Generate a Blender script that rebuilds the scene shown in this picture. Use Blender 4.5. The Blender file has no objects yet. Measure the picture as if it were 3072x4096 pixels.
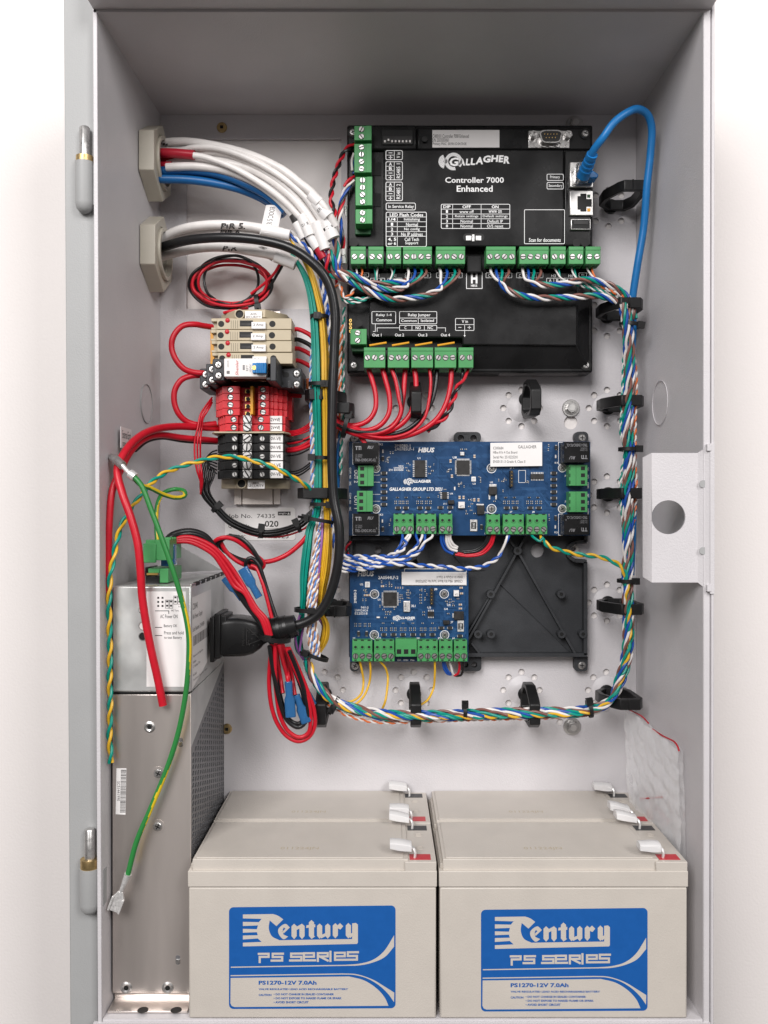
import bpy, bmesh, math, random
from mathutils import Vector, Matrix
from math import sin, cos, pi, radians, sqrt, atan2
# ---------------------------------------------------------------- camera, world, light, exposure
sc = bpy.context.scene; COL = sc.collection
RND = random.Random(7)
F = 3459.0          # focal length in photograph pixels
cam = bpy.data.cameras.new('camera'); camo = bpy.data.objects.new('camera', cam); COL.objects.link(camo)
cam.sensor_fit = 'VERTICAL'; cam.sensor_height = 24; cam.lens = 24*F/4096
cam.clip_start = .02; cam.clip_end = 50
camo.location = (0, -.527, 0); camo.rotation_euler = (pi/2, 0, 0)
sc.camera = camo
w = bpy.data.worlds.new('World'); sc.world = w; w.use_nodes = True
nt = w.node_tree; bg = nt.nodes['Background']
tc = nt.nodes.new('ShaderNodeTexCoord'); sx = nt.nodes.new('ShaderNodeSeparateXYZ')
nt.links.new(tc.outputs['Generated'], sx.inputs[0])
mr = nt.nodes.new('ShaderNodeMapRange'); mr.inputs[1].default_value = -1; mr.inputs[2].default_value = 1
nt.links.new(sx.outputs['Z'], mr.inputs[0])
cr = nt.nodes.new('ShaderNodeValToRGB'); nt.links.new(mr.outputs[0], cr.inputs[0])
e = cr.color_ramp.elements
e[0].position = 0; e[0].color = (.20, .17, .155, 1)
e[1].position = 1; e[1].color = (1, .975, .965, 1)
for p_, c_ in ((.38, (.27, .245, .235, 1)), (.52, (.60, .575, .565, 1)), (.7, (.75, .725, .715, 1))):
    q = e.new(p_); q.color = c_
nt.links.new(cr.outputs[0], bg.inputs['Color']); bg.inputs['Strength'].default_value = .39
def area(name, loc, target, sx_, sy_, energy, col):
    l = bpy.data.lights.new(name, 'AREA'); l.shape = 'RECTANGLE'; l.size = sx_; l.size_y = sy_
    l.energy = energy; l.color = col
    o = bpy.data.objects.new(name, l); COL.objects.link(o); o.location = loc
    o.rotation_euler = (Vector(target)-Vector(loc)).to_track_quat('-Z', 'Y').to_euler()
    return o
area('ceiling_panel_light', (-.64, -1.66, 1.02), (0, .1, -.04), .92, 1.0, 41, (1, .975, .965))
area('ceiling_panel_light', (1.02, -1.64, 1.02), (0, .1, -.04), .6, 1.0, 23.5, (1, .975, .965))
vs = sc.view_settings; sc.display_settings.display_device = 'sRGB'
vs.view_transform = 'Standard'; vs.look = 'None'; vs.exposure = 0; vs.gamma = 1; vs.use_curve_mapping = False
sc.render.film_transparent = False

# ---------------------------------------------------------------- geometry helpers (millimetres until linked)
MM = .001
def S(h): return F/(657.-h)                       # pixels per millimetre h mm in front of the mounting plate
def P(px, py, h): s = S(h); return Vector(((px-1536)/s, 130.-h, (2048-py)/s))
def zm(x0, y0, k): return lambda x, y: (x0+x*k, y0+y*k)
Z2 = zm(1350, 450, .8137); Z3 = zm(1350, 950, .8137); Z4 = zm(500, 500, .5726); Z5 = zm(600, 1200, .5124)
Z6 = zm(600, 1650, .5124); Z7 = zm(1350, 1700, .6932); Z8 = zm(1150, 2150, .7836); ZP = zm(350, 1700, .6329)
ZQ = zm(350, 2400, .6329); ZR = zm(350, 3000, .6329); ZS = zm(1400, 3000, .9042); ZT = zm(2200, 1400, .723)
ZU = zm(2000, 0, .6462); ZV = zm(780, 1220, .2893); ZW = zm(1050, 700, .2487); ZX = zm(420, 2120, .3164)
ZY = zm(1120, 2050, .3842); ZC = zm(1380, 480, .2351); ID = lambda x, y: (x, y)

class G:
    def __init__(s): s.v = []; s.f = []; s.m = []; s.sm = []
    def add(s, vs, fs, m=0, smooth=False):
        o = len(s.v); s.v += [tuple(v) for v in vs]
        for f in fs: s.f.append([i+o for i in f]); s.m.append(m); s.sm.append(smooth)
        return s
    def hexa(s, a, b, m=0):                       # a, b: two quads of corresponding corners
        return s.add(list(a)+list(b), [(0, 1, 2, 3), (7, 6, 5, 4)]+[(i, i+4, (i+1) % 4+4, (i+1) % 4) for i in range(4)], m)
    def box(s, x0, x1, y0, y1, z0, z1, m=0):
        return s.hexa([(x0, y0, z0), (x1, y0, z0), (x1, y0, z1), (x0, y0, z1)], [(x0, y1, z0), (x1, y1, z0), (x1, y1, z1), (x0, y1, z1)], m)
    def pbox(s, px0, py0, px1, py1, h0, h1, m=0): # front face at height h1 above the plate covers this pixel rectangle
        a = P(px0, py1, h1); b = P(px1, py0, h1)
        return s.box(a.x, b.x, 130-h1, 130-h0, a.z, b.z, m)
    def prism(s, poly, ax, a, b, m=0, smooth=False):
        mp = {'y': lambda u, v, t: (u, t, v), 'z': lambda u, v, t: (u, v, t), 'x': lambda u, v, t: (t, u, v)}[ax]
        n = len(poly)
        s.add([mp(u, v, a) for u, v in poly]+[mp(u, v, b) for u, v in poly], [tuple(range(n)), tuple(range(2*n-1, n-1, -1))], m)
        return s.add([mp(u, v, a) for u, v in poly]+[mp(u, v, b) for u, v in poly], [(i, i+n, (i+1) % n+n, (i+1) % n) for i in range(n)], m, smooth)
    def cyl(s, c, d, r, l, n=16, m=0, r2=None, caps=True):
        c = Vector(c); d = Vector(d).normalized(); r2 = r if r2 is None else r2
        a = d.orthogonal().normalized(); b = d.cross(a)
        ring = lambda o, q: [o+q*(cos(2*pi*i/n)*a+sin(2*pi*i/n)*b) for i in range(n)]
        A = ring(c, r); B = ring(c+d*l, r2)
        s.add(A+B, [(i, (i+1) % n, (i+1) % n+n, i+n) for i in range(n)], m, True)
        if caps: s.add(A+B, [tuple(range(n-1, -1, -1)), tuple(range(n, 2*n))], m)
        return s
    def ring(s, c, d, ro, ri, l, n=24, m=0):      # a washer: outer radius, inner radius, length
        c = Vector(c); d = Vector(d).normalized(); a = d.orthogonal().normalized(); b = d.cross(a)
        R = lambda o, q: [o+q*(cos(2*pi*i/n)*a+sin(2*pi*i/n)*b) for i in range(n)]
        V = R(c, ro)+R(c+d*l, ro)+R(c+d*l, ri)+R(c, ri)
        for k in range(4):
            k2 = (k+1) % 4
            s.add([V[k*n+i] for i in range(n)]+[V[k2*n+i] for i in range(n)], [(i, (i+1) % n, (i+1) % n+n, i+n) for i in range(n)], m, k in (0, 2))
        return s
    def lathe(s, c, d, prof, n=20, m=0):          # prof: (radius, along)
        c = Vector(c); d = Vector(d).normalized(); a = d.orthogonal().normalized(); b = d.cross(a)
        V = [c+d*t+r*(cos(2*pi*i/n)*a+sin(2*pi*i/n)*b) for r, t in prof for i in range(n)]
        return s.add(V, [(k*n+i, k*n+(i+1) % n, (k+1)*n+(i+1) % n, (k+1)*n+i) for k in range(len(prof)-1) for i in range(n)], m, True)
    def tube(s, pts, r, n=8, m=0, cap=True, rr=None):
        N = len(pts); T = [(pts[min(i+1, N-1)]-pts[max(i-1, 0)]).normalized() for i in range(N)]
        u = T[0].orthogonal().normalized(); V = []
        for i in range(N):
            u = (u-T[i]*u.dot(T[i]))
            u = u.normalized() if u.length > 1e-6 else T[i].orthogonal().normalized()
            b = T[i].cross(u); q = rr[i] if rr else r
            V += [pts[i]+q*(cos(2*pi*k/n)*u+sin(2*pi*k/n)*b) for k in range(n)]
        s.add(V, [(i*n+k, i*n+(k+1) % n, (i+1)*n+(k+1) % n, (i+1)*n+k) for i in range(N-1) for k in range(n)], m, True)
        if cap: s.add(V[:n]+V[-n:], [tuple(range(n-1, -1, -1)), tuple(range(n, 2*n))], m)
        return s
    def poly(s, pts, m=0): return s.add(pts, [tuple(range(len(pts)))], m)

def spline(pts, step=1.5):
    pts = [Vector(p) for p in pts]
    if len(pts) < 3:
        n = max(2, int((pts[1]-pts[0]).length/step)); return [pts[0].lerp(pts[1], i/n) for i in range(n+1)]
    q = [2*pts[0]-pts[1]]+pts+[2*pts[-1]-pts[-2]]; out = []
    for i in range(1, len(q)-2):
        p0, p1, p2, p3 = q[i-1:i+3]
        n = max(2, int((p2-p1).length/step))
        d = lambda a, b: max((b-a).length, 1e-3)**.5
        t0 = 0; t1 = t0+d(p0, p1); t2 = t1+d(p1, p2); t3 = t2+d(p2, p3)
        for k in range(n):
            t = t1+(t2-t1)*k/n
            A1 = p0*((t1-t)/(t1-t0))+p1*((t-t0)/(t1-t0)); A2 = p1*((t2-t)/(t2-t1))+p2*((t-t1)/(t2-t1)); A3 = p2*((t3-t)/(t3-t2))+p3*((t-t2)/(t3-t2))
            B1 = A1*((t2-t)/(t2-t0))+A2*((t-t0)/(t2-t0)); B2 = A2*((t3-t)/(t3-t1))+A3*((t-t1)/(t3-t1))
            out.append(B1*((t2-t)/(t2-t1))+B2*((t-t1)/(t2-t1)))
    out.append(pts[-1].copy()); return out

# ---------------------------------------------------------------- lettering
_tc = {}
def tgeo(st, bold=0., shear=0.):
    k = (st, bold, shear)
    if k not in _tc:
        cu = bpy.data.curves.new('t', 'FONT'); cu.body = st; cu.size = 1; cu.resolution_u = 2; cu.offset = bold; cu.shear = shear
        ob = bpy.data.objects.new('t', cu); me = bpy.data.meshes.new_from_object(ob)
        vs = [tuple(v.co) for v in me.vertices]; fs = [tuple(p.vertices) for p in me.polygons]
        bpy.data.objects.remove(ob); bpy.data.curves.remove(cu); bpy.data.meshes.remove(me)
        _tc[k] = (vs, fs)
    return _tc[k]
def T(g, st, x0, y0, x1, y1, h, m=0, rot=0, bold=0., shear=0., fr=ID, mp=None):
    """fit the glyphs of st into the rectangle (x0,y0)-(x1,y1) of frame fr, at height h over the plate"""
    vs, fs = tgeo(st, bold, shear)
    ax = min(v[0] for v in vs); bx = max(v[0] for v in vs); ay = min(v[1] for v in vs); by = max(v[1] for v in vs)
    X0, Y0 = fr(x0, y0); X1, Y1 = fr(x1, y1)
    if mp is None: mp = lambda u, v: P(X0+(X1-X0)*u, Y1+(Y0-Y1)*v, h)
    out = []
    for v in vs:
        u = (v[0]-ax)/max(bx-ax, 1e-6); t = (v[1]-ay)/max(by-ay, 1e-6)
        if rot == 90: u, t = 1-t, u
        elif rot == -90: u, t = t, 1-u
        elif rot == 180: u, t = 1-u, 1-t
        out.append(mp(u, t))
    g.add(out, fs, m)
def L(g, pts, wpx, h, m=0, fr=ID, closed=False):   # a printed line, wpx wide in photo pixels
    q = [fr(*p) for p in pts]
    if closed: q.append(q[0])
    for i_, ((a, b), (c, d)) in enumerate(zip(q, q[1:])):
        h += .006
        l = sqrt((c-a)**2+(d-b)**2) or 1; nx = -(d-b)/l*wpx/2; ny = (c-a)/l*wpx/2
        ex = (c-a)/l*wpx/2; ey = (d-b)/l*wpx/2
        g.poly([P(a-ex+nx, b-ey+ny, h), P(c+ex+nx, d+ey+ny, h), P(c+ex-nx, d+ey-ny, h), P(a-ex-nx, b-ey-ny, h)], m)
def RR(x0, y0, x1, y1, r, n=4):
    return [(cx+r*cos(a0+k*pi/2/n), cy+r*sin(a0+k*pi/2/n)) for cx, cy, a0 in ((x1-r, y1-r, 0), (x0+r, y1-r, pi/2), (x0+r, y0+r, pi), (x1-r, y0+r, 1.5*pi)) for k in range(n+1)]
def LR(g, x0, y0, x1, y1, r, wpx, h, m=0, fr=ID): L(g, RR(x0, y0, x1, y1, r), wpx, h, m, fr, True)
def F2(g, pts, h, m=0, fr=ID):                     # a filled printed shape
    g.poly([P(*fr(*p), h) for p in pts], m)

# ---------------------------------------------------------------- objects
WO = {}
def link(name, me, parent=None, org=Vector((0, 0, 0))):
    o = bpy.data.objects.new(name, me); COL.objects.link(o); WO[o.name] = Vector(org)
    if parent: o.parent = parent; o.location = Vector(org)-WO[parent.name]
    else: o.location = org
    return o
def mesh(name, g, mats, org):
    me = bpy.data.meshes.new(name); me.from_pydata([(x*MM-org[0], y*MM-org[1], z*MM-org[2]) for x, y, z in g.v], [], g.f)
    me.polygons.foreach_set('material_index', g.m); me.polygons.foreach_set('use_smooth', g.sm)
    for m in (mats if isinstance(mats, (list, tuple)) else [mats]): me.materials.append(m)
    bm = bmesh.new(); bm.from_mesh(me); bmesh.ops.remove_doubles(bm, verts=bm.verts, dist=1e-6)
    bmesh.ops.recalc_face_normals(bm, faces=bm.faces); bm.to_mesh(me); bm.free(); me.set_sharp_from_angle(angle=.75); me.update()
    return me
def obj(name, g, mats, parent=None, bevel=0, org=None, label=None):
    if org is None: org = WO[parent.name] if parent else Vector((0, 0, 0))
    o = link(name, mesh(name, g, mats, org), parent, org)
    if bevel:
        b = o.modifiers.new('Bevel', 'BEVEL'); b.width = bevel*MM; b.segments = 2; b.limit_method = 'ANGLE'; b.angle_limit = .7
    if label: o['label'] = label
    return o
def tag(o, label, cat, group=None):
    o['label'] = label; o['category'] = cat
    if group: o['group'] = group
    return o
def thing(name, label, cat, loc, group=None):
    o = link(name, None, None, Vector(loc)*MM); o.empty_display_size = .01
    return tag(o, label, cat, group)
def solo(name, g, mats, label, cat, group=None, bevel=0):
    n = len(g.v); c = Vector((sum(v[0] for v in g.v)/n, sum(v[1] for v in g.v)/n, sum(v[2] for v in g.v)/n))*MM
    return tag(obj(name, g, mats, None, bevel, c), label, cat, group)
def put(name, me, parent, pos, rot=None, sc_=1):    # an instance of a shared mesh, as a child
    o = link(name, me, parent, Vector(pos)*MM)
    if rot: o.rotation_euler = rot
    if sc_ != 1: o.scale = (sc_,)*3 if not isinstance(sc_, tuple) else sc_
    return o

# ---------------------------------------------------------------- materials
def mat(name, col, rough=.5, metal=0., var=0., scale=60., bump=0., bscale=900., alpha=1., trans=0., spec=.5, coat=0., stretch=None, ior=1.45):
    m = bpy.data.materials.new(name); m.use_nodes = True; t = m.node_tree; b = t.nodes['Principled BSDF']
    b.inputs['Base Color'].default_value = (*col, 1); b.inputs['Roughness'].default_value = rough; b.inputs['Metallic'].default_value = metal
    b.inputs['Specular IOR Level'].default_value = spec; b.inputs['IOR'].default_value = ior
    if coat: b.inputs['Coat Weight'].default_value = coat; b.inputs['Coat Roughness'].default_value = .15
    if trans: b.inputs['Transmission Weight'].default_value = trans
    if alpha < 1: b.inputs['Alpha'].default_value = alpha
    c = t.nodes.new('ShaderNodeTexCoord'); src = c.outputs['Object']
    if stretch:
        mp = t.nodes.new('ShaderNodeMapping'); mp.inputs['Scale'].default_value = stretch; t.links.new(src, mp.inputs[0]); src = mp.outputs[0]
    if var:
        n = t.nodes.new('ShaderNodeTexNoise'); n.inputs['Scale'].default_value = scale; n.inputs['Detail'].default_value = 5; t.links.new(src, n.inputs['Vector'])
        r = t.nodes.new('ShaderNodeMapRange'); r.inputs[1].default_value = .3; r.inputs[2].default_value = .7
        r.inputs[3].default_value = 1-var; r.inputs[4].default_value = 1+var; t.links.new(n.outputs['Fac'], r.inputs[0])
        x = t.nodes.new('ShaderNodeMix'); x.data_type = 'RGBA'; x.blend_type = 'MULTIPLY'; x.inputs[0].default_value = 1
        x.inputs[6].default_value = (*col, 1); t.links.new(r.outputs[0], x.inputs[7]); t.links.new(x.outputs[2], b.inputs['Base Color'])
        r2 = t.nodes.new('ShaderNodeMapRange'); r2.inputs[1].default_value = .3; r2.inputs[2].default_value = .7
        r2.inputs[3].default_value = max(.03, rough*(1-var)); r2.inputs[4].default_value = min(1, rough*(1+var)); t.links.new(n.outputs['Fac'], r2.inputs[0]); t.links.new(r2.outputs[0], b.inputs['Roughness'])
    if bump:
        n2 = t.nodes.new('ShaderNodeTexNoise'); n2.inputs['Scale'].default_value = bscale; n2.inputs['Detail'].default_value = 3; t.links.new(src, n2.inputs['Vector'])
        bu = t.nodes.new('ShaderNodeBump'); bu.inputs['Strength'].default_value = bump; bu.inputs['Distance'].default_value = .0006
        t.links.new(n2.outputs['Fac'], bu.inputs['Height']); t.links.new(bu.outputs[0], b.inputs['Normal'])
    return m
M = {}
def D(name, *a, **k): M[name] = mat(name, *a, **k)
D('wall_paint', (.82, .78, .762), .75, var=.015, scale=9, bump=.25, bscale=500)
D('grey_paint', (.60, .58, .595), .42, var=.035, scale=22, bump=.36, bscale=1100)
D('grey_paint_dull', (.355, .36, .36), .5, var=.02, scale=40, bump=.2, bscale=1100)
D('paper', (.80, .77, .75), .7, var=.02, scale=20)
D('white_plastic', (.78, .75, .73), .35, var=.03, scale=120)
D('white_label', (.80, .78, .77), .45, var=.015, scale=60)
D('print_black', (.025, .022, .022), .6)
D('print_grey', (.16, .15, .15), .6)
D('print_white', (.82, .82, .82), .5)
D('black_gloss', (.011, .011, .0115), .24, var=.25, scale=35, spec=.34)
D('black_satin', (.011, .011, .0115), .28, spec=.32, var=.25, scale=45)
D('black_plastic', (.010, .010, .0105), .42, spec=.4, var=.15, scale=90, bump=.12, bscale=1400)
D('charcoal', (.032, .034, .038), .48, var=.15, scale=60, bump=.2, bscale=1500)
D('dark', (.004, .004, .004), .6)
D('green', (.060, .285, .092), .42, var=.06, scale=90, bump=.04)
D('green_dark', (.012, .085, .026), .45)
D('pcb', (.008, .048, .135), .3, var=.18, scale=110, coat=.3)
D('trace', (.035, .115, .27), .3)
D('chip', (.018, .017, .017), .5, var=.25, scale=300)
D('solder', (.78, .77, .76), .34, .55, var=.2, scale=700)
D('tan_smd', (.40, .27, .17), .45)
D('gold', (.75, .50, .16), .3, 1.)
D('amber', (.72, .33, .02), .4)
D('brass', (.52, .38, .18), .42, .9, var=.2, scale=400)
D('steel', (.54, .53, .52), .3, .9, var=.15, scale=400)
D('zinc', (.60, .59, .575), .32, .85, var=.22, scale=60)
D('galv', (.62, .63, .62), .38, .6, var=.15, scale=50, bump=.06, bscale=200)
D('aluminium', (.64, .585, .55), .32, .75, var=.24, scale=16, bump=.08, bscale=400, stretch=(1, 1, .15))  # broad mottling put into the colour imitates blotchy room reflections
D('mesh_steel', (.21, .21, .22), .45, .4, var=.1)
D('tan', (.47, .40, .28), .45, var=.05, scale=80, bump=.08)
D('tan_gland', (.50, .465, .39), .35, var=.04, scale=60)
D('red_block', (.62, .018, .028), .3, var=.12, scale=120)
D('battery', (.55, .508, .458), .38, var=.035, scale=45, bump=.22, bscale=1300)
D('battery_blue', (.009, .098, .36), .4, var=.04, scale=200)
D('cap_white', (.86, .85, .85), .3, trans=.25)
D('patch_red', (.50, .018, .03), .35)
D('patch_black', (.028, .03, .032), .4, var=.2, scale=500)
D('blue_lever', (.015, .20, .50), .35)
D('orange_clip', (.62, .14, .02), .4)
D('clear_blue', (.045, .19, .45), .07, trans=.45, ior=1.4)
D('smoked', (.20, .09, .06), .1, trans=.6)
D('clear', (.9, .9, .9), .08, trans=.9)
WIRE = dict(red=(.52, .008, .022), black=(.012, .012, .013), white=(.74, .71, .69), blue=(.012, .075, .36), teal=(.0, .265, .20), yellow=(.72, .42, .025),
            brown=(.20, .085, .068), orange=(.72, .17, .045), purple=(.27, .10, .34), patchblue=(.012, .17, .46), sky=(.10, .24, .58), copper=(.42, .20, .11), sheath=(.75, .72, .70), sheathblue=(.01, .115, .33), sheathred=(.42, .012, .03))
for k_, c_ in WIRE.items(): M['wire_'+k_] = mat('wire_'+k_, c_, .36 if k_ not in ('black',) else .3, var=.06, scale=150)
# green and yellow striped earth wire: the stripe runs along the wire (second slot)
D('earth_green', (.025, .20, .045), .36); D('earth_yellow', (.70, .50, .02), .36)

# ---------------------------------------------------------------- shared small meshes
def shared(name, g, mats): return mesh(name, g, mats, (0, 0, 0))
def half(a0, n=9): return [(cos(a0+pi*i/(n-1)), sin(a0+pi*i/(n-1))) for i in range(n)]
g = G()
for sgn in (1, -1):
    g.prism([(x, z*1.0+.14*sgn if abs(z) < .02 else z) for x, z in [(cos(a), max(.2, sin(a))*sgn) for a in [pi*i/10 for i in range(11)]]], 'y', -.42, .3, 0)
g.cyl((0, .32, 0), (0, -1, 0), 1.0, .36, 16, 1); g.cyl((0, .3, 0), (0, -1, 0), 1.22, .28, 16, 2)
ME_SLOT = shared('screw', g, [M['steel'], M['chip'], M['chip']])
g = G(); g.lathe((0, .3, 0), (0, -1, 0), [(1, 0), (1, .35), (.75, .65), (0, .72)], 18, 0)
for a in (0, pi/2):
    c, s_ = cos(a), sin(a)
    g.prism([(c*u-s_*v, s_*u+c*v) for u, v in ((-.55, -.11), (.55, -.11), (.55, .11), (-.55, .11))], 'y', -.45, .2, 1)
ME_CROSS = shared('screw', g, [M['steel'], M['dark']])
g = G(); g.box(-.45, .45, -.5, .1, -.38, .38, 0); g.box(-.8, -.45, -.5, .1, -.4, .4, 1); g.box(.45, .8, -.5, .1, -.4, .4, 1)
ME_RES = shared('resistor', g, [M['chip'], M['solder']]); ME_CAP = shared('capacitor', g, [M['tan_smd'], M['solder']])
g = G(); g.box(-1.7, 1.7, -1.6, .1, -1.25, 1.25, 0); g.box(-2.3, -1.7, -.8, .1, -.8, .8, 1); g.box(1.7, 2.3, -.8, .1, -.8, .8, 1)
ME_DIO = shared('diode', g, [M['chip'], M['solder']])
g = G(); g.box(-.5, .5, -.7, .1, -.9, .9, 0); g.box(-.45, .45, -.75, .1, -1.3, -.9, 1); g.box(-.45, .45, -.75, .1, .9, 1.3, 1)
ME_LED = shared('status_led', g, [M['white_plastic'], M['solder']])
def slot(parent, pos, r=1.7, a=None):
    return put('screw', ME_SLOT, parent, pos, (0, RND.uniform(0, pi) if a is None else a, 0), (r, 1, r))
def cross(parent, pos, r=2.4): return put('screw', ME_CROSS, parent, pos, (0, RND.uniform(0, pi), 0), (r, 1.6, r))
def plate(g, loops, a, b, ax='y', m=0):
    """a sheet with holes: first loop the outline, the others holes; a..b its two faces along axis ax"""
    cu = bpy.data.curves.new('t', 'CURVE'); cu.dimensions = '2D'; cu.fill_mode = 'BOTH'; cu.extrude = abs(b-a)/2; cu.resolution_u = 1
    for lp in loops:
        s_ = cu.splines.new('POLY'); s_.points.add(len(lp)-1); s_.use_cyclic_u = True
        for p, (u, v) in zip(s_.points, lp): p.co = (u, v, 0, 1)
    ob = bpy.data.objects.new('t', cu); me = bpy.data.meshes.new_from_object(ob); mid = (a+b)/2
    mp = {'y': lambda c: (c[0], mid+c[2], c[1]), 'x': lambda c: (mid+c[2], c[0], c[1]), 'z': lambda c: (c[0], c[1], mid+c[2])}[ax]
    g.add([mp(v.co) for v in me.vertices], [tuple(p.vertices) for p in me.polygons], m)
    bpy.data.objects.remove(ob); bpy.data.curves.remove(cu); bpy.data.meshes.remove(me)
def circ(cx, cy, r, n=20, ry=None): return [(cx+r*cos(2*pi*i/n), cy+(ry or r)*sin(2*pi*i/n)) for i in range(n)]
def pz(px, py, h=0): v = P(px, py, h); return (v.x, v.z)

# ---------------------------------------------------------------- setting: the white wall
g = G(); g.box(-1500, 1500, 132.3, 181, -1300, 1500)
wl = obj('wall', g, M['wall_paint']); wl['kind'] = 'structure'; tag(wl, 'plain warm white painted wall behind the grey steel cabinet', 'wall')

# ---------------------------------------------------------------- the steel cabinet
cab = thing('steel_cabinet', 'open grey powder coated steel wall cabinet holding all the electronics', 'cabinet', (10, 132.2, -310))
CX = (1299, 1655, 2086, 2428)
ROS = [(2434, 832), (2428, 1271), (1299, 1632), (1655, 1632), (2086, 1632), (2428, 1632), (1299, 1980), (2428, 1978), (1299, 2409), (2428, 2411), (1299, 2761), (1655, 2761), (2086, 2761), (2425, 2761)]
g = G(); holes = [[pz(746, 557), pz(1365, 557), pz(1365, 1236), pz(746, 1236)]]
for cx, cy in ROS:
    x, z = pz(cx, cy)
    for k in range(8): holes.append(circ(x+13.8*cos(k*pi/4), z+13.8*sin(k*pi/4), 2.45, 14))
    g.lathe((x, 130, z), (0, -1, 0), [(11.2, -.1), (9.8, .5), (6.5, 2.2), (4, 2.6), (0, 2.6)], 24)
holes += [circ(*pz(2283, 1690), 5.2), circ(*pz(2240, 2888), 2.6, 12)]
plate(g, [[(-170, -308), (191.6, -308), (191.6, 301.8), (-170, 301.8)]]+holes, 130, 131.4)
obj('back_panel', g, M['grey_paint'], cab)
g = G(); q = lambda px, py, Y: tuple(P(px, py, 130-Y))
TL, BL = q(387, -60, 0), q(408, 4120, 0)
g.hexa([(TL[0], .8, TL[2]), (-170, 131, 330), (-170, 131, -330), (BL[0], .8, BL[2])], [(TL[0]-1.4, .8, TL[2]), (-171.4, 131, 330), (-171.4, 131, -330), (BL[0]-1.4, .8, BL[2])])
obj('side_wall', g, M['grey_paint'], cab)
g = G(); g.hexa([(194.8, .8, 330), (191.7, 131, 330), (191.7, 131, -330), (194.6, .8, -330)], [(196.2, .8, 330), (193.2, 131, 330), (193.2, 131, -330), (196, .8, -330)])
obj('side_wall', g, M['grey_paint'], cab)
g = G(); g.hexa([(-177, 0, 304.6), (196, 0, 304.6), (193, 131, 301.9), (-172, 131, 301.9)], [(-177, 0, 306.2), (196, 0, 306.2), (193, 131, 303.4), (-172, 131, 303.4)])
g.box(-177, 199, -11, 1, 306.3, 330); obj('top_wall', g, M['grey_paint'], cab)
g = G(); g.box(-171.6, 194.4, .9, 131, -311, -309.4); g.box(-177, 199, -.5, 1.5, -330, -311.1); obj('bottom_wall', g, M['grey_paint'], cab)
# left hinge channel: a set-back flange and a bright front lip
g = G(); a, b, c, d = q(254, -60, 7), q(376, -60, 7), q(392, 4150, 7), q(281, 4150, 7)
bk = lambda p: (p[0], 132.2, p[2])
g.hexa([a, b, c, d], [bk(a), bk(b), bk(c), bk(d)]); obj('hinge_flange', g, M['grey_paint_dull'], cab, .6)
g = G(); a, b, c, d = q(370, -60, 0), q(388, -60, 0), q(408.5, 4150, 0), q(390.5, 4150, 0)
bk = lambda p: (p[0], 12, p[2])
g.hexa([a, b, c, d], [bk(a), (b[0]-1.5, 12, b[2]), (c[0]-1.5, 12, c[2]), bk(d)]); obj('front_lip', g, M['grey_paint'], cab, .5)
# right lip
g = G(); g.hexa([(194.9, .2, 330), (199.4, .2, 330), (198.6, .2, -330), (194.7, .2, -330)], [(196.5, 132.2, 330), (199.4, 132.2, 330), (198.6, 132.2, -330), (196.2, 132.2, -330)])
obj('front_lip', g, M['grey_paint'], cab, .5)
g = G(); g.hexa([(199.5, -1.2, 330), (201.2, -1.2, 330), (200.4, -1.2, -330), (198.7, -1.2, -330)], [(199.5, 132.2, 330), (201.2, 132.2, 330), (200.4, 132.2, -330), (198.7, 132.2, -330)])
obj('door_seal_edge', g, M['grey_paint'], cab, .4)
# the lock bracket welded to the right lip
g = G(); x0, z0 = pz(2606, 1812, 127); x1, z1 = pz(2790, 2330, 127); xl, _ = pz(2574, 0, 124); xr, _ = pz(2836, 0, 130)
hc = pz(2673, 2069, 127)
plate(g, [[(x0, z0), (x1, z0), (x1, z1), (x0, z1)], circ(hc[0], hc[1], 10.4, 36)], 2.6, 4.4)
g.hexa([(x0, 2.6, z0), (x0, 2.6, z1), (x0, 4.4, z1), (x0, 4.4, z0)], [(xl, 7, z0-2.5), (xl, 7, z1+3), (xl, 8.8, z1+3), (xl, 8.8, z0-2.5)])
g.hexa([(x1, 2.6, z0), (x1, 2.6, z1), (x1, 4.4, z1), (x1, 4.4, z0)], [(xr, -1.6, z0+4.5), (xr, -1.6, z1-5.5), (xr, .1, z1-5.5), (xr, .1, z0+4.5)])
g.box(xr, xr+2.6, -2.1, -.3, z1-6.5, z0+5.5)
g.box(xr-2, xr+.4, -2.6, 3, z0+1, z0+5); g.box(xr-2, xr+.4, -2.6, 3, z1-5, z1-1)
br = obj('lock_bracket', g, M['grey_paint'], cab, .5)
for py in (1936, 2203):
    g = G(); v = P(2812, py, 129); g.cyl((v.x, .9, v.z), (-.12, -1, 0), 2.3, .7, 16, 0); obj('fixing_hole', g, M['grey_paint_dull'], br)
# knockouts: a scored ring on each side wall
g = G()
for X, Yc, Zc, r in ((191.2, 76, (2048-1605)/5.82, 15.5),):
    g.ring((X+1.5, Yc, Zc), (-1, -.023, 0), r, r-.15, .62, 40)
obj('knockout_ring', g, M['grey_paint'], cab)
g = G()
for Zc, r in ((78, 14), ): g.ring((-172, 96, Zc), (1, -.02, 0), r, r-.13, 1.5, 40)
obj('knockout_ring', g, M['grey_paint_dull'], cab)
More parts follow.
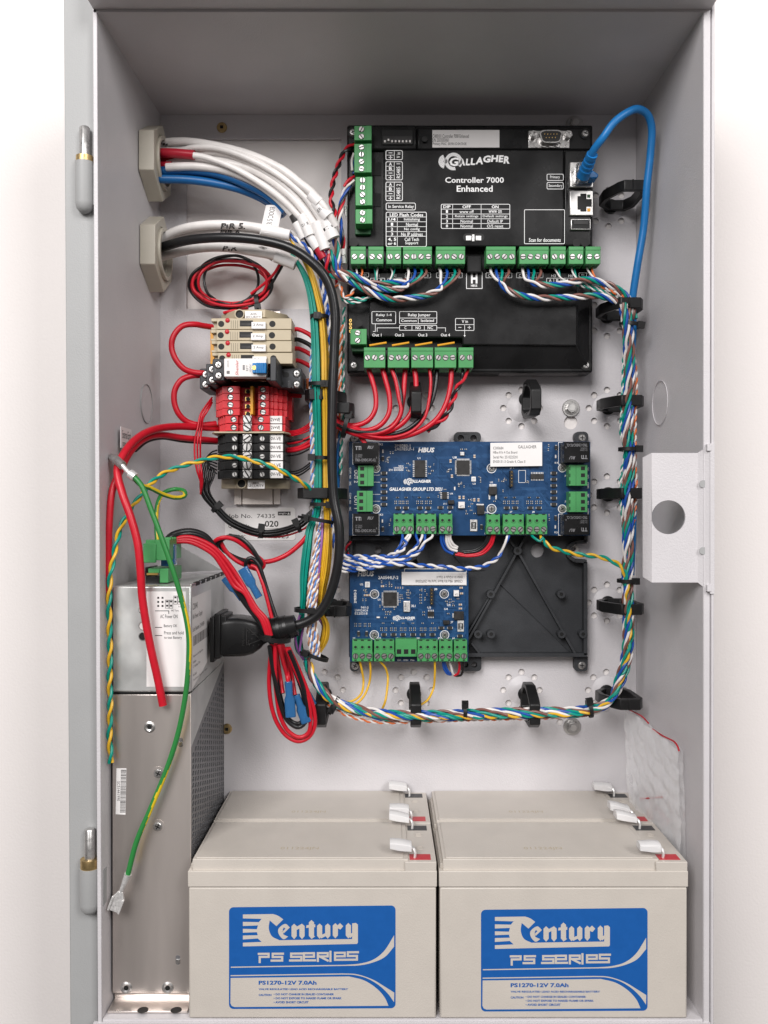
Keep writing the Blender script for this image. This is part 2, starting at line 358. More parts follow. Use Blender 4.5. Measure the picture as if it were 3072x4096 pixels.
# hinge pins
for (xa, xb, ya, yb), (pa, pb, pt), (ba, bt) in (((293, 367, 640, 848), (306, 347, 496), (291, 618)), ((311, 391, 3480, 3672), (326, 368, 3324), (314, 3446))):
    h = 130; r = (xb-xa)/2/S(h); c0 = P((xa+xb)/2, yb, h); c1 = P((xa+xb)/2, ya, h); Y = 4.0
    g = G(); g.lathe((c0.x, Y, c0.z), (0, 0, 1), [(0, 0), (r*.55, r*.25), (r*.87, r*.62), (r, r*1.2), (r, c1.z-c0.z), (0, c1.z-c0.z)], 28)
    g.box(c0.x+r*.2, c0.x+r+2.6, Y-1, Y+5, c0.z+r, c1.z-1.5)
    hp = obj('hinge_pin', g, M['grey_paint_dull'], cab)
    g = G(); t = P(0, bt, h).z; g.ring((c0.x, Y, c1.z-.3), (0, 0, 1), r*.93, 3.0, t-c1.z+.6); obj('brass_bush', g, M['brass'], hp)
    g = G(); t2 = P(0, pt, h).z; rp = (pb-pa)/2/S(h); g.lathe((c0.x, Y, c1.z-4), (0, 0, 1), [(rp, 0), (rp, t2-c1.z+3.2), (rp*.8, t2-c1.z+4), (0, t2-c1.z+4)], 24); obj('steel_pin', g, M['steel'], hp)
# earth sticker on the left wall
g = G(); s0 = lambda u, v: (-169.6-.35*(1-u), 54-22*(1-u), 55.3-13.7*(1-v))
g.hexa([s0(0, 0), s0(1, 0), s0(1, 1), s0(0, 1)], [tuple(Vector(s0(*c))+Vector((-.6, 0, 0))) for c in ((0, 0), (1, 0), (1, 1), (0, 1))], 0)
s1 = lambda u, v: tuple(Vector(s0(.12+.8*u, .1+.75*v))+Vector((.08, 0, 0)))
T(g, 'External Earth', 0, 0, 1, 1, 0, 1, mp=lambda u, v: s1(u, .5+.5*v)); T(g, 'connection', 0, 0, 1, 1, 0, 1, mp=lambda u, v: s1(u*.8, .35*v))
obj('earth_sticker', g, [M['white_label'], M['print_black']], cab)
# fasteners of the back panel
for lab, px, py in (('brass square drive screw near the top of the back panel, above the wide white opening', 888, 511), ('brass square drive screw half hidden behind the perforated power supply cover', 908, 2915)):
    v = P(px, py, 0); g = G(); g.lathe((v.x, 131, v.z), (0, -1, 0), [(3.9, 0), (3.9, 1.8), (3.2, 2.5), (0, 2.5)], 24); g.box(v.x-1.2, v.x+1.2, 128.42, 129, v.z-1.2, v.z+1.2, 1)
    solo('brass_screw', g, [M['brass'], M['dark']], lab, 'screw', 'brass screws in the back panel')
for lab, px, py in (('hex bolt with washer just below the black controller', 2285, 1632), ('hex bolt with washer under the bottom wire bundle', 2290, 2907), ('hex bolt and washer peeking out above the controller top edge', 2300, 496)):
    v = P(px, py, 2); t = thing('hex_bolt', lab, 'bolt', (v.x, 130, v.z), 'hex bolts in the back panel')
    g = G(); g.lathe((v.x, 130, v.z), (0, -1, 0), [(6.6, 0), (6.6, 1.1), (6.2, 1.5), (0, 1.5)], 32); obj('washer', g, M['zinc'], t)
    g = G(); g.cyl((v.x, 129, v.z), (0, -1, 0), 5.0, 1.2, 28); g.prism([(v.x+4*cos(k*pi/3+.3), v.z+4*sin(k*pi/3+.3)) for k in range(6)], 'y', 128, 124.2)
    g.cyl((v.x, 124.25, v.z), (0, -1, 0), 2.4, .12, 16, 1); obj('bolt_head', g, [M['steel'], M['zinc']], t, .3)
# job sticker on the back panel
g = G(); plate(g, [[pz(x, y, .3) for x, y in RR(*Z6(585, 742), *Z6(1135, 997), 13)]], 129.6, 130)
for st, a in (('Job No.  74335', (612, 792, 976, 834)), ('Quote No.', (612, 870, 785, 905)), ('Date:     23/1/2025', (615, 945, 1082, 982))): T(g, st, *a, .48, 1, fr=Z6)
T(g, '020', 896, 845, 1003, 893, .48, 1, fr=Z6, bold=.02); L(g, [(832, 904), (1072, 904)], 1.2, .48, 1, Z6)
F2(g, [(998, 773), (1097, 773), (1097, 803), (998, 803)], .48, 1, Z6); T(g, 'anglo', 1004, 779, 1066, 798, .55, 0, fr=Z6)
F2(g, [(1071, 796), (1081, 779), (1091, 796)], .55, 0, Z6)
solo('job_sticker', g, [M['white_label'], M['print_black']], 'white job number sticker on the back panel below the rail end', 'sticker')

# ---------------------------------------------------------------- batteries
def battery(label, xpx, org):
    """the battery's own front-left-bottom corner sits at org (mm): 151 wide, 65 deep, 97 high"""
    X, Y, Z = org; t = thing('battery', label, 'battery', (X+75.5, Y+32, Z), 'beige lead acid batteries on the cabinet floor')
    g = G(); g.box(X, X+151, Y, Y+64.6, Z, Z+80); obj('case', g, M['battery'], t, 1.0)
    g = G(); g.box(X-.5, X+151.5, Y-.5, Y+65, Z+80.4, Z+90); g.box(X+2, X+134, Y+1.4, Y+64.4, Z+89.6, Z+96.6); g.box(X+132, X+151.2, Y-.2, Y+64.8, Z+89.6, Z+95.6)
    g.box(X+4, X+131, Y+2.6, Y+63, Z+96.5, Z+97.3); g.box(X+.5, X+2.5, Y+4, Y+60, Z+89.8, Z+93)
    lid = obj('lid', g, M['battery'], t, .7)
    g = G()
    for yy in (Y+22, Y+44):
        g.ring((X+142, yy, Z+95.5), (0, 0, 1), 2.9, 2.2, .35, 18); g.box(X+140.4, X+143.6, yy-.4, yy+.4, Z+95.5, Z+95.9); obj('polarity_mark', g, M['battery'], lid); g = G()
    T(g, '011224JN', 0, 0, 1, 1, 0, 0, mp=lambda u, v: (X+54+24*u, Y+14+5*v, Z+97.36)); obj('moulded_code', g, M['tan'], lid)
    for col, yy in (('red', Y+3), ('black', Y+52)):
        g = G(); g.box(X+135, X+148, yy, yy+8.6, Z+95, Z+95.75); pt = obj(col+'_patch', g, M['patch_'+col], t)
        g = G(); pth = spline([(X+138.2, yy+3, Z+95.5), (X+138.4, yy+3, Z+99), (X+137.4, yy+4, Z+101.2), (X+134, yy+5, Z+102)], .6)
        g.tube(pth, .9, 6); obj('terminal', g, M['solder'], pt)
        g = G(); dx = RND.uniform(-2, 1); c = Vector((X+135.6, yy+5.2, Z+102)); 
        V = []
        for k in range(7):
            u = k/6; wv = 4.7-.5*u+.25*sin(3*u+dx); hh = 2.7+.3*sin(5*u+dx)
            V.append([c+Vector((1-13.5*u+dx*.3, -1.6*u*(dx+1)+sx_*wv, (.6-.5*dx)*u*1.6+hh*sz)) for sx_, sz in ((-1, -.8), (-1, .6), (-.55, 1), (.55, 1), (1, .6), (1, -.8))])
        g.add([tuple(p) for r_ in V for p in r_], [(i*6+k, i*6+(k+1) % 6, i*6+6+(k+1) % 6, i*6+6+k) for i in range(6) for k in range(6)]+[(0, 1, 2, 3, 4, 5), (41, 40, 39, 38, 37, 36)])
        obj('terminal_cap', g, M['cap_white'], pt, .3)
    if xpx is None: return t
    # printed front label, in the frame of the enlarged photograph of the right-hand one
    x0, y0 = xpx
    def FB(x, y): return (x0+(x-55)*.434, y0+(y-90)*.434-.011*(x-55)*.434*(1-(y-90)/1600))
    g = G(); h = 130-Y+.08; h2 = h+.06; h3 = h2+.06
    F2(g, RR(55, 90, 1590, 1028, 42, 6), h, 1, FB)
    # pale lower field
    cur = lambda pts, n=8: [(v.x, v.z) for v in spline([Vector((p[0], 0, p[1])) for p in pts], 12)]
    f = [(70, 742), (1160, 735)]+cur([(1160, 735), (1300, 772), (1420, 850), (1490, 930), (1525, 1005)])+[(105, 1010), (80, 1000), (68, 975)]
    F2(g, f, h2, 0, FB)
    F2(g, [(70, 716), (1100, 707)]+cur([(1100, 707), (1230, 715), (1380, 765), (1490, 830), (1578, 885)])+cur([(1576, 972), (1520, 895), (1440, 820), (1330, 755), (1210, 722), (1100, 717)])+[(70, 726)], h2, 0, FB)
    F2(g, [(72, 638), (1130, 628)]+cur([(1130, 628), (1260, 618), (1380, 585), (1480, 510), (1577, 362)])+cur([(1577, 465), (1490, 560), (1370, 612), (1250, 635), (1130, 638)])+[(72, 648)], h2, 0, FB)
    # the blackletter maker's name: striped capital, pen-drawn small letters, underline
    F2(g, [(183, 158), (460, 157)]+cur([(460, 157), (505, 172), (555, 207)])+[(492, 268), (430, 215)]+cur([(430, 215), (422, 290), (450, 360), (520, 398)])+[(1190, 393), (1190, 250), (1225, 246), (1243, 262), (1243, 425), (1235, 438), (183, 452), (183, 418), (356, 412), (320, 380), (183, 388), (183, 352), (320, 350), (312, 322), (183, 326), (183, 290), (312, 295), (322, 260), (183, 264), (183, 226), (330, 230), (356, 200), (183, 194)], h2, 0, FB)
    def stem(x, ya, yb, wv=50): F2(g, [(x-wv/2, ya+22), (x, ya), (x+wv/2, ya+22), (x+wv/2, yb-28), (x, yb), (x-wv/2, yb-28)], h3, 0, FB)
    for x, ya, yb in ((655, 248, 390), (728, 248, 390), (815, 215, 388), (890, 248, 388), (965, 248, 388), (1035, 246, 386), (1155, 246, 388)): stem(x, ya, yb, 48)
    for p in ([(660, 285), (728, 248), (740, 275), (670, 310)], [(770, 262), (850, 255), (850, 282), (765, 288)], [(890, 360), (960, 330), (965, 355), (905, 385)], [(1035, 285), (1078, 246), (1108, 275), (1082, 305), (1050, 290)], [(1160, 355), (1200, 330), (1200, 360), (1170, 385)], [(800, 350), (850, 365), (815, 390)]): F2(g, p, h3+.02, 0, FB)
    F2(g, cur([(600, 365), (560, 390), (515, 345), (510, 295), (575, 248), (616, 282)])+[(560, 335), (548, 318), (576, 292), (560, 282), (550, 300), (556, 345), (582, 358)], h3, 0, FB)
    # wide squared series lettering drawn as strokes
    def ws(pts): L(g, pts, 8.6, h3, 0, FB)
    for pts in ([(338, 597), (338, 550), (420, 550), (420, 522), (330, 522)], [(552, 522), (458, 522), (458, 552), (545, 552), (545, 585), (448, 585)], [(735, 522), (628, 522), (628, 552), (722, 552), (722, 585), (618, 585)], [(848, 585), (745, 585), (745, 520), (838, 520), (838, 552), (745, 552)], [(874, 590), (874, 520), (965, 520), (965, 550), (890, 550), (965, 588)], [(990, 508), (990, 592)], [(1130, 582), (1032, 582), (1032, 518), (1122, 518), (1122, 550), (1032, 550)], [(1243, 514), (1150, 514), (1150, 548), (1234, 548), (1234, 582), (1142, 582)]): ws(pts)
    for st, a in (('PS1270-12V 7.0Ah', (328, 768, 862, 810)), ('VALVE REGULATED LEAD ACID RECHARGEABLE BATTERY', (328, 838, 1153, 860)), ('CAUTION', (328, 890, 446, 911)), ('• DO NOT CHARGE IN SEALED CONTAINER', (466, 885, 1022, 907)), ('• DO NOT EXPOSE TO NAKED FLAME OR SPARK', (466, 921, 1094, 944)), ('• AVOID SHORT CIRCUIT', (466, 957, 788, 980))): T(g, st, *a, h3, 1, bold=.04, fr=FB)
    obj('front_label', g, [M['battery'], M['battery_blue']], t)
    return t
XL, XR, ZB = -119.2, 34.1, -309.2
battery('left front beige battery with blue label, beside the tall metal power supply', (916, 3629), (XL, 1, ZB))
battery('right front beige battery with blue label, beside the right cabinet wall', (1924, 3639), (XR, 1, ZB))
battery('left rear beige battery, only its lid showing behind the left front one', None, (XL, 66.4, ZB+.4))
battery('right rear beige battery, only its lid showing behind the right front one', None, (XR, 66.4, ZB+.4))

# ---------------------------------------------------------------- the crumpled zip bag beside the right batteries
t = thing('zip_bag', 'crumpled clear zip bag with a red seal line, hanging by the right batteries', 'bag', (188, 95, -250))
def sheet(corn, nx, ny, amp, off, seed):
    g = G(); rr = random.Random(seed); ph = [(rr.uniform(0, 6), rr.uniform(-2.2, 2.2), rr.uniform(-2.6, 2.6)) for _ in range(10)]
    for j in range(ny+1):
        for i in range(nx+1):
            u, v = i/nx, j/ny; a = Vector(corn[0]).lerp(Vector(corn[1]), u); b = Vector(corn[3]).lerp(Vector(corn[2]), u); p = a.lerp(b, v)
            d = sum(abs(sin(q+6.28*(k1*u+k2*v)))-.6 for q, k1, k2 in ph)*amp/4
            d += .5*sum(1-abs(sin(q*1.7+6.28*(k2*1.9*u-k1*2.3*v)))**.35 for q, k1, k2 in ph[:6])
            x = min(p.x+d+off, 191+3*(131-p.y)/131-.7); g.v.append((x, p.y+d*.8, p.z+d*.4))
    for j in range(ny):
        for i in range(nx):
            k = j*(nx+1)+i; g.f.append([k, k+1, k+nx+2, k+nx+1]); g.m.append(0); g.sm.append((i*7+j*3) % 5 != 0)
    return g
ba = [tuple(P(2508, 2835, 20)), tuple(P(2722, 3002, 104)), tuple(P(2742, 3560, 106)), tuple(P(2540, 3520, 26))]
BAG = bpy.data.materials.new('bag_film'); BAG.use_nodes = True; n_ = BAG.node_tree; b_ = n_.nodes['Principled BSDF']
b_.inputs['Base Color'].default_value = (.95, .95, .97, 1); b_.inputs['Roughness'].default_value = .1; b_.inputs['Specular IOR Level'].default_value = .9
fr_ = n_.nodes.new('ShaderNodeLayerWeight'); fr_.inputs[0].default_value = .35; mr_ = n_.nodes.new('ShaderNodeMapRange'); mr_.inputs[3].default_value = .11; mr_.inputs[4].default_value = .9
n_.links.new(fr_.outputs['Facing'], mr_.inputs[0]); n_.links.new(mr_.outputs[0], b_.inputs['Alpha'])
obj('front_film', sheet(ba, 40, 64, 2.6, -2.5, 4), BAG, t); obj('back_film', sheet(ba, 40, 64, 2.2, 1, 9), BAG, t)
g = G(); g.tube(spline([P(2520, 2840, 27), P(2568, 2866, 45), P(2594, 2893, 57)]), .55, 6); obj('zip_seal', g, M['patch_red'], t)
g = G(); g.tube(spline([P(2610, 2917, 63), P(2650, 2943, 79), P(2700, 2970, 98), P(2712, 2990, 103), P(2716, 3005, 104)]), .6, 6); obj('zip_seal', g, M['patch_red'], t)
g = G(); g.tube(spline([P(2560, 3196, 40), P(2600, 3192, 56), P(2648, 3188, 74)]), .55, 6); obj('zip_seal', g, M['patch_red'], t)
g = G(); v = P(2602, 3272, 46); g.box(v.x-1.8, v.x+1.8, v.y, v.y+3, v.z-5, v.z+5); obj('loose_part', g, M['tan_smd'], t, .5)
# ---------------------------------------------------------------- power supply in its folded steel case
psu = thing('power_supply', 'tall folded steel power supply unit with perforated side along the left wall', 'power supply', (-146, 70, -308))
PX0, PX1, PY0 = -170.6, -121.2, 16.
g = G(); g.box(PX0, PX1, PY0+.5, 129, -113.2, -46.6); obj('upper_case', g, M['galv'], psu, 1.0)
g = G(); g.box(PX0, PX1-.6, PY0+1.2, PY0+6, -114.2, -113); obj('case_gap', g, M['dark'], psu)
g = G(); g.box(PX0, PX1, PY0, PY0+1.2, -301, -114.6); g.box(PX0, PX1, PY0+.5, PY0+14, -302.5, -301); g.hexa([(PX0, PY0, -301), (PX1, PY0, -301), (PX1, PY0+1.2, -301), (PX0, PY0+1.2, -301)], [(PX0, PY0+5, -306), (PX1, PY0+5, -306), (PX1, PY0+6.2, -306), (PX0, PY0+6.2, -306)])
g.box(PX0, PX1, PY0-10, PY0+6, -309.2, -307.6); g.box(PX0, PX1, PY0+4, PY0+5.5, -309, -305); obj('lower_cover', g, M['aluminium'], psu, .4)
# perforated side of the lower cover, a real sheet with holes over a dark inside
g = G(); loops = [[(PY0+1.3, -300), (126, -300), (126, -128), (112, -118), (PY0+1.3, -114.8)]]
loops = [[(PY0+1.3, -301), (127, -301), (127, -113.4), (PY0+1.3, -148)]]
ky = 0
for i in range(15):
    yy = PY0+6.5+i*7.3; top = -148+(yy-PY0)*(34.6/111)-5; k = 0
    while True:
        zz = -298.5+k*3.9+(1.95 if i % 2 else 0); k += 1
        if zz > top: break
        loops.append(circ(yy, zz, 2.75, 8, 1.5))
plate(g, loops, PX1-1.0, PX1, 'x'); obj('perforated_side', g, M['mesh_steel'], psu)
g = G(); g.box(PX0+2, PX1-4, PY0+3, 127, -300, -116); obj('dark_interior', g, M['dark'], psu)
g = G(); g.hexa([(PX1-1, PY0+1, -148), (PX1, PY0+1, -148), (PX1, PY0+1, -114), (PX1-1, PY0+1, -114)], [(PX1-1, 127, -113.3), (PX1, 127, -113.3), (PX1, 127, -112.9), (PX1-1, 127, -112.9)]); obj('upper_skirt', g, M['galv'], psu)
# top rim with its row of slots and the slanting fin behind
g = G(); g.box(PX1-1.4, PX1+.2, PY0+2, 128, -46.8, -45.6)
obj('top_rim', g, M['steel'], psu, .3)
for k in range(6):
    g = G(); y = PY0+14+k*17; g.box(PX1-1.7, PX1+.35, y, y+11, -47.6, -45.3); obj('rim_slot', g, M['dark'], psu)
g = G(); a, b, c = P(698, 2172, 52), P(888, 2281, 3), P(712, 2290, 46); o_ = Vector((0, 1, 0)); g.add([a, b, c, a+o_, b+o_, c+o_], [(0, 1, 2), (5, 4, 3), (0, 3, 4, 1), (1, 4, 5, 2), (2, 5, 3, 0)]); obj('corner_fin', g, M['galv'], psu)
# front label, lamps and test button
hF = 130-PY0-.35
g = G(); g.pbox(*ZX(525, 778), *ZX(1022, 1982), hF-.4, hF); T(g, 'AC Power ON', 698, 1068, 917, 1116, hF+.1, 1, fr=ZX); T(g, 'Battery OK', 744, 1192, 912, 1240, hF+.1, 1, fr=ZX)
T(g, 'Press and hold', 747, 1278, 994, 1320, hF+.1, 1, fr=ZX); T(g, 'to test Battery', 747, 1342, 972, 1386, hF+.1, 1, fr=ZX); T(g, '4A7 Term.', 836, 1006, 935, 1030, hF+.1, 1, fr=ZX); T(g, 'Link', 930, 955, 990, 975, hF+.1, 1, fr=ZX)
for p in ([(636, 1022), (806, 1022), (806, 1056)], [(636, 1231), (718, 1231)], [(636, 1334), (718, 1334)]): L(g, p, 2.6, hF+.1, 1, ZX)
for x in (673, 727): 
    for y in (857, 909, 960): F2(g, [(x-12, y-12), (x+12, y-12), (x+12, y+12), (x-12, y+12)], hF+.1, 1, ZX)
for x, y in ((785, 903), (835, 903), (890, 852), (942, 852)):
    L(g, [(x-22, y-18), (x+22, y-18), (x+22, y+86), (x-22, y+86)], 1.3, hF+.1, 1, ZX, True)
    for d in (0, 54): F2(g, [(x-13, y-11+d), (x+13, y-11+d), (x+13, y+11+d), (x-13, y+11+d)], hF+.1, 1, ZX)
obj('front_label', g, [M['white_label'], M['print_black']], psu)
for py, m_ in ((1010, 'white_plastic'), (1212, 'white_plastic'), (1345, 'dark')):
    v = P(*ZX(478, py), hF); g = G(); g.ring((v.x, v.y+1, v.z), (0, -1, 0), 2.75, 2.3, 1.2, 24, 0); g.cyl((v.x, v.y+.6, v.z), (0, -1, 0), 2.3, .5, 20, 1); obj('indicator_lamp' if m_ != 'dark' else 'test_button', g, [M['steel'], M[m_]], psu)
# side label, on the X face
Xs = PX1+.12; sl = lambda u, v: (Xs, PY0+2.5+60*u, -112+58*v)
g = G(); g.poly([sl(0, 0), (Xs, PY0+62.5, -100), sl(1, 1), sl(0, 1)], 0)
Xs += .06
for st, u0, u1, v0, v1 in (('C200440', .03, .27, .86, .93), ('8A Power Supply', .03, .52, .74, .81), ('Serial Number: 25H04384', .03, .62, .62, .67), ('Manufactured and Supplied by', .05, .55, .33, .36), ('Hamilton', .05, .2, .27, .3), ('121 Kahikatea Drive', .05, .4, .22, .25), ('New Zealand', .05, .22, .13, .16), ('Technical Support  www', .05, .78, .07, .10)):
    T(g, st, 0, 0, 1, 1, 0, 1, mp=lambda u, v: sl(u0+(u1-u0)*u, v0+(v1-v0)*v))
y = .06
while y < .85:
    wv = RND.choice((.008, .012, .02)); g.poly([sl(y, .46), sl(y+wv, .46), sl(y+wv, .57), sl(y, .57)], 1); y += wv+RND.choice((.008, .012, .018))
obj('side_label', g, [M['white_label'], M['print_grey']], psu)
# barcode sticker
hL = 130-PY0+.1
g = G(); g.poly([P(*ZR(x, y), hL) for x, y in ((183, 115), (246, 116), (240, 409), (178, 406))], 0)
y = 124
while y < 398:
    wv = RND.choice((2, 3, 5)); dx = -6*(y-115)/290; g.poly([P(*ZR(x+dx, yy), hL+.05) for x, yy in ((211, y), (245, y), (245, y+wv), (211, y+wv))], 1); y += wv+RND.choice((2, 3, 4))
T(g, 'SC51441990', 187, 198, 205, 322, hL+.05, 1, rot=-90, fr=ZR)
obj('barcode_sticker', g, [M['white_label'], M['print_black']], psu)
for x, y in ((447, 148), (444, 484)): 
    v = P(*ZR(x, y), hL); g = G(); g.lathe((v.x, v.y+.3, v.z), (0, -1, 0), [(4.4, 0), (4.4, .35), (3.7, .4), (0, .4)], 24); q_ = obj('screw_seat', g, M['aluminium'], psu); cross(q_, (v.x, v.y-.1, v.z), 3.0)
for x, y in ((245, 1503), (507, 1503)):
    v = P(*ZR(x, y), hL); g = G(); g.lathe((v.x, v.y+.4, v.z), (0, -1, 0), [(3.9, 0), (3.7, .6), (2.6, 1.1), (1.5, .7), (1.5, .3)], 24, 0); g.cyl((v.x, v.y, v.z), (0, -1, 0), 1.5, .45, 16, 1); obj('rivet', g, [M['steel'], M['dark']], psu)
v = P(*ZQ(392, 803), hL); g = G(); g.lathe((v.x, v.y+.4, v.z), (0, -1, 0), [(3.7, 0), (3.5, .6), (2.4, 1.1), (1.4, .7), (1.4, .3)], 24, 0); g.cyl((v.x, v.y, v.z), (0, -1, 0), 1.4, .45, 16, 1); obj('rivet', g, [M['steel'], M['dark']], psu)
for x, y in (ZQ(589, 900), ZR(571, 1327)):
    g = G(); g.prism([pz(*p, hL) for p in RR(x-9, y-19, x+9, y+19, 8)], 'y', PY0+.6, PY0-.05, 1); g.pbox(x-8, y-2, x+8, y+14, hL-.5, hL+.5, 0); obj('pressed_tab', g, [M['steel'], M['mesh_steel']], psu, .1)
for px in (ZR(353, 0)[0], ZR(563, 0)[0]):
    v = P(px, 4065, 122); g = G(); g.lathe((v.x, 7, -307.6), (0, 0, 1), [(3.4, 0), (3.4, .1), (0, .1)], 20); obj('foot_notch', g, M['dark'], psu)
# green terminal header, plug and fuse clip on top
g = G(); g.pbox(*ZX(690, 487), *ZX(800, 668), 60, 97, 0); g.pbox(*ZX(545, 487), *ZX(690, 545), 66, 96.5, 0); obj('terminal_header', g, M['green'], psu, .4)
g = G(); g.pbox(*ZX(512, 585), *ZX(690, 690), 60, 96, 0); g.pbox(*ZX(505, 470), *ZX(545, 585), 70, 94, 0); obj('header_base', g, M['black_satin'], psu, .4)
g = G(); g.pbox(*ZX(525, 545), *ZX(670, 570), 96, 97.5, 0); obj('header_pin', g, M['gold'], psu)
g = G()
a, b = P(*ZX(482, 170), 104), P(*ZX(640, 415), 104)
g.box(a.x, b.x, 26, 28.5, b.z, a.z, 0); g.box(b.x-1, b.x+8.5, 27.5, 60, b.z+1.5, a.z+2.3, 0)
for k in range(5): yy = 30+k*6; g.box(b.x+2, b.x+8.9, yy, yy+3.4, a.z+2, a.z+3.6, 0)
g.box(a.x+1, b.x, 28, 36, a.z-2, a.z+2.2, 0)
obj('terminal_plug', g, M['green'], psu, .4)
g = G(); a = P(*ZX(830, 180), 92); b = P(*ZX(860, 440), 92); g.box(a.x-1.2, b.x+1, a.y, a.y+6, b.z, a.z); g.box(a.x-7, a.x-1.5, a.y+2, a.y+7, b.z-1, b.z+8); obj('crimp_sleeve', g, M['clear_blue'], psu, .5)
# ---------------------------------------------------------------- the black mains plug and its cord
def pp(fr, seq, h=0): return [P(*fr(p[0], p[1]), p[2] if len(p) > 2 else h) for p in seq]
pl = thing('mains_plug', 'moulded black mains plug pushed into the side of the power supply', 'plug', tuple(P(900, 2540, 52)))
hp = 52
g = G(); g.pbox(*ZQ(772, 110), *ZQ(800, 395), 34, 70); g.pbox(*ZQ(800, 88), *ZQ(838, 372), 36, 68); g.pbox(*ZQ(836, 98), *ZQ(878, 350), 40, 66); obj('socket_flange', g, M['black_plastic'], pl, .7)
g = G(); prof = [(876, 225, 118, 30), (905, 222, 122, 30), (960, 222, 122, 28), (1010, 224, 118, 26), (1060, 224, 104, 24), (1100, 218, 82, 20), (1125, 212, 60, 17), (1150, 208, 50, 15)]
V = []
for x, yc, hw, hd in prof:
    c = P(*ZQ(x, yc), hp); a = hw*.6329/S(hp); d = hd/2
    V += [tuple(c+Vector((0, d*(abs(cos(t))**.28)*(1 if cos(t) > 0 else -1), a*(abs(sin(t))**.28)*(1 if sin(t) > 0 else -1)))) for t in [2*pi*k/20 for k in range(20)]]
n = len(prof); g.add(V, [(i*20+k, i*20+(k+1) % 20, i*20+20+(k+1) % 20, i*20+20+k) for i in range(n-1) for k in range(20)], 0, True)
g.add(V[:20]+V[-20:], [tuple(range(19, -1, -1)), tuple(range(20, 40))]); body = obj('plug_body', g, M['black_satin'], pl)
g = G(); hq = hp+14.1
for pts in ([(1005, 170), (1095, 250), (1005, 285)], ): L(g, pts, 2.2, hq, 0, ZQ, True)
for k in range(26):
    x, y = RND.uniform(1004, 1090), RND.uniform(165, 285)
    if abs(y-228) > 12 and abs(y-228) < 70-(x-1004)*.2: F2(g, [(x, y), (x+6, y+2), (x+4, y+8), (x-2, y+6)], hq, 0, ZQ)
T(g, 'POLARISED', 975, 175, 990, 290, hq, 0, rot=90, fr=ZQ); obj('moulded_mark', g, M['chip'], pl)
g = G(); bx = pp(ZQ, [(1140, 208), (1180, 196), (1230, 182), (1290, 168), (1320, 160)], hp); g.tube(spline(bx), 8, 16, rr=[10.5-3.0*i/max(1, len(spline(bx))-1) for i in range(len(spline(bx)))])
for x, y in ((1165, 200), (1205, 188), (1245, 178)):
    c = P(*ZQ(x, y), hp); g.ring(tuple(c), (.97, 0, .24), 10.6-(x-1160)*.02, 6, 2.2, 20)
obj('strain_relief', g, M['black_satin'], pl)
# ---------------------------------------------------------------- the black door controller
ctl = thing('controller', 'large black plastic access controller lined with green terminal plugs', 'controller', tuple(P(1880, 1000, 0)))
H0, H1, H2 = 24, 31, 35
g = G()
g.pbox(1388, 499, 2371, 1490, 2, 22); g.pbox(1390, 517, 1700, 990, 20, 24); g.pbox(1668, 510, 2369, 600, 20, 27)
g.pbox(2255, 598, 2369, 985, 20, 29); g.pbox(1390, 498, 1667, 600, 20, 27)
o = obj('base_housing', g, M['black_satin'], ctl, 1.4)
g = G(); g.pbox(1534, 598, 2256, 986, 20, 33); obj('upper_cover', g, M['black_gloss'], ctl, 1.0)
g = G(); a = P(*Z3(155, 170), 33), P(*Z3(1180, 170), 33), P(*Z3(1178, 533), 33), P(*Z3(615, 528), 33), P(*Z3(615, 492), 33), P(*Z3(155, 488), 33)
g.prism([(v.x, v.z) for v in a], 'y', 130-33, 130-20); g.pbox(1392, 1085, 2366, 1180, 20, 26)
g.hexa([P(1880, 1385, 31), P(2310, 1385, 31), P(2310, 1180, 31), P(1880, 1180, 31)], [P(1880, 1486, 21), P(2362, 1486, 21), P(2362, 1170, 21), P(1880, 1170, 21)])
obj('lower_cover', g, M['black_satin'], ctl, 1.0)
g = G(); g.pbox(*Z3(635, 88), *Z3(710, 172), 20, 37); obj('centre_bridge', g, M['black_satin'], ctl, .8)
g = G(); g.pbox(*Z2(630, 0), *Z2(715, 45), 20, 36) if 0 else None
# recesses and posts
for x, y, r, fr in ((80, 637, 22, Z2), (1175, 640, 20, Z2), (1217, 637, 22, Z2), (428, 130, 14, Z2), (105, 422, 16, Z3)):
    c = P(*fr(x, y), 29.3); g = G(); g.cyl((c.x, c.y+.4, c.z), (0, -1, 0), r*.8137/S(29), .4, 20); obj('recess', g, M['dark'], ctl)
for y0, y1 in ((245, 310), (397, 462)): g = G(); g.pbox(*Z2(165, y0), *Z2(213, y1), 23, 24.6); obj('recess', g, M['dark'], ctl)
g = G(); F2(g, RR(*Z2(617, 595), *Z2(722, 632), 14), 33.1); obj('recess', g, M['dark'], ctl)
g = G(); g.pbox(*Z2(632, 606), *Z2(658, 628), 33, 33.6); g.pbox(*Z2(680, 606), *Z2(706, 628), 33, 33.6); g.pbox(*Z2(662, 600), *Z2(673, 632), 33, 34, 0)
obj('jumper_pin', g, M['solder'], ctl)
# dip switch
g = G(); g.pbox(*Z2(215, 82), *Z2(372, 160), 25, 27.4); sw = obj('dip_switch', g, M['dark'], ctl, .4)
g = G(); g.pbox(*Z2(222, 115), *Z2(370, 157), 27, 28.2); obj('switch_body', g, M['chip'], sw, .3)
for k in range(8):
    x = 233+k*17.6; g = G(); y = 134 if k == 1 else 141; g.pbox(*Z2(x-4, y-5), *Z2(x+4, y+5), 28, 28.9); obj('switch_lever', g, M['white_plastic'], sw)
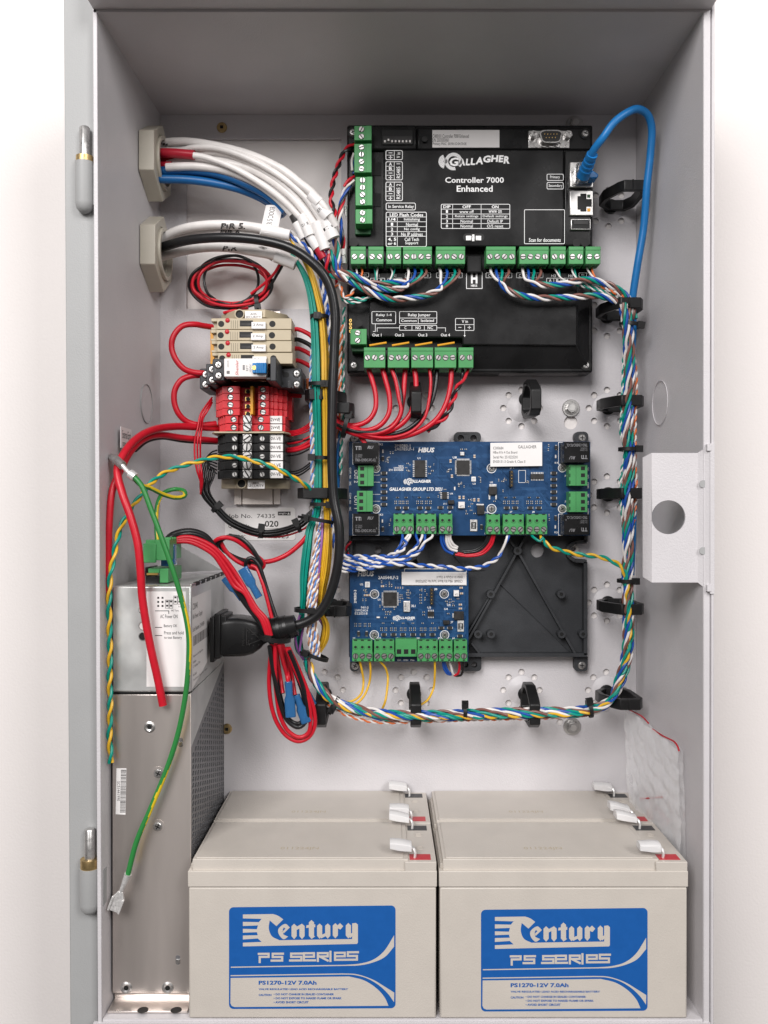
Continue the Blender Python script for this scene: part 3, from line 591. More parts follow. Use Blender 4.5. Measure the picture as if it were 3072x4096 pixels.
# serial label behind its window
g = G(); g.pbox(*Z2(466, 86), *Z2(796, 172), 26, 27.3)
for st, a in (('C400101 Controller 7000 Enhanced', (468, 107, 645, 125)), ('S/N 2503503061', (466, 127, 547, 144)), ('Primary MAC  00:90:1D:04:70:0E', (468, 147, 634, 164))): T(g, st, *a, 27.4, 1, fr=Z2)
obj('serial_label', g, [M['white_label'], M['print_black']], ctl)
# nine pin serial port
g = G(); g.pbox(*Z2(937, 88), *Z2(1142, 175), 26, 28.5); po = obj('serial_port', g, M['steel'], ctl, .5)
g = G(); pr = lambda a: [pz(*Z2(*p), 33) for p in a]
tr = RR(0, 0, 1, 1, .25); shp = [(992+(1108-992)*u+(8 if v > .5 else 0)*(1 if u < .5 else -1), 84+(150-84)*v) for u, v in tr]
g.prism(pr(shp), 'y', 97, 103); obj('port_shell', g, M['steel'], po, .3)
g = G(); g.prism(pr([(1050+(x-1050)*.86, 116+(y-116)*.8) for x, y in shp]), 'y', 96.9, 97.2); obj('port_face', g, M['chip'], po)
g = G()
for j, n in ((0, 5), (1, 4)):
    for k in range(n): c = P(*Z2(1018+k*15+j*8, 107+j*17), 33.2); g.cyl(c, (0, -1, 0), .35, .5, 8)
obj('port_pin', g, M['gold'], po)
for x in (962, 1130):
    c = P(*Z2(x, 118), 28); g = G(); g.cyl(c, (0, -1, 0), 3, 4, 6); g.ring((c.x, c.y-4, c.z), (0, -1, 0), 2.3, 1.4, .8, 16); obj('port_stud', g, M['steel'], po)
g = G()
for x in (1015, 1050, 1085): g.ring(tuple(P(*Z2(x, 156), 29)), (0, -1, 0), 2.4, 1.6, .6, 14)
obj('port_clip', g, M['steel'], po)
# network sockets and the service port
for k, (y0, y1) in enumerate(((243, 367), (383, 505))):
    g = G(); g.pbox(*Z2(1142, y0), *Z2(1258, y1), 26, 31, 0); js = obj('network_socket', g, M['zinc'], ctl, .5)
    g = G(); x0, y = 1180, y0+16
    F2(g, [(x0, y+12), (x0+14, y+12), (x0+14, y), (x0+44, y), (x0+44, y+26), (x0+70, y+26), (x0+70, y+64), (x0+44, y+64), (x0+44, y+88), (x0+14, y+88), (x0+14, y+78), (x0, y+78)], 31.15, 0, Z2); obj('socket_opening', g, M['dark'], js)
    for yy, c_ in ((y0+27, 'green_dark'), (y0+95, 'amber')): g = G(); g.pbox(*Z2(1228, yy-7), *Z2(1243, yy+8), 31, 31.3); obj('status_led', g, M[c_], js)
g = G(); g.pbox(*Z2(1146, 521), *Z2(1247, 577), 26, 31); up = obj('service_port', g, M['steel'], ctl, .6)
g = G(); g.pbox(*Z2(1152, 527), *Z2(1241, 571), 30, 31.2); obj('port_face', g, M['dark'], up)
g = G(); g.pbox(*Z2(1162, 532), *Z2(1232, 550), 31, 31.6); obj('port_tongue', g, M['chip'], up)
# corner screws
for x, y, fr in ((75, 98, Z2), (1218, 103, Z2), (80, 628, Z3), (1222, 628, Z3)): 
    c = P(*fr(x, y), 28 if fr is Z2 else 22.8); g = G(); g.cyl((c.x, c.y+1, c.z), (0, -1, 0), 3.9, .9, 20); q_ = obj('screw_seat', g, M['dark'], ctl); cross(q_, (c.x, c.y-.1, c.z), 2.6)
# green terminal plugs
def plug(par, px0, py0, px1, py1, h0, h1, n, vert=False, scr=.5, fr=ID, r=1.75, mats=('green', 'green_dark'), led=True):
    X0, Y0 = fr(px0, py0); X1, Y1 = fr(px1, py1)
    g = G(); g.pbox(X0, Y0, X1, Y1, h0, h1, 0); a, b = P(X0, Y1, h1), P(X1, Y0, h1)
    if not vert:
        for k in range(n): c = a.x+(b.x-a.x)*(k+.5)/n; wv = (b.x-a.x)/n*.33; g.box(c-wv, c+wv, 130-h1+4, 130-h1+9, a.z-.08, a.z+.5, 1)
        g.box(a.x-.05, b.x+.05, 130-h1-.35, 130-h1+2, b.z-2.6, b.z+.05, 0)
    else:
        for k in range(n): c = a.z+(b.z-a.z)*(k+.5)/n; wv = (b.z-a.z)/n*.33; g.box(a.x-.08, a.x+.5, 130-h1+4, 130-h1+9, c-wv, c+wv, 1)
        g.box(b.x-4, b.x+.05, 130-h1-.35, 130-h1+2, a.z-.05, b.z+.05, 0)
    t_ = obj('terminal_plug', g, [M[x] for x in mats], par, .35)
    for k in range(n):
        u = (k+.5)/n
        pos = (a.x+(b.x-a.x)*u, 130-h1-.15, b.z+(a.z-b.z)*scr) if not vert else (a.x+(b.x-a.x)*scr, 130-h1-.15, a.z+(b.z-a.z)*u)
        slot(t_, pos, r)
    return t_
for y0, y1, n in ((503, 561, 2), (575, 690, 4), (707, 822, 4), (837, 895, 2)): plug(ctl, 1417 if y0 < 700 else 1422, y0, 1486 if y0 < 700 else 1489, y1, 22, 39, n, True, .42)
for ya, yb in ((506, 574), (578, 704), (710, 836), (840, 937)): g = G(); g.pbox(1420, ya, 1484, yb, 20, 31 if yb < 900 else 28); obj('plug_socket', g, M['green_dark'], ctl, .4)
ROW = [(65, 139, 2), (152, 226, 2), (240, 313, 2), (322, 464, 4), (484, 627, 4), (731, 875, 4), (894, 1038, 4), (1048, 1122, 2), (1137, 1209, 2), (1220, 1293, 2)]
for x0, x1, n in ROW:
    plug(ctl, x0, 45, x1, 130, 33, 45, n, False, .58, Z3)
    g = G(); g.pbox(*Z3(x0+2, 60), *Z3(x1-2, 128), 20, 34); obj('plug_socket', g, M['green_dark'], ctl, .4)
for x0, x1, n in ((130, 235, 3), (247, 352, 3), (363, 470, 3), (478, 584, 3), (595, 668, 2)): plug(ctl, x0, 541, x1, 640, 18, 42, n, False, .5, Z3)
plug(ctl, 63, 450, 143, 525, 18, 40, 2, True, .45, Z3)
g = G(); g.pbox(*Z3(70, 525), *Z3(145, 560), 18, 33); obj('plug_socket', g, M['green_dark'], ctl, .4)
g = G(); g.pbox(*Z3(155, 505), *Z3(640, 545), 20, 24); obj('relay_trough', g, M['dark'], ctl)
for x in (155, 266, 379, 489):
    g = G(); g.tube([P(*Z3(x+2, 531), 38), P(*Z3(x+86, 517), 38)], .8, 8); obj('relay_jumper', g, M['amber'], ctl)
g = G()
for k in range(4): c = P(*Z3(64, 408+k*18), 23); g.ring(tuple(c), (0, -1, 0), 1.1, .5, .5, 14)
g.pbox(*Z3(56, 400), *Z3(72, 470), 20, 22.6, 1); obj('test_header', g, [M['gold'], M['dark']], ctl)
# printing on the covers
g = G(); h = 33.12
def tx(st, x0, y0, x1, y1, fr=Z2, **k):
    k.setdefault('bold', .01); T(g, st, x0, y0, x1, y1, h, 0, fr=fr, **k)
tx('Controller 7000', 529, 318, 818, 346, bold=.018); tx('Enhanced', 586, 359, 763, 390, bold=.018)
# maker's emblem: two rayed discs and a rising italic name
def E(x, y): return (1740+x*.1929, 590+y*.1929)
for cx, cy, r0, r1, n, a0, a1 in ((385, 290, 112, 182, 44, -40, 285), (220, 290, 40, 148, 26, 105, 255)):
    for k in range(n):
        a = radians(a0+(a1-a0)*k/n); b = radians(a0+(a1-a0)*(k+.8)/n)
        if cx == 220 and not 1.85 < a < 4.4: continue
        F2(g, [(cx+r0*cos(a), cy-r0*sin(a)), (cx+r1*cos(a), cy-r1*sin(a)), (cx+r1*cos(b), cy-r1*sin(b)), (cx+r0*cos(b), cy-r0*sin(b))], h, 0, E)
F2(g, circ(226, 288, 34, 20, 50), h, 0, E)
T(g, 'G', 300, 208, 492, 385, h, 0, fr=E, bold=.035, shear=.12)
for ch, x0, x1, y0, y1 in (('A', 470, 625, 232, 372), ('L', 635, 725, 232, 370), ('L', 735, 832, 220, 362), ('A', 838, 995, 195, 348), ('G', 995, 1160, 165, 312), ('H', 1158, 1318, 158, 298), ('E', 1316, 1425, 160, 305), ('R', 1420, 1545, 178, 335)): T(g, ch, x0, y0, x1, y1, h, 0, fr=E, bold=.045, shear=.12)
for y0, y1, rows, name in ((187, 232, '−+', 'V in'), (242, 331, 'AB−+', 'RS485 1'), (342, 433, 'AB−+', 'RS485 2')):
    LR(g, *Z2(238, y0), *Z2(319, y1), 6, 2.6, h); L(g, [(279, y0), (279, y1)], 2, h, 0, Z2); n = len(rows)
    for k, ch in enumerate(rows):
        ya = y0+(y1-y0)*k/n; yb = y0+(y1-y0)*(k+1)/n
        if k: L(g, [(238, ya), (279, ya)], 1.8, h, 0, Z2)
        m_ = (ya+yb)/2
        if ch in 'AB': tx(ch, 253, m_-8, 268, m_+8, bold=.03)
        else:
            L(g, [(253, m_), (268, m_)], 2.8, h, 0, Z2)
            if ch == '+': L(g, [(260.5, m_-8), (260.5, m_+8)], 2.8, h, 0, Z2)
    tx(name, 290, y0+9, 309, y1-8, rot=90)
LR(g, *Z2(239, 445), *Z2(383, 479), 6, 2.4, h); tx('In Service Relay', 250, 454, 375, 474)
LR(g, *Z2(239, 490), *Z2(437, 659), 6, 2.4, h); tx('LED Flash Codes', 257, 495, 421, 511, bold=.02)
for y in (513.5, 537, 561, 585.5, 608.5): L(g, [(239, y), (437, y)], 1.8, h, 0, Z2)
L(g, [(294, 513), (294, 659)], 1.8, h, 0, Z2)
for i, (a, b) in enumerate((('1/4', 'Initialising'), ('1', 'Normal'), ('2', 'No config'), ('3', 'No IP address'))):
    y = 518+i*24; wa = 36 if i == 0 else 11; wb = (78, 58, 76, 106)[i]
    tx(a, 268-wa/2, y, 268+wa/2, y+15, bold=.025); tx(b, 366-wb/2, y, 366+wb/2, y+17)
tx('4, 5', 248, 615, 289, 634, bold=.025); tx('or 6', 247, 636, 288, 651, bold=.025); tx('Call Tech', 330, 615, 400, 632); tx('Support', 333, 634, 397, 652)
LR(g, *Z2(510, 451), *Z2(847, 570), 5, 2.2, h)
for y in (475, 499, 522.5, 546): L(g, [(510, y), (847, y)], 1.8, h, 0, Z2)
for x in (566, 706): L(g, [(x, 451), (x, 570)], 1.8, h, 0, Z2)
for i, (a, b, c, wb, wc) in enumerate((('DIP', 'OFF', 'ON', 42, 34), ('1', 'www off', 'www on', 70, 64), ('2', 'Retain settings', 'Default settings', 114, 122), ('3', 'Normal', 'Default IP', 60, 76), ('8', 'Normal', 'O/S reset', 60, 80))):
    y = 456+i*23.7; wa = 36 if i == 0 else 10; bo = .022 if i == 0 else .004
    tx(a, 538-wa/2, y, 538+wa/2, y+14, bold=.02); tx(b, 635-wb/2, y, 635+wb/2, y+15, bold=bo); tx(c, 775-wc/2, y, 775+wc/2, y+15, bold=bo)
for st, y0, y1, a in (('Primary', 303, 334, (1045, 310, 1093, 328)), ('Secondary', 344, 376, (1038, 352, 1105, 370))): LR(g, *Z2(1030, y0), *Z2(1110, y1), 5, 2.4, h); tx(st, *a)
LR(g, *Z2(919, 478), *Z2(1116, 645), 4, 2.2, h); tx('Scan for documents', 941, 617, 1097, 636)
# lower cover
def ty(st, *a, **k): tx(st, *a, fr=Z3, **k)
LR(g, *Z3(169, 364), *Z3(286, 424), 4, 2, h); ty('Relay 1-4', 190, 374, 266, 390); ty('Common', 190, 398, 266, 412)
LR(g, *Z3(305, 364), *Z3(488, 424), 4, 2, h); ty('Relay Jumper', 347, 373, 457, 392); L(g, [(305, 396), (488, 396)], 1.8, h, 0, Z3); L(g, [(397, 396), (397, 424)], 1.8, h, 0, Z3)
ty('Common', 313, 402, 389, 415); ty('Isolated', 410, 401, 474, 415)
LR(g, *Z3(305, 432), *Z3(488, 456), 3, 2, h)
for x in (366, 427): L(g, [(x, 432), (x, 456)], 1.8, h, 0, Z3)
for st, x in (('C', 334), ('NO', 397), ('NC', 456)): wv = 5 if st == 'C' else 13; ty(st, x-wv, 436, x+wv, 451)
L(g, [(305, 444), (195, 444), (195, 462)], 1.8, h, 0, Z3); L(g, [(488, 444), (531, 444), (531, 462)], 1.8, h, 0, Z3); L(g, [(186, 424), (186, 462), (176, 462)], 1.8, h, 0, Z3)
for k, x in enumerate((193, 304, 418, 530)): ty('Out %d' % (k+1), x-22, 472, x+23, 486)
LR(g, *Z3(580, 398), *Z3(671, 457), 4, 2, h); L(g, [(580, 428), (671, 428)], 1.8, h, 0, Z3); L(g, [(625, 428), (625, 482)], 1.8, h, 0, Z3); ty('V in', 611, 405, 641, 420); L(g, [(595, 442), (608, 442)], 2, h, 0, Z3); L(g, [(641, 442), (655, 442)], 2, h, 0, Z3); L(g, [(648, 435), (648, 449)], 2, h, 0, Z3); F2(g, [(620, 480), (630, 480), (625, 489)], h, 0, Z3)
for x0, x1, chs in ((333, 458, 'C123'), (487, 613, 'C456'), (730, 857, 'C789'), (880, 1010, 'C012')):
    LR(g, *Z3(x0, 174), *Z3(x1, 198), 3, 1.8, h)
    for k, ch in enumerate(chs):
        xx = x0+(x1-x0)*(k+.5)/4; ty(ch, xx-5, 180, xx+5, 194)
        if k: L(g, [(x0+(x1-x0)*k/4, 174), (x0+(x1-x0)*k/4, 198)], 1.6, h, 0, Z3)
for st, x in (('H1', 195), ('H2', 280), ('H3', 1062), ('H4', 1146)): ty(st, x-11, 181, x+11, 195)
for x0 in (162, 247, 1028, 1112):
    LR(g, *Z3(x0, 200), *Z3(x0+70, 222), 3, 1.8, h); L(g, [(x0+35, 200), (x0+35, 222)], 1.6, h, 0, Z3); ty('A', x0+12, 204, x0+24, 218); ty('B', x0+47, 204, x0+58, 218)
for x0 in (79, 1187): LR(g, *Z3(x0, 174), *Z3(x0+74, 194), 3, 1.8, h); L(g, [(x0+37, 174), (x0+37, 194)], 1.6, h, 0, Z3); L(g, [(x0+12, 184), (x0+25, 184)], 2, h, 0, Z3); L(g, [(x0+48, 184), (x0+62, 184)], 2, h, 0, Z3); L(g, [(x0+55, 177), (x0+55, 191)], 2, h, 0, Z3)
h = 37.15
F2(g, [(634, 171), (711, 171), (711, 251), (634, 251)], 33.15, 1, Z3); LR(g, *Z3(634, 171), *Z3(711, 251), 1.5, 2.6, 33.25); h = 33.25
ty('H', 656, 178, 688, 226, bold=.045); ty('HBUS', 656, 231, 687, 242, bold=.03)
obj('printed_text', g, [M['print_white'], M['dark']], ctl)
g = G(); T(g, 'C E', *Z3(900, 680), *Z3(960, 688), 21) if 0 else None
v0, v1 = P(*Z3(800, 680), 20), P(*Z3(1190, 680), 20); zb = P(1500, 1490, 22).z
g = G(); g.box(v0.x, v1.x, 130-19, 130-6, zb-.2, zb+.2); obj('rating_label', g, M['print_grey'], ctl)
# ---------------------------------------------------------------- circuit boards on their charcoal carrier tray
tray = thing('carrier_tray', 'charcoal plastic carrier tray under the two blue circuit boards', 'tray', tuple(P(1870, 2200, 0)))
HT = 12
g = G(); pt = lambda L_, h: [pz(*Z8(*p), h) for p in L_]
body = [(318, -470), (1530, -470), (1530, 20), (1445, 40)]+[(1475+55*cos(a), 68+48*sin(a)) for a in [radians(240-k*20) for k in range(7)]]+[(1530, 120), (1530, 600), (318, 606)]
body = [(318, -470), (1530, -470), (1530, 22), (1470, 24), (1440, 44), (1428, 72), (1440, 100), (1470, 118), (1528, 122), (1530, 600), (318, 606)]
plate(g, [pt(body, 6), circ(*pz(*Z8(1277, 68), 6), 5.2), circ(*pz(*Z8(460, 65), 6), 2.6, 14)], 124, 128)
obj('tray_floor', g, M['charcoal'], tray)
g = G()
def rib(a, b, wv=1.6, h0=5, h1=HT):
    A, B = P(*Z8(*a), h1), P(*Z8(*b), h1); d = (B-A).normalized(); n = Vector((-d.z, 0, d.x))*wv/2
    g.prism([(A.x+n.x, A.z+n.z), (B.x+n.x, B.z+n.z), (B.x-n.x, B.z-n.z), (A.x-n.x, A.z-n.z)], 'y', 130-h1, 130-h0)
rib((1175, 68), (925, 520)); rib((1175, 68), (1470, 595)); rib((1175, 68), (1110, -20)); rib((1175, 68), (1225, -20)); rib((660, 100), (690, 160), 1.6); rib((660, 100), (560, 160)); rib((1038, 290), (925, 485), 1.2)
rib((1075, 225), (1440, 580), .5, 5, 7.2); rib((940, 540), (985, 598), 1.2); rib((920, 170), (840, 80), .5, 5, 7.0); rib((920, 170), (1010, 165), .5, 5, 7.0)
obj('tray_rib', g, M['charcoal'], tray)
g = G()
for a, b in (((1522, 125), (1522, 600)), ((920, 600), (1528, 600)), ((1528, 22), (1470, 24)), ((1470, 24), (1440, 44)), ((1440, 44), (1428, 72)), ((1428, 72), (1440, 100)), ((1440, 100), (1470, 118)), ((1470, 118), (1528, 122)), ((1524, -40), (1524, 22))): rib(a, b, 2.6, 4, 13)
obj('tray_rim', g, M['charcoal'], tray)
g = G()
for a, b in (((322, -40), (322, 610)), ((325, 5), (520, 5))): rib(a, b, 2.6, 4, 13)
obj('tray_rim', g, M['charcoal'], tray)
for x, y in ((1175, 68), (1038, 290), (1398, 290), (973, 494), (1040, 494), (1400, 494), (1510, 494)):
    c = P(*Z8(x, y), 14); g = G(); g.ring((c.x, c.y, c.z), (0, 1, 0), 3.0, 1.4, 9, 20, 0); g.cyl((c.x, c.y+.4, c.z), (0, 1, 0), 1.5, .3, 14, 1); obj('standoff', g, [M['charcoal'], M['dark']], tray)
for x0, y0, x1, y1, sx_, sy_ in ((318, 590, 365, 684, 344, 655), (880, 595, 990, 683, 953, 650), (1465, 595, 1533, 684, 1503, 653), (Z7(680, 0)[0], 0, 0, 0, 0, 0)):
    if not x1: continue
    g = G(); lp = [pt([(a, b) for a, b in RR(x0, y0, x1, y1, 20)], 7)]
    if x0 == 880: lp.append(circ(*pz(*Z8(953, 650), 7), 2.3, 16)); lp.append(circ(*pz(*Z8(908, 650), 7), 2.3, 16))
    plate(g, lp, 123, 129.5); lug = obj('mounting_lug', g, M['charcoal'], tray, .5)
    if x0 != 880: cross(lug, P(*Z8(sx_, sy_), 7.2), 3.0)
for x0, y0, x1, y1, sc2 in ((673, 40, 828, 102, 0), (1367, 38, 1448, 102, (1412, 74)), (68, 60, 135, 102, (98, 78))):
    g = G(); q = [pz(*Z7(a, b), 7) for a, b in RR(x0, y0, x1, y1, 26)]; lp = [q]
    if not sc2: lp += [circ(*pz(*Z7(712, 75), 7), 2.5, 16), circ(*pz(*Z7(785, 75), 7), 2.5, 16)]
    plate(g, lp, 123, 129.5); lug = obj('mounting_lug', g, M['charcoal'], tray, .5)
    if sc2: cross(lug, P(*Z7(*sc2), 7.2), 3.0)
    else:
        for x in (712, 785): c = P(*Z7(x, 75), 7.4); g = G(); g.ring(tuple(c), (0, 1, 0), 3.7, 2.4, .8, 20); obj('lug_eye', g, M['charcoal'], lug)
for x, y in ((103, 718), (825, 712), (1362, 716)):
    c = P(*Z7(x, y), 4); g = G(); plate(g, [[(c.x+4.4*cos(k*pi/3+.5), c.z+4.4*sin(k*pi/3+.5)) for k in range(6)], circ(c.x, c.z, 1.7, 14)], c.y, c.y+4); obj('hex_spacer', g, M['white_plastic'] if x != 825 else M['zinc'], tray, .2)
g = G(); c = P(*Z7(130, 720), 6.4); g.ring((c.x, c.y, c.z), (0, 1, 0), 11.3, 9.6, 2, 32); obj('tray_boss', g, M['charcoal'], tray)

def traces(g, fr, x0, y0, x1, y1, h, n, seed):
    r = random.Random(seed)
    for _ in range(n):
        x, y = r.uniform(x0, x1), r.uniform(y0, y1); k = r.randint(1, 5); pts = []
        dx, dy = r.choice(((30, 0), (0, 30), (40, 0), (18, 18), (18, -18))); 
        for _ in range(r.randint(2, 4)):
            pts.append((min(max(x, x0), x1), min(max(y, y0), y1))); l = r.uniform(.6, 3); x += dx*l; y += dy*l; dx, dy = r.choice(((dx, dy), (abs(dx) or 20, abs(dx) or 20), (30, 0), (0, 30)))
        for i in range(k): L(g, [(min(max(a+i*3.2, x0), x1), min(max(b+i*3.2, y0), y1)) for a, b in pts], .8, h, 0, fr)
def pterm(par, fr, x0, y0, x1, y1, n, h, mid=.58, screws=True, vert=False):
    X0, Y0 = fr(x0, y0); X1, Y1 = fr(x1, y1); g = G(); ym = Y0+(Y1-Y0)*mid
    if screws:
        g.pbox(X0+1, Y0, X1-1, ym, h-10, h-2, 0); g.pbox(X0, ym, X1, Y1, h-10, h, 0)
        for k in range(n): c = P(X0+(X1-X0)*(k+.5)/n, Y0+(Y1-Y0)*.33, h-2); g.ring(tuple(c), (0, -1, 0), 1.65, 1.0, .5, 14, 0); g.cyl((c.x, c.y-.02, c.z), (0, -1, 0), 1.0, .2, 12, 1)
        for k in range(n): x = X0+(X1-X0)*(k+.5)/n; g.pbox(x-5, Y1-7, x+5, Y1-2, h-.1, h+.08, 1)
        for k in range(n): x = X0+(X1-X0)*(k+.5)/n; g.pbox(x-6, Y0-1.5, x+6, Y0+2, h-3, h-1.5, 1)
    else:
        g.pbox(X0, Y0, X1, Y1, h-8, h, 0)
        for k in range(n):
            if vert: y = Y0+(Y1-Y0)*(k+.5)/n; xm = X0+(X1-X0)*(.30 if vert > 0 else .80); g.pbox(xm-8, y-7, xm+8, y+7, h-.1, h+.1, 1); e_ = X1 if vert > 0 else X0; g.pbox(min(e_, e_-7*vert), y-6, max(e_, e_-7*vert), y+6, h-.1, h+.1, 2)
            else: x = X0+(X1-X0)*(k+.5)/n; g.pbox(x-9, Y0+(Y1-Y0)*.58, x+9, Y0+(Y1-Y0)*.85, h-.1, h+.1, 1)
    t_ = obj('terminal_block', g, [M['green'], M['dark'], M['green_dark']], par, .3)
    if screws:
        for k in range(n): slot(t_, (P(X0+(X1-X0)*(k+.5)/n, Y0+(Y1-Y0)*(mid+(1-mid)*.42), h)-Vector((0, .1, 0))), 1.75)
    return t_
def smd(par, me, fr, pts, h, rot=0, s_=1.):
    for x, y in pts: o = put(me.name, me, par, P(*fr(x, y), h), (0, rot, 0), s_)
def chip(par, fr, x0, y0, x1, y1, h, hh=1.6, pins='lr', n=8):
    X0, Y0 = fr(x0, y0); X1, Y1 = fr(x1, y1); g = G(); g.pbox(X0, Y0, X1, Y1, h, h+hh, 0)
    for k in range(n):
        u = (k+.5)/n
        if 'l' in pins: y = Y0+(Y1-Y0)*u; wv = (Y1-Y0)/n*.28; g.pbox(X0-7, y-wv, X0, y+wv, h, h+.5, 1); g.pbox(X1, y-wv, X1+7, y+wv, h, h+.5, 1)
        if 't' in pins: x = X0+(X1-X0)*u; wv = (X1-X0)/n*.28; g.pbox(x-wv, Y0-7, x+wv, Y0, h, h+.5, 1); g.pbox(x-wv, Y1, x+wv, Y1+7, h, h+.5, 1)
    return obj('chip', g, [M['chip'], M['solder']], par)
def label(par, fr, x0, y0, x1, y1, h, txts, rot=0, dy=0):
    g = G(); q = [(x0, y0), (x1, y0-dy), (x1, y1-dy), (x0, y1)]
    for a, hh in ((q, h), (q, h+.25)): F2(g, a, hh, 0, fr)
    for st, a in txts: T(g, st, *a, h+.33, 1, rot=rot, fr=fr)
    return obj('serial_label', g, [M['white_label'], M['print_black']], par)

# ------------------------- eight in, four out board
HB = 20
b1 = thing('circuit_board', 'wide blue circuit board with four black relays and serial label, below the controller', 'circuit board', tuple(P(1878, 1954, HB)), 'blue circuit boards on the carrier tray')
g = G(); g.pbox(*Z7(65, 96), *Z7(1459, 638), HB-1.6, HB); obj('board', g, M['pcb'], b1, .2)
g = G(); g.pbox(*Z7(75, 110), *Z7(1450, 630), HB-7, HB-1.7); obj('board_support', g, M['charcoal'], b1)
g = G(); traces(g, Z7, 280, 110, 1240, 500, HB+.06, 150, 3); traces(g, Z7, 90, 470, 1300, 510, HB+.06, 20, 4); obj('copper_track', g, M['trace'], b1)
g = G(); h = HB+.14
def t7(st, *a, **k): T(g, st, *a, h, 0, fr=Z7, **k)
t7('2M8383-1', 330, 112, 420, 127); t7('2A0785LF-1', 330, 129, 440, 147); t7('HBUS', 465, 130, 560, 158, bold=.04, shear=.2); t7('GALLAGHER GROUP LTD 2021', 300, 360, 606, 380, bold=.035, shear=.2)
t7('OUT 2', 96, 258, 118, 334, rot=-90, bold=.03); t7('OUT 1', 96, 408, 118, 484, rot=-90, bold=.03)
for st, y in (('COM', 246), ('NO', 289), ('NC', 328), ('COM', 392), ('NO', 435), ('NC', 474)): t7(st, 68, y, 79, y+(34 if st == 'COM' else 20), rot=-90, bold=.02)
for st, a in (('K2', (245, 106, 262, 117)), ('K1', (245, 512, 262, 523)), ('K4', (1254, 212, 1272, 223)), ('K3', (1252, 614, 1270, 625)), ('U1', (461, 186, 478, 197)), ('U8', (665, 181, 688, 194)), ('U3', (780, 334, 797, 344)), ('U4', (649, 391, 666, 401)), ('U5', (880, 326, 897, 336)), ('J4', (1310, 287, 1325, 299)), ('J3', (1310, 436, 1325, 447)), ('J5', (370, 497, 385, 508)), ('J6', (502, 497, 517, 508)), ('J9', (640, 497, 655, 508)), ('J10', (846, 500, 868, 511)), ('J7', (993, 497, 1009, 508)), ('J8', (1122, 497, 1138, 508)), ('J11', (993, 242, 1017, 254)), ('J12', (610, 450, 632, 460)), ('94V-0', (352, 232, 380, 242)), ('UW024224', (325, 243, 382, 252)), ('ZY1 E314500', (295, 254, 380, 265)),
              ('IN1', (320, 619, 343, 631)), ('IN2', (415, 619, 438, 631)), ('IN3', (447, 619, 465, 631)), ('IN4', (543, 619, 567, 631)), ('B', (578, 619, 586, 631)), ('GND', (848, 619, 866, 631)), ('VIN', (907, 619, 930, 631)), ('IN5', (942, 622, 965, 634)), ('GND', (990, 622, 1018, 634)), ('IN6', (1038, 622, 1062, 634)), ('IN7', (1073, 622, 1096, 634)), ('GND', (1125, 622, 1152, 634)), ('IN8', (1170, 622, 1192, 634))): t7(st, *a, bold=.02)
for y, ys in ((246, ('NO', 'NO', 'COM')), (398, ('NC', 'NO', 'COM'))):
    for k, st in enumerate(ys): t7(st, 1440, y+k*42, 1451, y+k*42+(34 if st == 'COM' else 20), rot=-90, bold=.02)
E = lambda x, y: (1350+(374+x*.1075)*.6932, 1700+(302+y*.1075)*.6932)
for cx, cy, r0, r1, n, a0, a1 in ((385, 230, 112, 192, 26, -40, 285), (220, 230, 40, 158, 16, 105, 255)):
    for k in range(n):
        a = radians(a0+(a1-a0)*k/n); b = radians(a0+(a1-a0)*(k+.68)/n); F2(g, [(cx+r0*cos(a), cy-r0*sin(a)), (cx+r1*cos(a), cy-r1*sin(a)), (cx+r1*cos(b), cy-r1*sin(b)), (cx+r0*cos(b), cy-r0*sin(b))], h, 0, E)
T(g, 'G', 300, 140, 492, 330, h, 0, fr=E, bold=.035, shear=.12); T(g, 'ALLAGHER', 490, 130, 1540, 290, h, 0, fr=E, bold=.04, shear=.12)
for cx, cy, r_ in ((222, 250, 24), (222, 484, 24), (889, 250, 26), (889, 484, 26), (1297, 248, 23), (1297, 484, 23)): L(g, circ(cx, cy, r_, 22), 2.6, h, 0, Z7, True)
for a in ((88, 103, 240, 226), (88, 514, 240, 636), (1275, 100, 1300, 226), (1275, 514, 1300, 636)): LR(g, *Z7(*a[:2]), *Z7(*a[2:]), 1, 2, h)
LR(g, *Z7(1045, 262), *Z7(1085, 332), 1, 1.6, h)
for y in (252, 289, 330, 400, 440, 482): L(g, [(205, y), (245, y)], 1.4, h, 0, Z7)
obj('printed_text', g, M['print_white'], b1)
for x0, y0, up in ((92, 106, 0), (92, 514, 0), (1310, 100, 1), (1310, 518, 1)):
    g = G(); x1, y1 = x0+148, y0+118; g.pbox(*Z7(x0-3, y0-3), *Z7(x1-3, y1-3), HB, HB+15, 0); hr = HB+15.08
    fr = Z7 if not up else (lambda x, y, a=x0+x0+148-6, b=y0+y0+118-6: Z7(a-x, b-y)); ro = 180 if up else 0
    def tr(st, a, b, c, d, **k):
        if up: q = (2*x0+142-(x0+a), 2*y0+112-(y0+b), 2*x0+142-(x0+c), 2*y0+112-(y0+d)); T(g, st, min(q[0], q[2]), min(q[1], q[3]), max(q[0], q[2]), max(q[1], q[3]), hr, 1, rot=180, fr=Z7, **k)
        else: T(g, st, x0+a, y0+b, x0+c, y0+d, hr, 1, fr=Z7, **k)
    tr('TTi', 10, 16, 46, 38, bold=.05); tr('RU', 80, 14, 116, 32, bold=.04, shear=.3); tr('15A 125VAC', 10, 62, 52, 71); tr('12A 28VDC', 10, 73, 50, 82); tr('TRD-12VDC-FC-CL', 10, 88, 130, 104, bold=.02); tr('R', 131, 78, 138, 88)
    obj('relay', g, [M['black_satin'], M['print_grey'] if 0 else M['mesh_steel']], b1, .4)
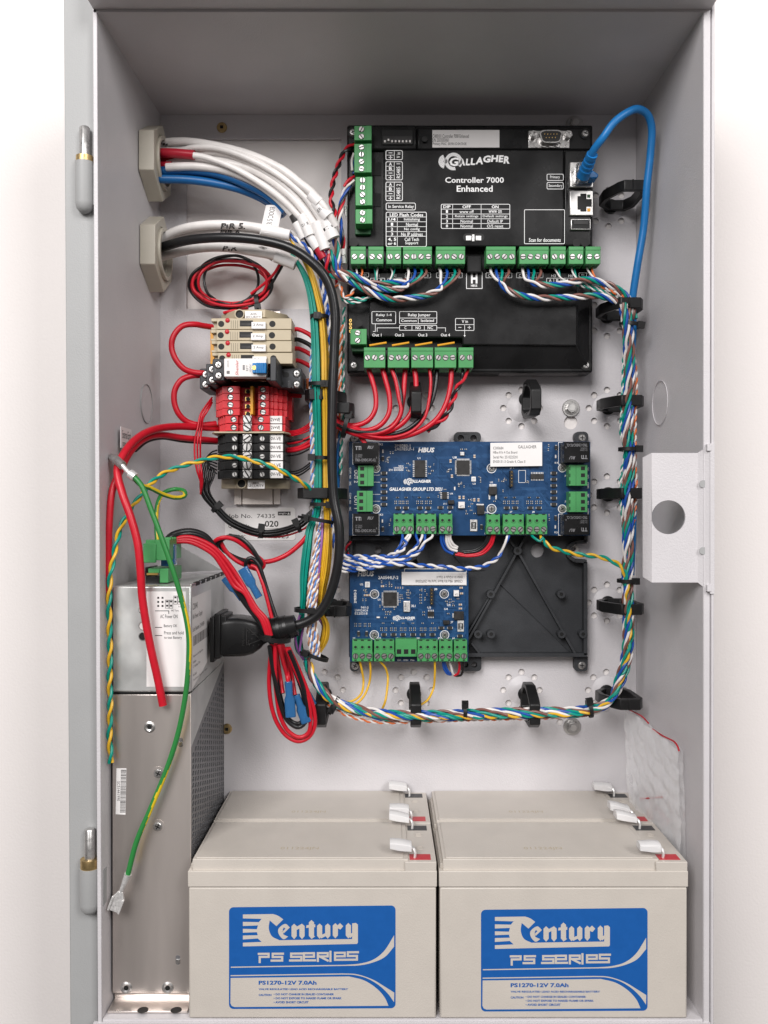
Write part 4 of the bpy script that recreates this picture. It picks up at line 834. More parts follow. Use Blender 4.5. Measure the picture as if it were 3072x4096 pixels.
for a, v in (((118, 232, 208, 352), -1), ((112, 380, 203, 500), -1), ((1336, 230, 1442, 350), 1), ((1336, 384, 1442, 502), 1)):
    X0, Y0 = Z7(*a[:2]); X1, Y1 = Z7(*a[2:]); g = G(); g.pbox(X0, Y0, X1, Y1, HB, HB+10, 0)
    for k in range(3):
        y = Y0+(Y1-Y0)*(k+.5)/3; xm = X0+(X1-X0)*(.27 if v < 0 else .76); g.pbox(xm-8, y-7.5, xm+8, y+7.5, HB+9.9, HB+10.15, 1)
        if v > 0: g.pbox(X0-1, y-7, X0+6, y+7, HB+9.9, HB+10.15, 2)
    L(g, [(a[0]+(a[2]-a[0])*(.62 if v < 0 else .38), a[1]), (a[0]+(a[2]-a[0])*(.62 if v < 0 else .38), a[3])], 1.2, HB+10.1, 2, Z7); obj('terminal_block', g, [M['green'], M['dark'], M['green_dark']], b1, .3)
for a, n in (((322, 512, 440, 628), 3), ((454, 512, 570, 628), 3), ((586, 512, 664, 628), 2), ((859, 514, 939, 630), 2), ((954, 514, 1076, 630), 3), ((1090, 514, 1210, 630), 3)): pterm(b1, Z7, *a, n, HB+12)
for x, y in ((222, 250), (222, 484), (889, 250), (889, 484), (1297, 248), (1297, 484)): cross(b1, P(*Z7(x, y), HB+.2), 2.7)
chip(b1, Z7, 445, 203, 506, 300, HB, 2, 'l', 9); chip(b1, Z7, 688, 204, 762, 284, HB, 1.4, 'lt', 16); chip(b1, Z7, 1115, 282, 1190, 310, HB, 1.5, 't', 8); chip(b1, Z7, 604, 386, 632, 426, HB, 1.4, 'l', 4)
g = G(); g.pbox(*Z7(874, 356), *Z7(920, 402), HB, HB+2.4, 0); g.pbox(*Z7(876, 341), *Z7(918, 356), HB, HB+1, 1); g.pbox(*Z7(872, 402), *Z7(882, 430), HB, HB+.8, 1); g.pbox(*Z7(910, 402), *Z7(920, 430), HB, HB+.8, 1); obj('regulator', g, [M['chip'], M['solder']], b1, .2)
g = G(); g.pbox(*Z7(806, 464), *Z7(848, 516), HB, HB+2.2, 0); g.pbox(*Z7(802, 455), *Z7(845, 464), HB, HB+1, 1); obj('inductor', g, [M['chip'], M['solder']], b1, .2)
g = G(); g.pbox(*Z7(766, 546), *Z7(806, 612), HB, HB+1.2, 1); g.pbox(*Z7(772, 560), *Z7(800, 598), HB, HB+1.6, 0); T(g, 'F100', 780, 566, 793, 594, HB+1.65, 2, rot=90, fr=Z7); obj('fuse', g, [M['chip'], M['solder'], M['print_white']], b1)
g = G(); c = P(*Z7(716, 461), HB); g.pbox(*Z7(698, 443), *Z7(734, 479), HB, HB+3, 0); T(g, '472', 704, 464, 728, 476, HB+3.05, 1, fr=Z7); obj('coil', g, [M['white_plastic'], M['print_black']], b1, .6)
g = G(); g.pbox(*Z7(996, 262), *Z7(1014, 358), HB, HB+5, 0)
for k in range(5): c = P(*Z7(1005, 272+k*19), HB+5); g.cyl(c, (0, -1, 0), .45, .6, 8, 1)
obj('pin_header', g, [M['chip'], M['gold']], b1, .2)
g = G(); g.pbox(*Z7(773, 299), *Z7(798, 325), HB, HB+.8, 0); g.pbox(*Z7(778, 304), *Z7(793, 320), HB, HB+1, 1); obj('sensor', g, [M['print_white'], M['solder']], b1)
g = G(); g.pbox(*Z7(708, 155), *Z7(732, 176), HB, HB+1.6, 0); obj('crystal', g, M['solder'], b1, .3)
g = G(); g.pbox(*Z7(638, 434), *Z7(674, 456), HB, HB+3, 0); obj('jumper_cap', g, M['chip'], b1, .3)
smd(b1, ME_DIO, Z7, [(268, y) for y in (278, 314, 350, 386, 422, 458)]+[(1247, y) for y in (278, 314, 350, 386, 422, 458)], HB)
smd(b1, ME_DIO, Z7, [(349, 478), (394, 478), (476, 478), (523, 478), (594, 476), (650, 476), (976, 478), (1024, 478), (1112, 478), (1160, 478)], HB, 0, .92)
smd(b1, ME_DIO, Z7, [(262, 194), (262, 600), (1260, 130), (1258, 536), (830, 588)], HB, pi/2, .8)
smd(b1, ME_LED, Z7, [(262, 152), (259, 554), (1258, 182), (1256, 588), (676, 366)], HB)
smd(b1, ME_CAP, Z7, [(652, 208), (790, 181), (660, 295), (704, 418), (727, 418), (789, 432), (813, 432)], HB, pi/2, (1.5, 1.3, 1.9))
rs = []
for x0 in (336, 378, 462, 512, 962, 1012, 1096, 1148): rs += [(x0, 440), (x0+24, 440), (x0, 452), (x0+24, 452)]
smd(b1, ME_RES, Z7, rs, HB)
smd(b1, ME_RES, Z7, [(290, 195), (305, 160), (320, 160), (292, 212), (300, 575), (306, 548), (1218, 118), (1216, 142), (1220, 520), (1222, 545), (825, 308), (825, 325), (700, 350), (715, 335), (930, 318), (958, 322), (955, 380), (640, 262)], HB, pi/2)
smd(b1, ME_RES, Z7, [(405, 222), (405, 262), (532, 240), (532, 280), (716, 140), (740, 140), (620, 372), (905, 440), (760, 470), (770, 492), (745, 512), (775, 455), (790, 510)], HB)
smd(b1, ME_DIO, Z7, [(x, 418) for x in (346, 396, 472, 524, 970, 1020, 1106, 1156)], HB, 0, .45)
def scatter(par, fr, rects, h, n, seed):
    r = random.Random(seed)
    for x0, y0, x1, y1 in rects:
        for _ in range(n): put('resistor', ME_RES, par, P(*fr(x0+r.random()*(x1-x0), y0+r.random()*(y1-y0)), h), (0, r.choice((0, pi/2)), 0), r.choice((.7, .9, 1.1)))
scatter(b1, Z7, [(392, 212, 425, 285), (525, 222, 565, 295), (770, 262, 830, 300), (700, 325, 732, 368), (918, 300, 985, 335), (742, 430, 775, 515), (1080, 250, 1108, 335), (280, 140, 330, 215), (628, 245, 660, 280), (575, 385, 600, 430)], HB, 3, 5)
label(b1, Z7, 882, 103, 1181, 240, HB+3.3, [('C300684', (898, 125, 957, 141)), ('HBus 8 In 4 Out Board', (898, 150, 1037, 165)), ('Serial No: 2510225201', (898, 177, 1039, 193)), ('EN50131-3 Grade 4, Class II', (898, 203, 1083, 221)), ('GALLAGHER', (1042, 117, 1148, 135))], dy=4)
# ------------------------- eight in board
HC = 20
b2 = thing('circuit_board', 'smaller blue circuit board with an upside down white label, lower left of the tray', 'circuit board', tuple(P(1635, 2460, HC)), 'blue circuit boards on the carrier tray')
g = G(); g.pbox(*Z8(318, 162), *Z8(924, 634), HC-1.6, HC); obj('board', g, M['pcb'], b2, .2)
g = G(); g.pbox(*Z8(326, 172), *Z8(915, 626), HC-9, HC-1.7); obj('board_support', g, M['charcoal'], b2)
g = G(); traces(g, Z8, 335, 170, 910, 510, HC+.06, 110, 8); obj('copper_track', g, M['trace'], b2)
g = G(); h = HC+.14
def t8(st, *a, **k): T(g, st, *a, h, 0, fr=Z8, **k)
t8('HBUS', 358, 172, 442, 198, bold=.04, shear=.2); t8('2A0544LF-2', 463, 196, 566, 213, bold=.02); t8('2M8303-3', 339, 268, 352, 335, rot=90, bold=.02); t8('94V-0', 375, 351, 413, 364); t8('UW024424', 345, 366, 410, 378); t8('E520518', 344, 381, 408, 394)
for st, a in (('J1', (331, 510, 345, 520)), ('J2', (463, 510, 478, 520)), ('J3', (552, 510, 566, 520)), ('J4', (658, 510, 674, 520)), ('J5', (766, 510, 782, 520)), ('J6', (840, 510, 855, 520)), ('J7', (832, 427, 846, 439)), ('J8', (748, 259, 764, 271)), ('U1', (461, 312, 474, 322)), ('U2', (370, 234, 386, 244)), ('U3', (714, 352, 732, 363)), ('U4', (800, 360, 818, 370)), ('U5', (815, 339, 832, 350)), ('XL1', (631, 343, 653, 355)), ('IN5', (562, 621, 580, 630)), ('GND', (590, 621, 617, 630)), ('IN6', (627, 621, 648, 630)), ('© 2018', (612, 415, 640, 423))): t8(st, *a, bold=.02)
E = lambda x, y: (1150+(532+x*.0775)*.7836, 2150+(394+y*.0775)*.7836)
for cx, cy, r0, r1, n, a0, a1 in ((385, 230, 112, 192, 20, -40, 285), (220, 230, 40, 158, 12, 105, 255)):
    for k in range(n):
        a = radians(a0+(a1-a0)*k/n); b = radians(a0+(a1-a0)*(k+.68)/n); F2(g, [(cx+r0*cos(a), cy-r0*sin(a)), (cx+r1*cos(a), cy-r1*sin(a)), (cx+r1*cos(b), cy-r1*sin(b)), (cx+r0*cos(b), cy-r0*sin(b))], h, 0, E)
T(g, 'G', 300, 140, 492, 330, h, 0, fr=E, bold=.035, shear=.12); T(g, 'ALLAGHER', 490, 130, 1540, 290, h, 0, fr=E, bold=.04, shear=.12)
for cx, cy in ((444, 289), (800, 288), (443, 497), (802, 497)): L(g, circ(cx, cy, 22, 20), 2.2, h, 0, Z8, True)
LR(g, *Z8(597, 160), *Z8(913, 244), 1, 2, h)
obj('printed_text', g, M['print_white'], b2)
for a, n in (((330, 524, 434, 632), 3), ((441, 524, 546, 632), 3), ((663, 524, 768, 632), 3), ((773, 524, 843, 632), 2), ((849, 524, 918, 632), 2)): pterm(b2, Z8, *a, n, HC+12)
pterm(b2, Z8, 551, 519, 660, 608, 3, HC+9, screws=False)
for x, y in ((444, 289), (800, 288), (443, 497), (802, 497)): cross(b2, P(*Z8(x, y), HC+.2), 2.6)
chip(b2, Z8, 490, 280, 558, 348, HC, 1.4, 'lt', 14); chip(b2, Z8, 716, 378, 748, 402, HC, 1.4, 't', 4)
g = G(); g.pbox(*Z8(592, 324), *Z8(626, 380), HC, HC+1.8, 0); T(g, '8.000', 600, 336, 606, 368, HC+1.85, 1, rot=90, fr=Z8); obj('crystal', g, [M['solder'], M['print_black']], b2, .4)
g = G(); g.pbox(*Z8(728, 259), *Z8(745, 345), HC, HC+5, 0)
for k in range(5): c = P(*Z8(736, 268+k*17), HC+5); g.cyl(c, (0, -1, 0), .45, .6, 8, 1)
obj('pin_header', g, [M['chip'], M['gold']], b2, .2)
g = G(); g.pbox(*Z8(850, 378), *Z8(900, 420), HC, HC+2.4, 0); g.pbox(*Z8(842, 388), *Z8(850, 410), HC, HC+1, 1); obj('inductor', g, [M['chip'], M['solder']], b2, .2)
g = G(); g.pbox(*Z8(868, 424), *Z8(900, 480), HC, HC+1.2, 1); g.pbox(*Z8(872, 438), *Z8(896, 468), HC, HC+1.6, 0); T(g, 'F100', 879, 441, 890, 465, HC+1.65, 2, rot=90, fr=Z8); obj('fuse', g, [M['chip'], M['solder'], M['print_white']], b2)
g = G(); g.pbox(*Z8(849, 270), *Z8(875, 300), HC, HC+3, 0); T(g, '472', 854, 286, 871, 296, HC+3.05, 1, fr=Z8); obj('coil', g, [M['white_plastic'], M['print_black']], b2, .5)
g = G(); g.pbox(*Z8(396, 226), *Z8(420, 254), HC, HC+.8, 0); g.pbox(*Z8(401, 231), *Z8(415, 249), HC, HC+1, 1); obj('sensor', g, [M['print_white'], M['solder']], b2)
g = G(); g.pbox(*Z8(795, 424), *Z8(828, 444), HC, HC+3, 0); obj('jumper_cap', g, M['chip'], b2, .3)
smd(b2, ME_DIO, Z8, [(492, 495), (541, 495), (589, 495), (641, 495), (690, 495), (740, 495), (785, 461), (829, 461), (880, 502)], HC, 0, .9)
smd(b2, ME_DIO, Z8, [(363, 490), (404, 490)], HC, pi/2, .85); smd(b2, ME_LED, Z8, [(463, 407)], HC, pi/2)
smd(b2, ME_CAP, Z8, [(485, 248), (886, 256), (888, 285), (882, 342), (882, 362), (398, 294), (414, 294)], HC, 0, (1.5, 1.3, 1.7))
smd(b2, ME_CAP, Z8, [(552, 256), (564, 256), (576, 256), (588, 256)], HC, pi/2, .8)
rs = [(x, y) for x in (480, 502, 530, 550, 580, 600, 628, 648, 682, 702, 732, 752) for y in (462, 473)]+[(x, y) for x in (348, 370, 396, 418) for y in (440, 452)]
smd(b2, ME_RES, Z8, rs, HC)
smd(b2, ME_RES, Z8, [(x, 437) for x in (488, 536, 590, 640, 690, 740)]+[(615, y) for y in (268, 281, 294, 307)]+[(680, y) for y in (292, 306, 320, 334)]+[(490, 367), (520, 378), (505, 392), (500, 408), (695, 380), (695, 394), (810, 325), (830, 330), (870, 312), (820, 388), (845, 326)], HC)
smd(b2, ME_RES, Z8, [(385, 318), (400, 318), (575, 295), (575, 325), (472, 350), (520, 232), (520, 246), (702, 270), (702, 310)], HC, pi/2)
scatter(b2, Z8, [(478, 222, 545, 252), (655, 260, 712, 342), (795, 300, 850, 352), (365, 258, 425, 335), (480, 358, 545, 412), (560, 290, 590, 345), (600, 262, 630, 312)], HC, 4, 6)
label(b2, Z8, 583, 176, 913, 242, HC+1.2, [('C300680  HBus 8 In Board  Serial No: 2507525068', (654, 216, 893, 230)), ('EN50131-3 Grade 4, Class II', (762, 194, 893, 208))], rot=180)
# ---------------------------------------------------------------- DIN rail and everything clipped on it
XC = -95.6
t = thing('mounting_rail', 'bare aluminium mounting rail, its sawn end showing below the terminal stack', 'rail', (XC, 129, (2048-1640)/5.3))
g = G(); za, zb = (2048-1243)/5.33, (2048-2017)/5.33
w_ = 17.2
g.prism([(XC+u, 130-h) for u, h in ((-w_, 5), (-w_+5.2, 5), (-w_+5.4, 2), (-w_+6.4, 2), (-w_+6.6, 7.5), (w_-5.4, 7.5), (w_-5.2, 3), (w_-4.6, 3), (w_-4.4, 5.5), (w_, 5.5), (w_, .2), (-w_, .2))], 'z', zb, za); obj('rail', g, M['aluminium'], t)
D('socket_grey', (.035, .037, .042), .45, var=.1, scale=90)
def prof(pts): return [(XC+u, 130-h) for u, h in pts]
def zr(y0, y1, h): return P(0, y1, h).z, P(0, y0, h).z
# end stops
for lab, fr, y0, y1, lx, txts, sc_ in (('upper tan end stop with a white installer label, above the four fuse holders', Z5, 75, 138, (742, 873), (('AHS', (783, 100, 832, 118)), ('SECURITY', (748, 124, 866, 141))), (700, 112)),
                                 ('lower tan end stop with a white installer label, under the black terminals', Z6, 518, 590, (763, 895), (('AHS', (803, 541, 852, 559)), ('SECURITY', (768, 562, 888, 582))), (716, 555))):
    z0, z1 = zr(fr(0, y0)[1], fr(0, y1)[1], 34); t = thing('end_stop', lab, 'end stop', (XC, 125, z0), 'tan end stops on the rail')
    g = G(); g.prism(prof([(-23, 2), (-25, 16), (-12, 33), (10, 35), (24, 18), (25, 4)]), 'z', z0, z1); obj('body', g, M['tan'], t, .3)
    g = G(); (xa, xb) = lx; g.pbox(*fr(xa, y0+12), *fr(xb, y0+(72 if fr is Z5 else 76)), 33, 36.4)
    for st, a in txts: T(g, st, *a, 36.5, 1, fr=fr)
    obj('label', g, [M['white_label'], M['print_black']], t)
    c = P(*fr(*sc_), 35); g = G(); g.ring((c.x, c.y+1, c.z), (0, -1, 0), 3.5, 2.9, 2, 20); q_ = obj('screw_collar', g, M['tan'], t); g = G(); g.cyl((c.x, c.y+1.2, c.z), (0, -1, 0), 3.0, .9, 20); obj('screw_hole', g, M['dark'], q_)
# fuse holders
hf = 56
for k, (ya, yb, nm) in enumerate(((183, 336, 'topmost tan fuse holder, under the upper end stop'), (342, 490, 'second tan fuse holder from the top, 2 Amp marker'), (496, 650, 'third tan fuse holder from the top, 2 Amp marker'), (660, 812, 'lowest tan fuse holder, partly covered by the white relay'))):
    dx = (0, -6, 2, 14)[k]; z0, z1 = zr(ZV(0, ya)[1], ZV(0, yb)[1], hf); t = thing('fuse_holder', nm, 'fuse holder', (XC, 122, z0), 'tan fuse holders on the rail')
    a, b = P(*ZV(303+dx, ya), hf), P(*ZV(1335+dx, yb), hf)
    g = G(); g.box(a.x, b.x, a.y, a.y+22, z0, z1); g.box(a.x+1, b.x-1, a.y+21.9, 123, z0+.1, z1-.1); obj('body', g, M['tan'], t, .35)
    g = G(); c = P(*ZV(224+dx, ya-16), hf-3); g.box(c.x, a.x-.05, c.y, c.y+16, z1-1.6, z1+.6); g.box(c.x, a.x-.05, c.y, c.y+16, z0+.3, z0+1.9); g.box(c.x+1.2, a.x-.05, c.y+3, c.y+20, z0+1.8, z1-1.5); obj('hinge_clip', g, M['tan'], t, .3)
    ym = (ya+yb)/2
    g = G(); c = P(*ZV(450+dx, ym-46), hf); g.lathe((c.x, c.y+.4, c.z), (0, -1, 0), [(1.6, 0), (1.6, .7), (1.1, 1.2), (0, 1.4)], 18); obj('red_indicator', g, M['patch_red'], t)
    g = G()
    for x, r in ((362+dx, 2.15), (1070+dx, 2.2)): c = P(*ZV(x, ym+2), hf); g.cyl((c.x, c.y+.2, c.z), (0, -1, 0), r, .28, 20)
    g.pbox(*ZV(620+dx, ym-46), *ZV(800+dx, ym+36), hf-1, hf+.1)
    for x in (500, 560): L(g, [(x+dx, ym-44), (x+dx, ym+62)], 1.2, hf+.1, 0, ZV); L(g, [(x+30+dx, ym-44), (x+30+dx, ym+62)], 1.2, hf+.1, 0, ZV)
    obj('opening', g, M['dark'], t)
    g = G(); g.pbox(*ZV(640+dx, ym-8), *ZV(770+dx, ym+24), hf-.5, hf+.3); obj('fuse_link', g, M['chip'], t)
    g = G(); g.pbox(*ZV(779+dx, ym-26), *ZV(976+dx, ym+68), hf, hf+2.4); T(g, '2 Amp', *ZV(806+dx, ym-2)+ZV(946+dx, ym+38), hf+2.5, 1) if 0 else T(g, '2 Amp', 806+dx, ym-4, 946+dx, ym+38, hf+2.5, 1, fr=ZV)
    obj('marker', g, [M['white_label'], M['print_black']], t, .25)
g = G(); a = P(*ZV(212, 350), 46); b = P(*ZV(250, 830), 46); g.box(a.x, b.x+1, 84, 120, b.z, a.z); solo('end_plate', g, M['amber'], 'mustard yellow plate along the left ends of the fuse holders', 'plate', None, .3)
# relay socket
t = thing('relay_socket', 'dark grey stepped relay socket with cross head screws, below the fuse holders', 'relay socket', (XC, 122, P(0, 1500, 40).z))
g = G()
for x0, y0, x1, y1, h in ((242, 745, 405, 1045, 60), (152, 812, 300, 1100, 52), (64, 878, 220, 1162, 44)): g.pbox(*ZV(x0, y0), *ZV(x1, y1), 10, h)
g.pbox(*ZV(380, 780), *ZV(1130, 1040), 12, 48); g.pbox(*ZV(1120, 872), *ZV(1470, 1145), 10, 48); obj('body', g, M['socket_grey'], t, .6)
g = G(); g.pbox(*ZV(1040, 715), *ZV(1122, 1050), 44, 80); g.pbox(*ZV(985, 1000), *ZV(1060, 1040), 44, 76); obj('retaining_lever', g, M['socket_grey'], t, .5)
g = G()
for a in ((1150, 910), (1225, 965)), ((1150, 1060), (1215, 1110)): F2(g, RR(a[0][0], a[0][1], a[1][0]+10, a[1][1], 26), 48.1, 0, ZV)
F2(g, RR(1210, 930, 1302, 1000, 30), 48.12, 0, ZV); F2(g, RR(1130, 995, 1202, 1025, 4), 48.1, 0, ZV); obj('slot_opening', g, M['dark'], t)
for x, y, h in ((325, 828, 60), (328, 978, 60), (238, 890, 52), (240, 1035, 52), (148, 962, 44), (146, 1098, 44), (1407, 948, 48), (1408, 1098, 48)):
    c = P(*ZV(x, y), h+.2); g = G(); g.ring((c.x, c.y, c.z), (0, 1, 0), 2.9, 2.5, .3, 18); q_ = obj('screw_collar', g, M['dark'], t); cross(q_, (c.x, c.y-.2, c.z), 2.5)
g = G(); T(g, '2/22/S', 1285, 1045, 1318, 1148, 48.12, 0, rot=90, fr=ZV); T(g, 'A2', 1345, 1120, 1362, 1150, 48.12, 0, rot=90, fr=ZV); T(g, 'COM', 1435, 990, 1450, 1040, 48.12, 0, rot=90, fr=ZV); T(g, 'NC', 272, 870, 290, 915, 60.12, 0, rot=90, fr=ZV); T(g, 'NO', 182, 935, 200, 980, 52.12, 0, rot=90, fr=ZV); obj('printed_text', g, M['print_grey'] if 0 else M['mesh_steel'], t)
g = G(); g.pbox(*ZV(1535, 1015), *ZV(1592, 1160), 12, 22); obj('release_clip', g, M['orange_clip'], t, .4)
# plug-in relay
t = thing('relay', 'white plug-in relay with a blue test lever, standing in the dark socket', 'relay', (XC, 80, P(0, 1480, 70).z))
hr = 74
g = G(); g.pbox(*ZV(400, 738), *ZV(985, 992), hr-9, hr); obj('cap', g, M['white_plastic'], t, .5)
g = G(); a, b = P(*ZV(425, 745), hr), P(*ZV(975, 985), hr); g.box(a.x, b.x, a.y+9.1, a.y+24, b.z, a.z); obj('smoked_case', g, M['smoked'], t, .4)
g = G(); g.box(a.x+3, b.x-8, a.y+11, a.y+22, b.z+1, a.z-2, 0); g.box(a.x+10, a.x+14, a.y+9.5, a.y+23, b.z+.5, b.z+4, 1); g.box(a.x+18, a.x+20, a.y+9.5, a.y+23, b.z+.5, b.z+4, 1); obj('coil', g, [M['patch_red'], M['gold']], t)
g = G(); g.pbox(*ZV(840, 798), *ZV(985, 940), hr, hr+4)
for k in range(5): x = 858+k*27; g.pbox(*ZV(x, 796), *ZV(x+13, 942), hr+3.9, hr+4.8)
g.pbox(*ZV(793, 800), *ZV(842, 938), hr, hr+2.2); lv = obj('test_lever', g, M['blue_lever'], t, .4)
g = G(); c = P(*ZV(820, 868), hr+2.2); g.cyl(c, (0, -1, 0), 1.5, .5, 16); obj('lever_pivot', g, M['gold'], lv)
g = G(); h_ = hr+.1; T(g, 'Shenler', 560, 760, 600, 975, h_, 1, rot=90, fr=ZV, shear=.25, bold=.01); T(g, 'RFT', 706, 830, 738, 912, h_, 0, rot=90, fr=ZV); T(g, '12VDC', 752, 812, 775, 925, h_, 0, rot=90, fr=ZV); T(g, '23S23S', 446, 768, 466, 860, h_, 0, rot=90, fr=ZV)
F2(g, [(660, 830), (688, 830), (688, 898), (660, 898)], h_, 0, ZV); F2(g, [(438, 910), (480, 910), (480, 952), (438, 952)], h_, 0, ZV); F2(g, [(665, 838), (683, 838), (683, 890), (665, 890)], h_+.05, 2, ZV); obj('printed_text', g, [M['print_grey'], M['patch_red'], M['mesh_steel']], t)
# terminal blocks
ST = [(-25, 8), (-25, 30), (-23, 30), (-23, 34), (-21, 34), (-21, 38), (-19, 38), (-19, 42), (-16.5, 42), (-16.5, 47), (-7.5, 47), (-7.5, 43), (7, 43), (7, 47), (15, 47), (15, 42.5), (25.5, 42.5), (25.5, 8)]
S2 = [(-25.5, 8), (-25.5, 34), (-23, 34), (-23, 38), (-21, 38), (-21, 42), (-18.5, 42), (-18.5, 48), (-6, 48), (-6, 40), (7, 40), (7, 48), (14.5, 48), (14.5, 44), (17, 44), (17, 42), (20, 42), (20, 39), (23, 39), (23, 36), (26, 36), (26, 8)]
def block(lab, y0, y1, fr, shape, col, mk, group, xs, strip=True, dx=0):
    z0, z1 = zr(fr(0, y0)[1], fr(0, y1)[1], 47); t = thing('terminal_block', lab, 'terminal block', (XC+dx, 122, z0), group)
    g = G(); g.prism([(x+dx, y) for x, y in prof(shape)], 'z', z0+.12, z1-.12); obj('body', g, M[col], t, .2)
    zc = (z0+z1)/2
    for x in xs:
        c = P(fr(x, 0)[0], 0, 47.3); g = G(); g.cyl((c.x, 130-shape_h(shape)+.1, zc), (0, -1, 0), 2.15, .15, 20); q_ = obj('screw_hole', g, M['dark'], t); slot(q_, (c.x+.3, 130-shape_h(shape)-.1, zc-.3), 1.6)
    if strip:
        a, b = P(fr(725 if fr is Z6 else 727, 0)[0], 0, 47), P(fr(794, 0)[0], 0, 47); g = G(); g.box(a.x, b.x, 130-48, 130-43, z0+.15, z1-.15); q_ = obj('link_bar', g, M['zinc'], t, .2); slot(q_, ((a.x+b.x)/2, 130-48.6, zc), 2.6)
    if mk:
        a, b = P(fr(927 if fr is Z6 else 920, 0)[0], 0, 45), P(fr(1037 if fr is Z6 else 1030, 0)[0], 0, 45); g = G(); g.box(a.x, b.x, 130-45, 130-42, z0+.25, z1-.25)
        T(g, mk, 0, 0, 1, 1, 0, 1, mp=lambda u, v: (a.x+(b.x-a.x)*(.14+.72*u), 130-45.1, zc-1.2+2.4*v), bold=.012); obj('marker', g, [M['white_label'], M['print_black']], t, .2)
    return t
def shape_h(s): return 47 if s is ST else 48
REDN = ('topmost red terminal, tight under the relay socket', 'second red terminal from the top, beside the yellow jumper', 'third red terminal from the top, beside the yellow jumper', 'fourth red terminal from the top, at the lower end of the yellow jumper')
for k, (y0, y1) in enumerate(((672, 730), (730, 788), (788, 846), (846, 902))):
    t = block(REDN[k], y0, y1, Z5, S2, 'red_block', None, 'red terminal blocks', (628, 882), False)
    c = P(*Z5(765, (y0+y1)/2+16), 44); g = G(); g.pbox(*Z5(742, y0+26), *Z5(788, y1-2), 39, 42, 0); c = P(*Z5(765, (y0+y1)/2+14), 42.2); g.cyl(c, (0, -1, 0), 1.5, .2, 16, 1); obj('brass_cage', g, [M['gold'], M['dark']], t, .2)
g = G(); g.pbox(*Z5(783, 671), *Z5(805, 892), 40, 52); solo('cross_jumper', g, M['amber'], 'long yellow jumper bar bridging the four upper red terminals', 'jumper', None, .3)
g = G(); g.pbox(*Z5(1040, 740), *Z5(1110, 938), 10, 24); solo('end_plate', g, M['red_block'], 'flat red end plate sticking out right of the red terminals', 'plate', None, .3)
block('upper red terminal marked 12V+VE, with a bright slotted screw bar', 900, 963, Z5, ST, 'red_block', '12V+VE', 'marked red terminal blocks', (652, 864))
block('lower red terminal marked 12V+VE, just above the tan divider', 965, 1023, Z5, ST, 'red_block', '12V+VE', 'marked red terminal blocks', (652, 864))
g = G(); z0, z1 = zr(Z5(0, 1023)[1], Z5(0, 1046)[1], 48); g.prism(prof([(-27, 8), (-27, 40), (-24, 48), (25, 48), (28, 40), (28, 8)]), 'z', z0+.6, z1-.3); solo('divider_plate', g, M['tan'], 'thin tan divider plate between red and black terminals', 'plate', None, .3)
BLK = ('topmost black terminal marked 0V-VE, right under the tan divider', 'second black terminal marked 0V-VE below the tan divider', 'middle black terminal of the five marked 0V-VE', 'fourth black terminal, crossed by the green and yellow twisted pair', 'lowest black terminal marked 0V-VE, on the lower end stop')
for k, (y0, y1) in enumerate(((168, 236), (238, 304), (306, 374), (376, 444), (446, 514))): block(BLK[k], y0, y1, Z6, ST, 'black_satin', '0V-VE', 'black terminal blocks', (657, 873), dx=0)
# ---------------------------------------------------------------- glands, cable rings, ties
def gland(lab, Yc, Zc):
    t = thing('cable_gland', lab, 'cable gland', (-170, Yc, Zc), 'beige hexagonal gland nuts on the left wall')
    g = G(); hx = [(Yc+27.7*sin(k*pi/3), Zc+27.7*cos(k*pi/3)) for k in range(6)]
    plate(g, [hx, circ(Yc, Zc, 18.6, 40)], -171.5, -160.6, 'x'); obj('lock_nut', g, M['tan_gland'], t, 1.6)
    g = G(); g.ring((-172, Yc, Zc), (1, 0, 0), 18.5, 16, 13.5, 40); 
    for k in range(4): g.ring((-171+k*2.6, Yc, Zc), (1, 0, 0), 16.3, 15.2, 1.2, 40)
    obj('threaded_ring', g, M['tan_gland'], t)
    g = G(); g.cyl((-169.5, Yc, Zc), (-1, 0, 0), 15.9, .4, 40); obj('cable_opening', g, M['dark'], t)
gland('upper beige hexagonal gland nut, white and blue cables pouring out of it', 101, 253)
gland('lower beige hexagonal gland nut, thick black cord passing through it', 104, 188)

HEX = [(9, 3), (22, 3), (27, 12), (27.5, 40), (24, 46.5), (10, 46.5), (6.5, 42), (0, 27), (0, 14)]
def ring(lab, px, py, kind, group='black cable rings on the back panel', flip=1, wd=7.6, hx=HEX):
    """px,py: rosette centre; kind 'h' loop lies level (wires run down through it), 'v' loop stands upright"""
    v = P(px, py, 0); off = -11.5
    inner = [(13.75+(u-13.75)*.74, 25+(h-25)*.82) for u, h in hx]
    A = [((u+off)*flip, h) for u, h in hx]; B = [((u+off)*flip, h) for u, h in inner]
    g = G()
    if kind == 'h': plate(g, [[(v.x+u, 130-h) for u, h in A], [(v.x+u, 130-h) for u, h in B]], v.z-wd/2, v.z+wd/2, 'z')
    else: plate(g, [[(130-h, v.z-u) for u, h in A], [(130-h, v.z-u) for u, h in B]], v.x-wd/2, v.x+wd/2, 'x')
    # snap gap and foot
    if kind == 'h': g.box(v.x+(16+off)*flip-.5, v.x+(16+off)*flip+.5, 82.9, 84, v.z-wd/2-.25, v.z+wd/2+.25); g.cyl((v.x, 131, v.z), (0, -1, 0), 5.5, 5.5, 20)
    else: g.box(83-.1, 84, 0, 0, 0, 0) if 0 else None; g.cyl((v.x, 131, v.z), (0, -1, 0), 5.5, 5.5, 20)
    return solo('cable_ring', g, M['black_plastic'], lab, 'cable ring', group, .8)
ring('black cable ring holding the blue network lead beside the network sockets', 2438, 832, 'h', flip=1)
ring('black cable ring where the two four-core cables enter the right trunk', 2425, 1269, 'h')
ring('black cable ring on the right trunk level with the gap under the controller', 2428, 1632, 'h')
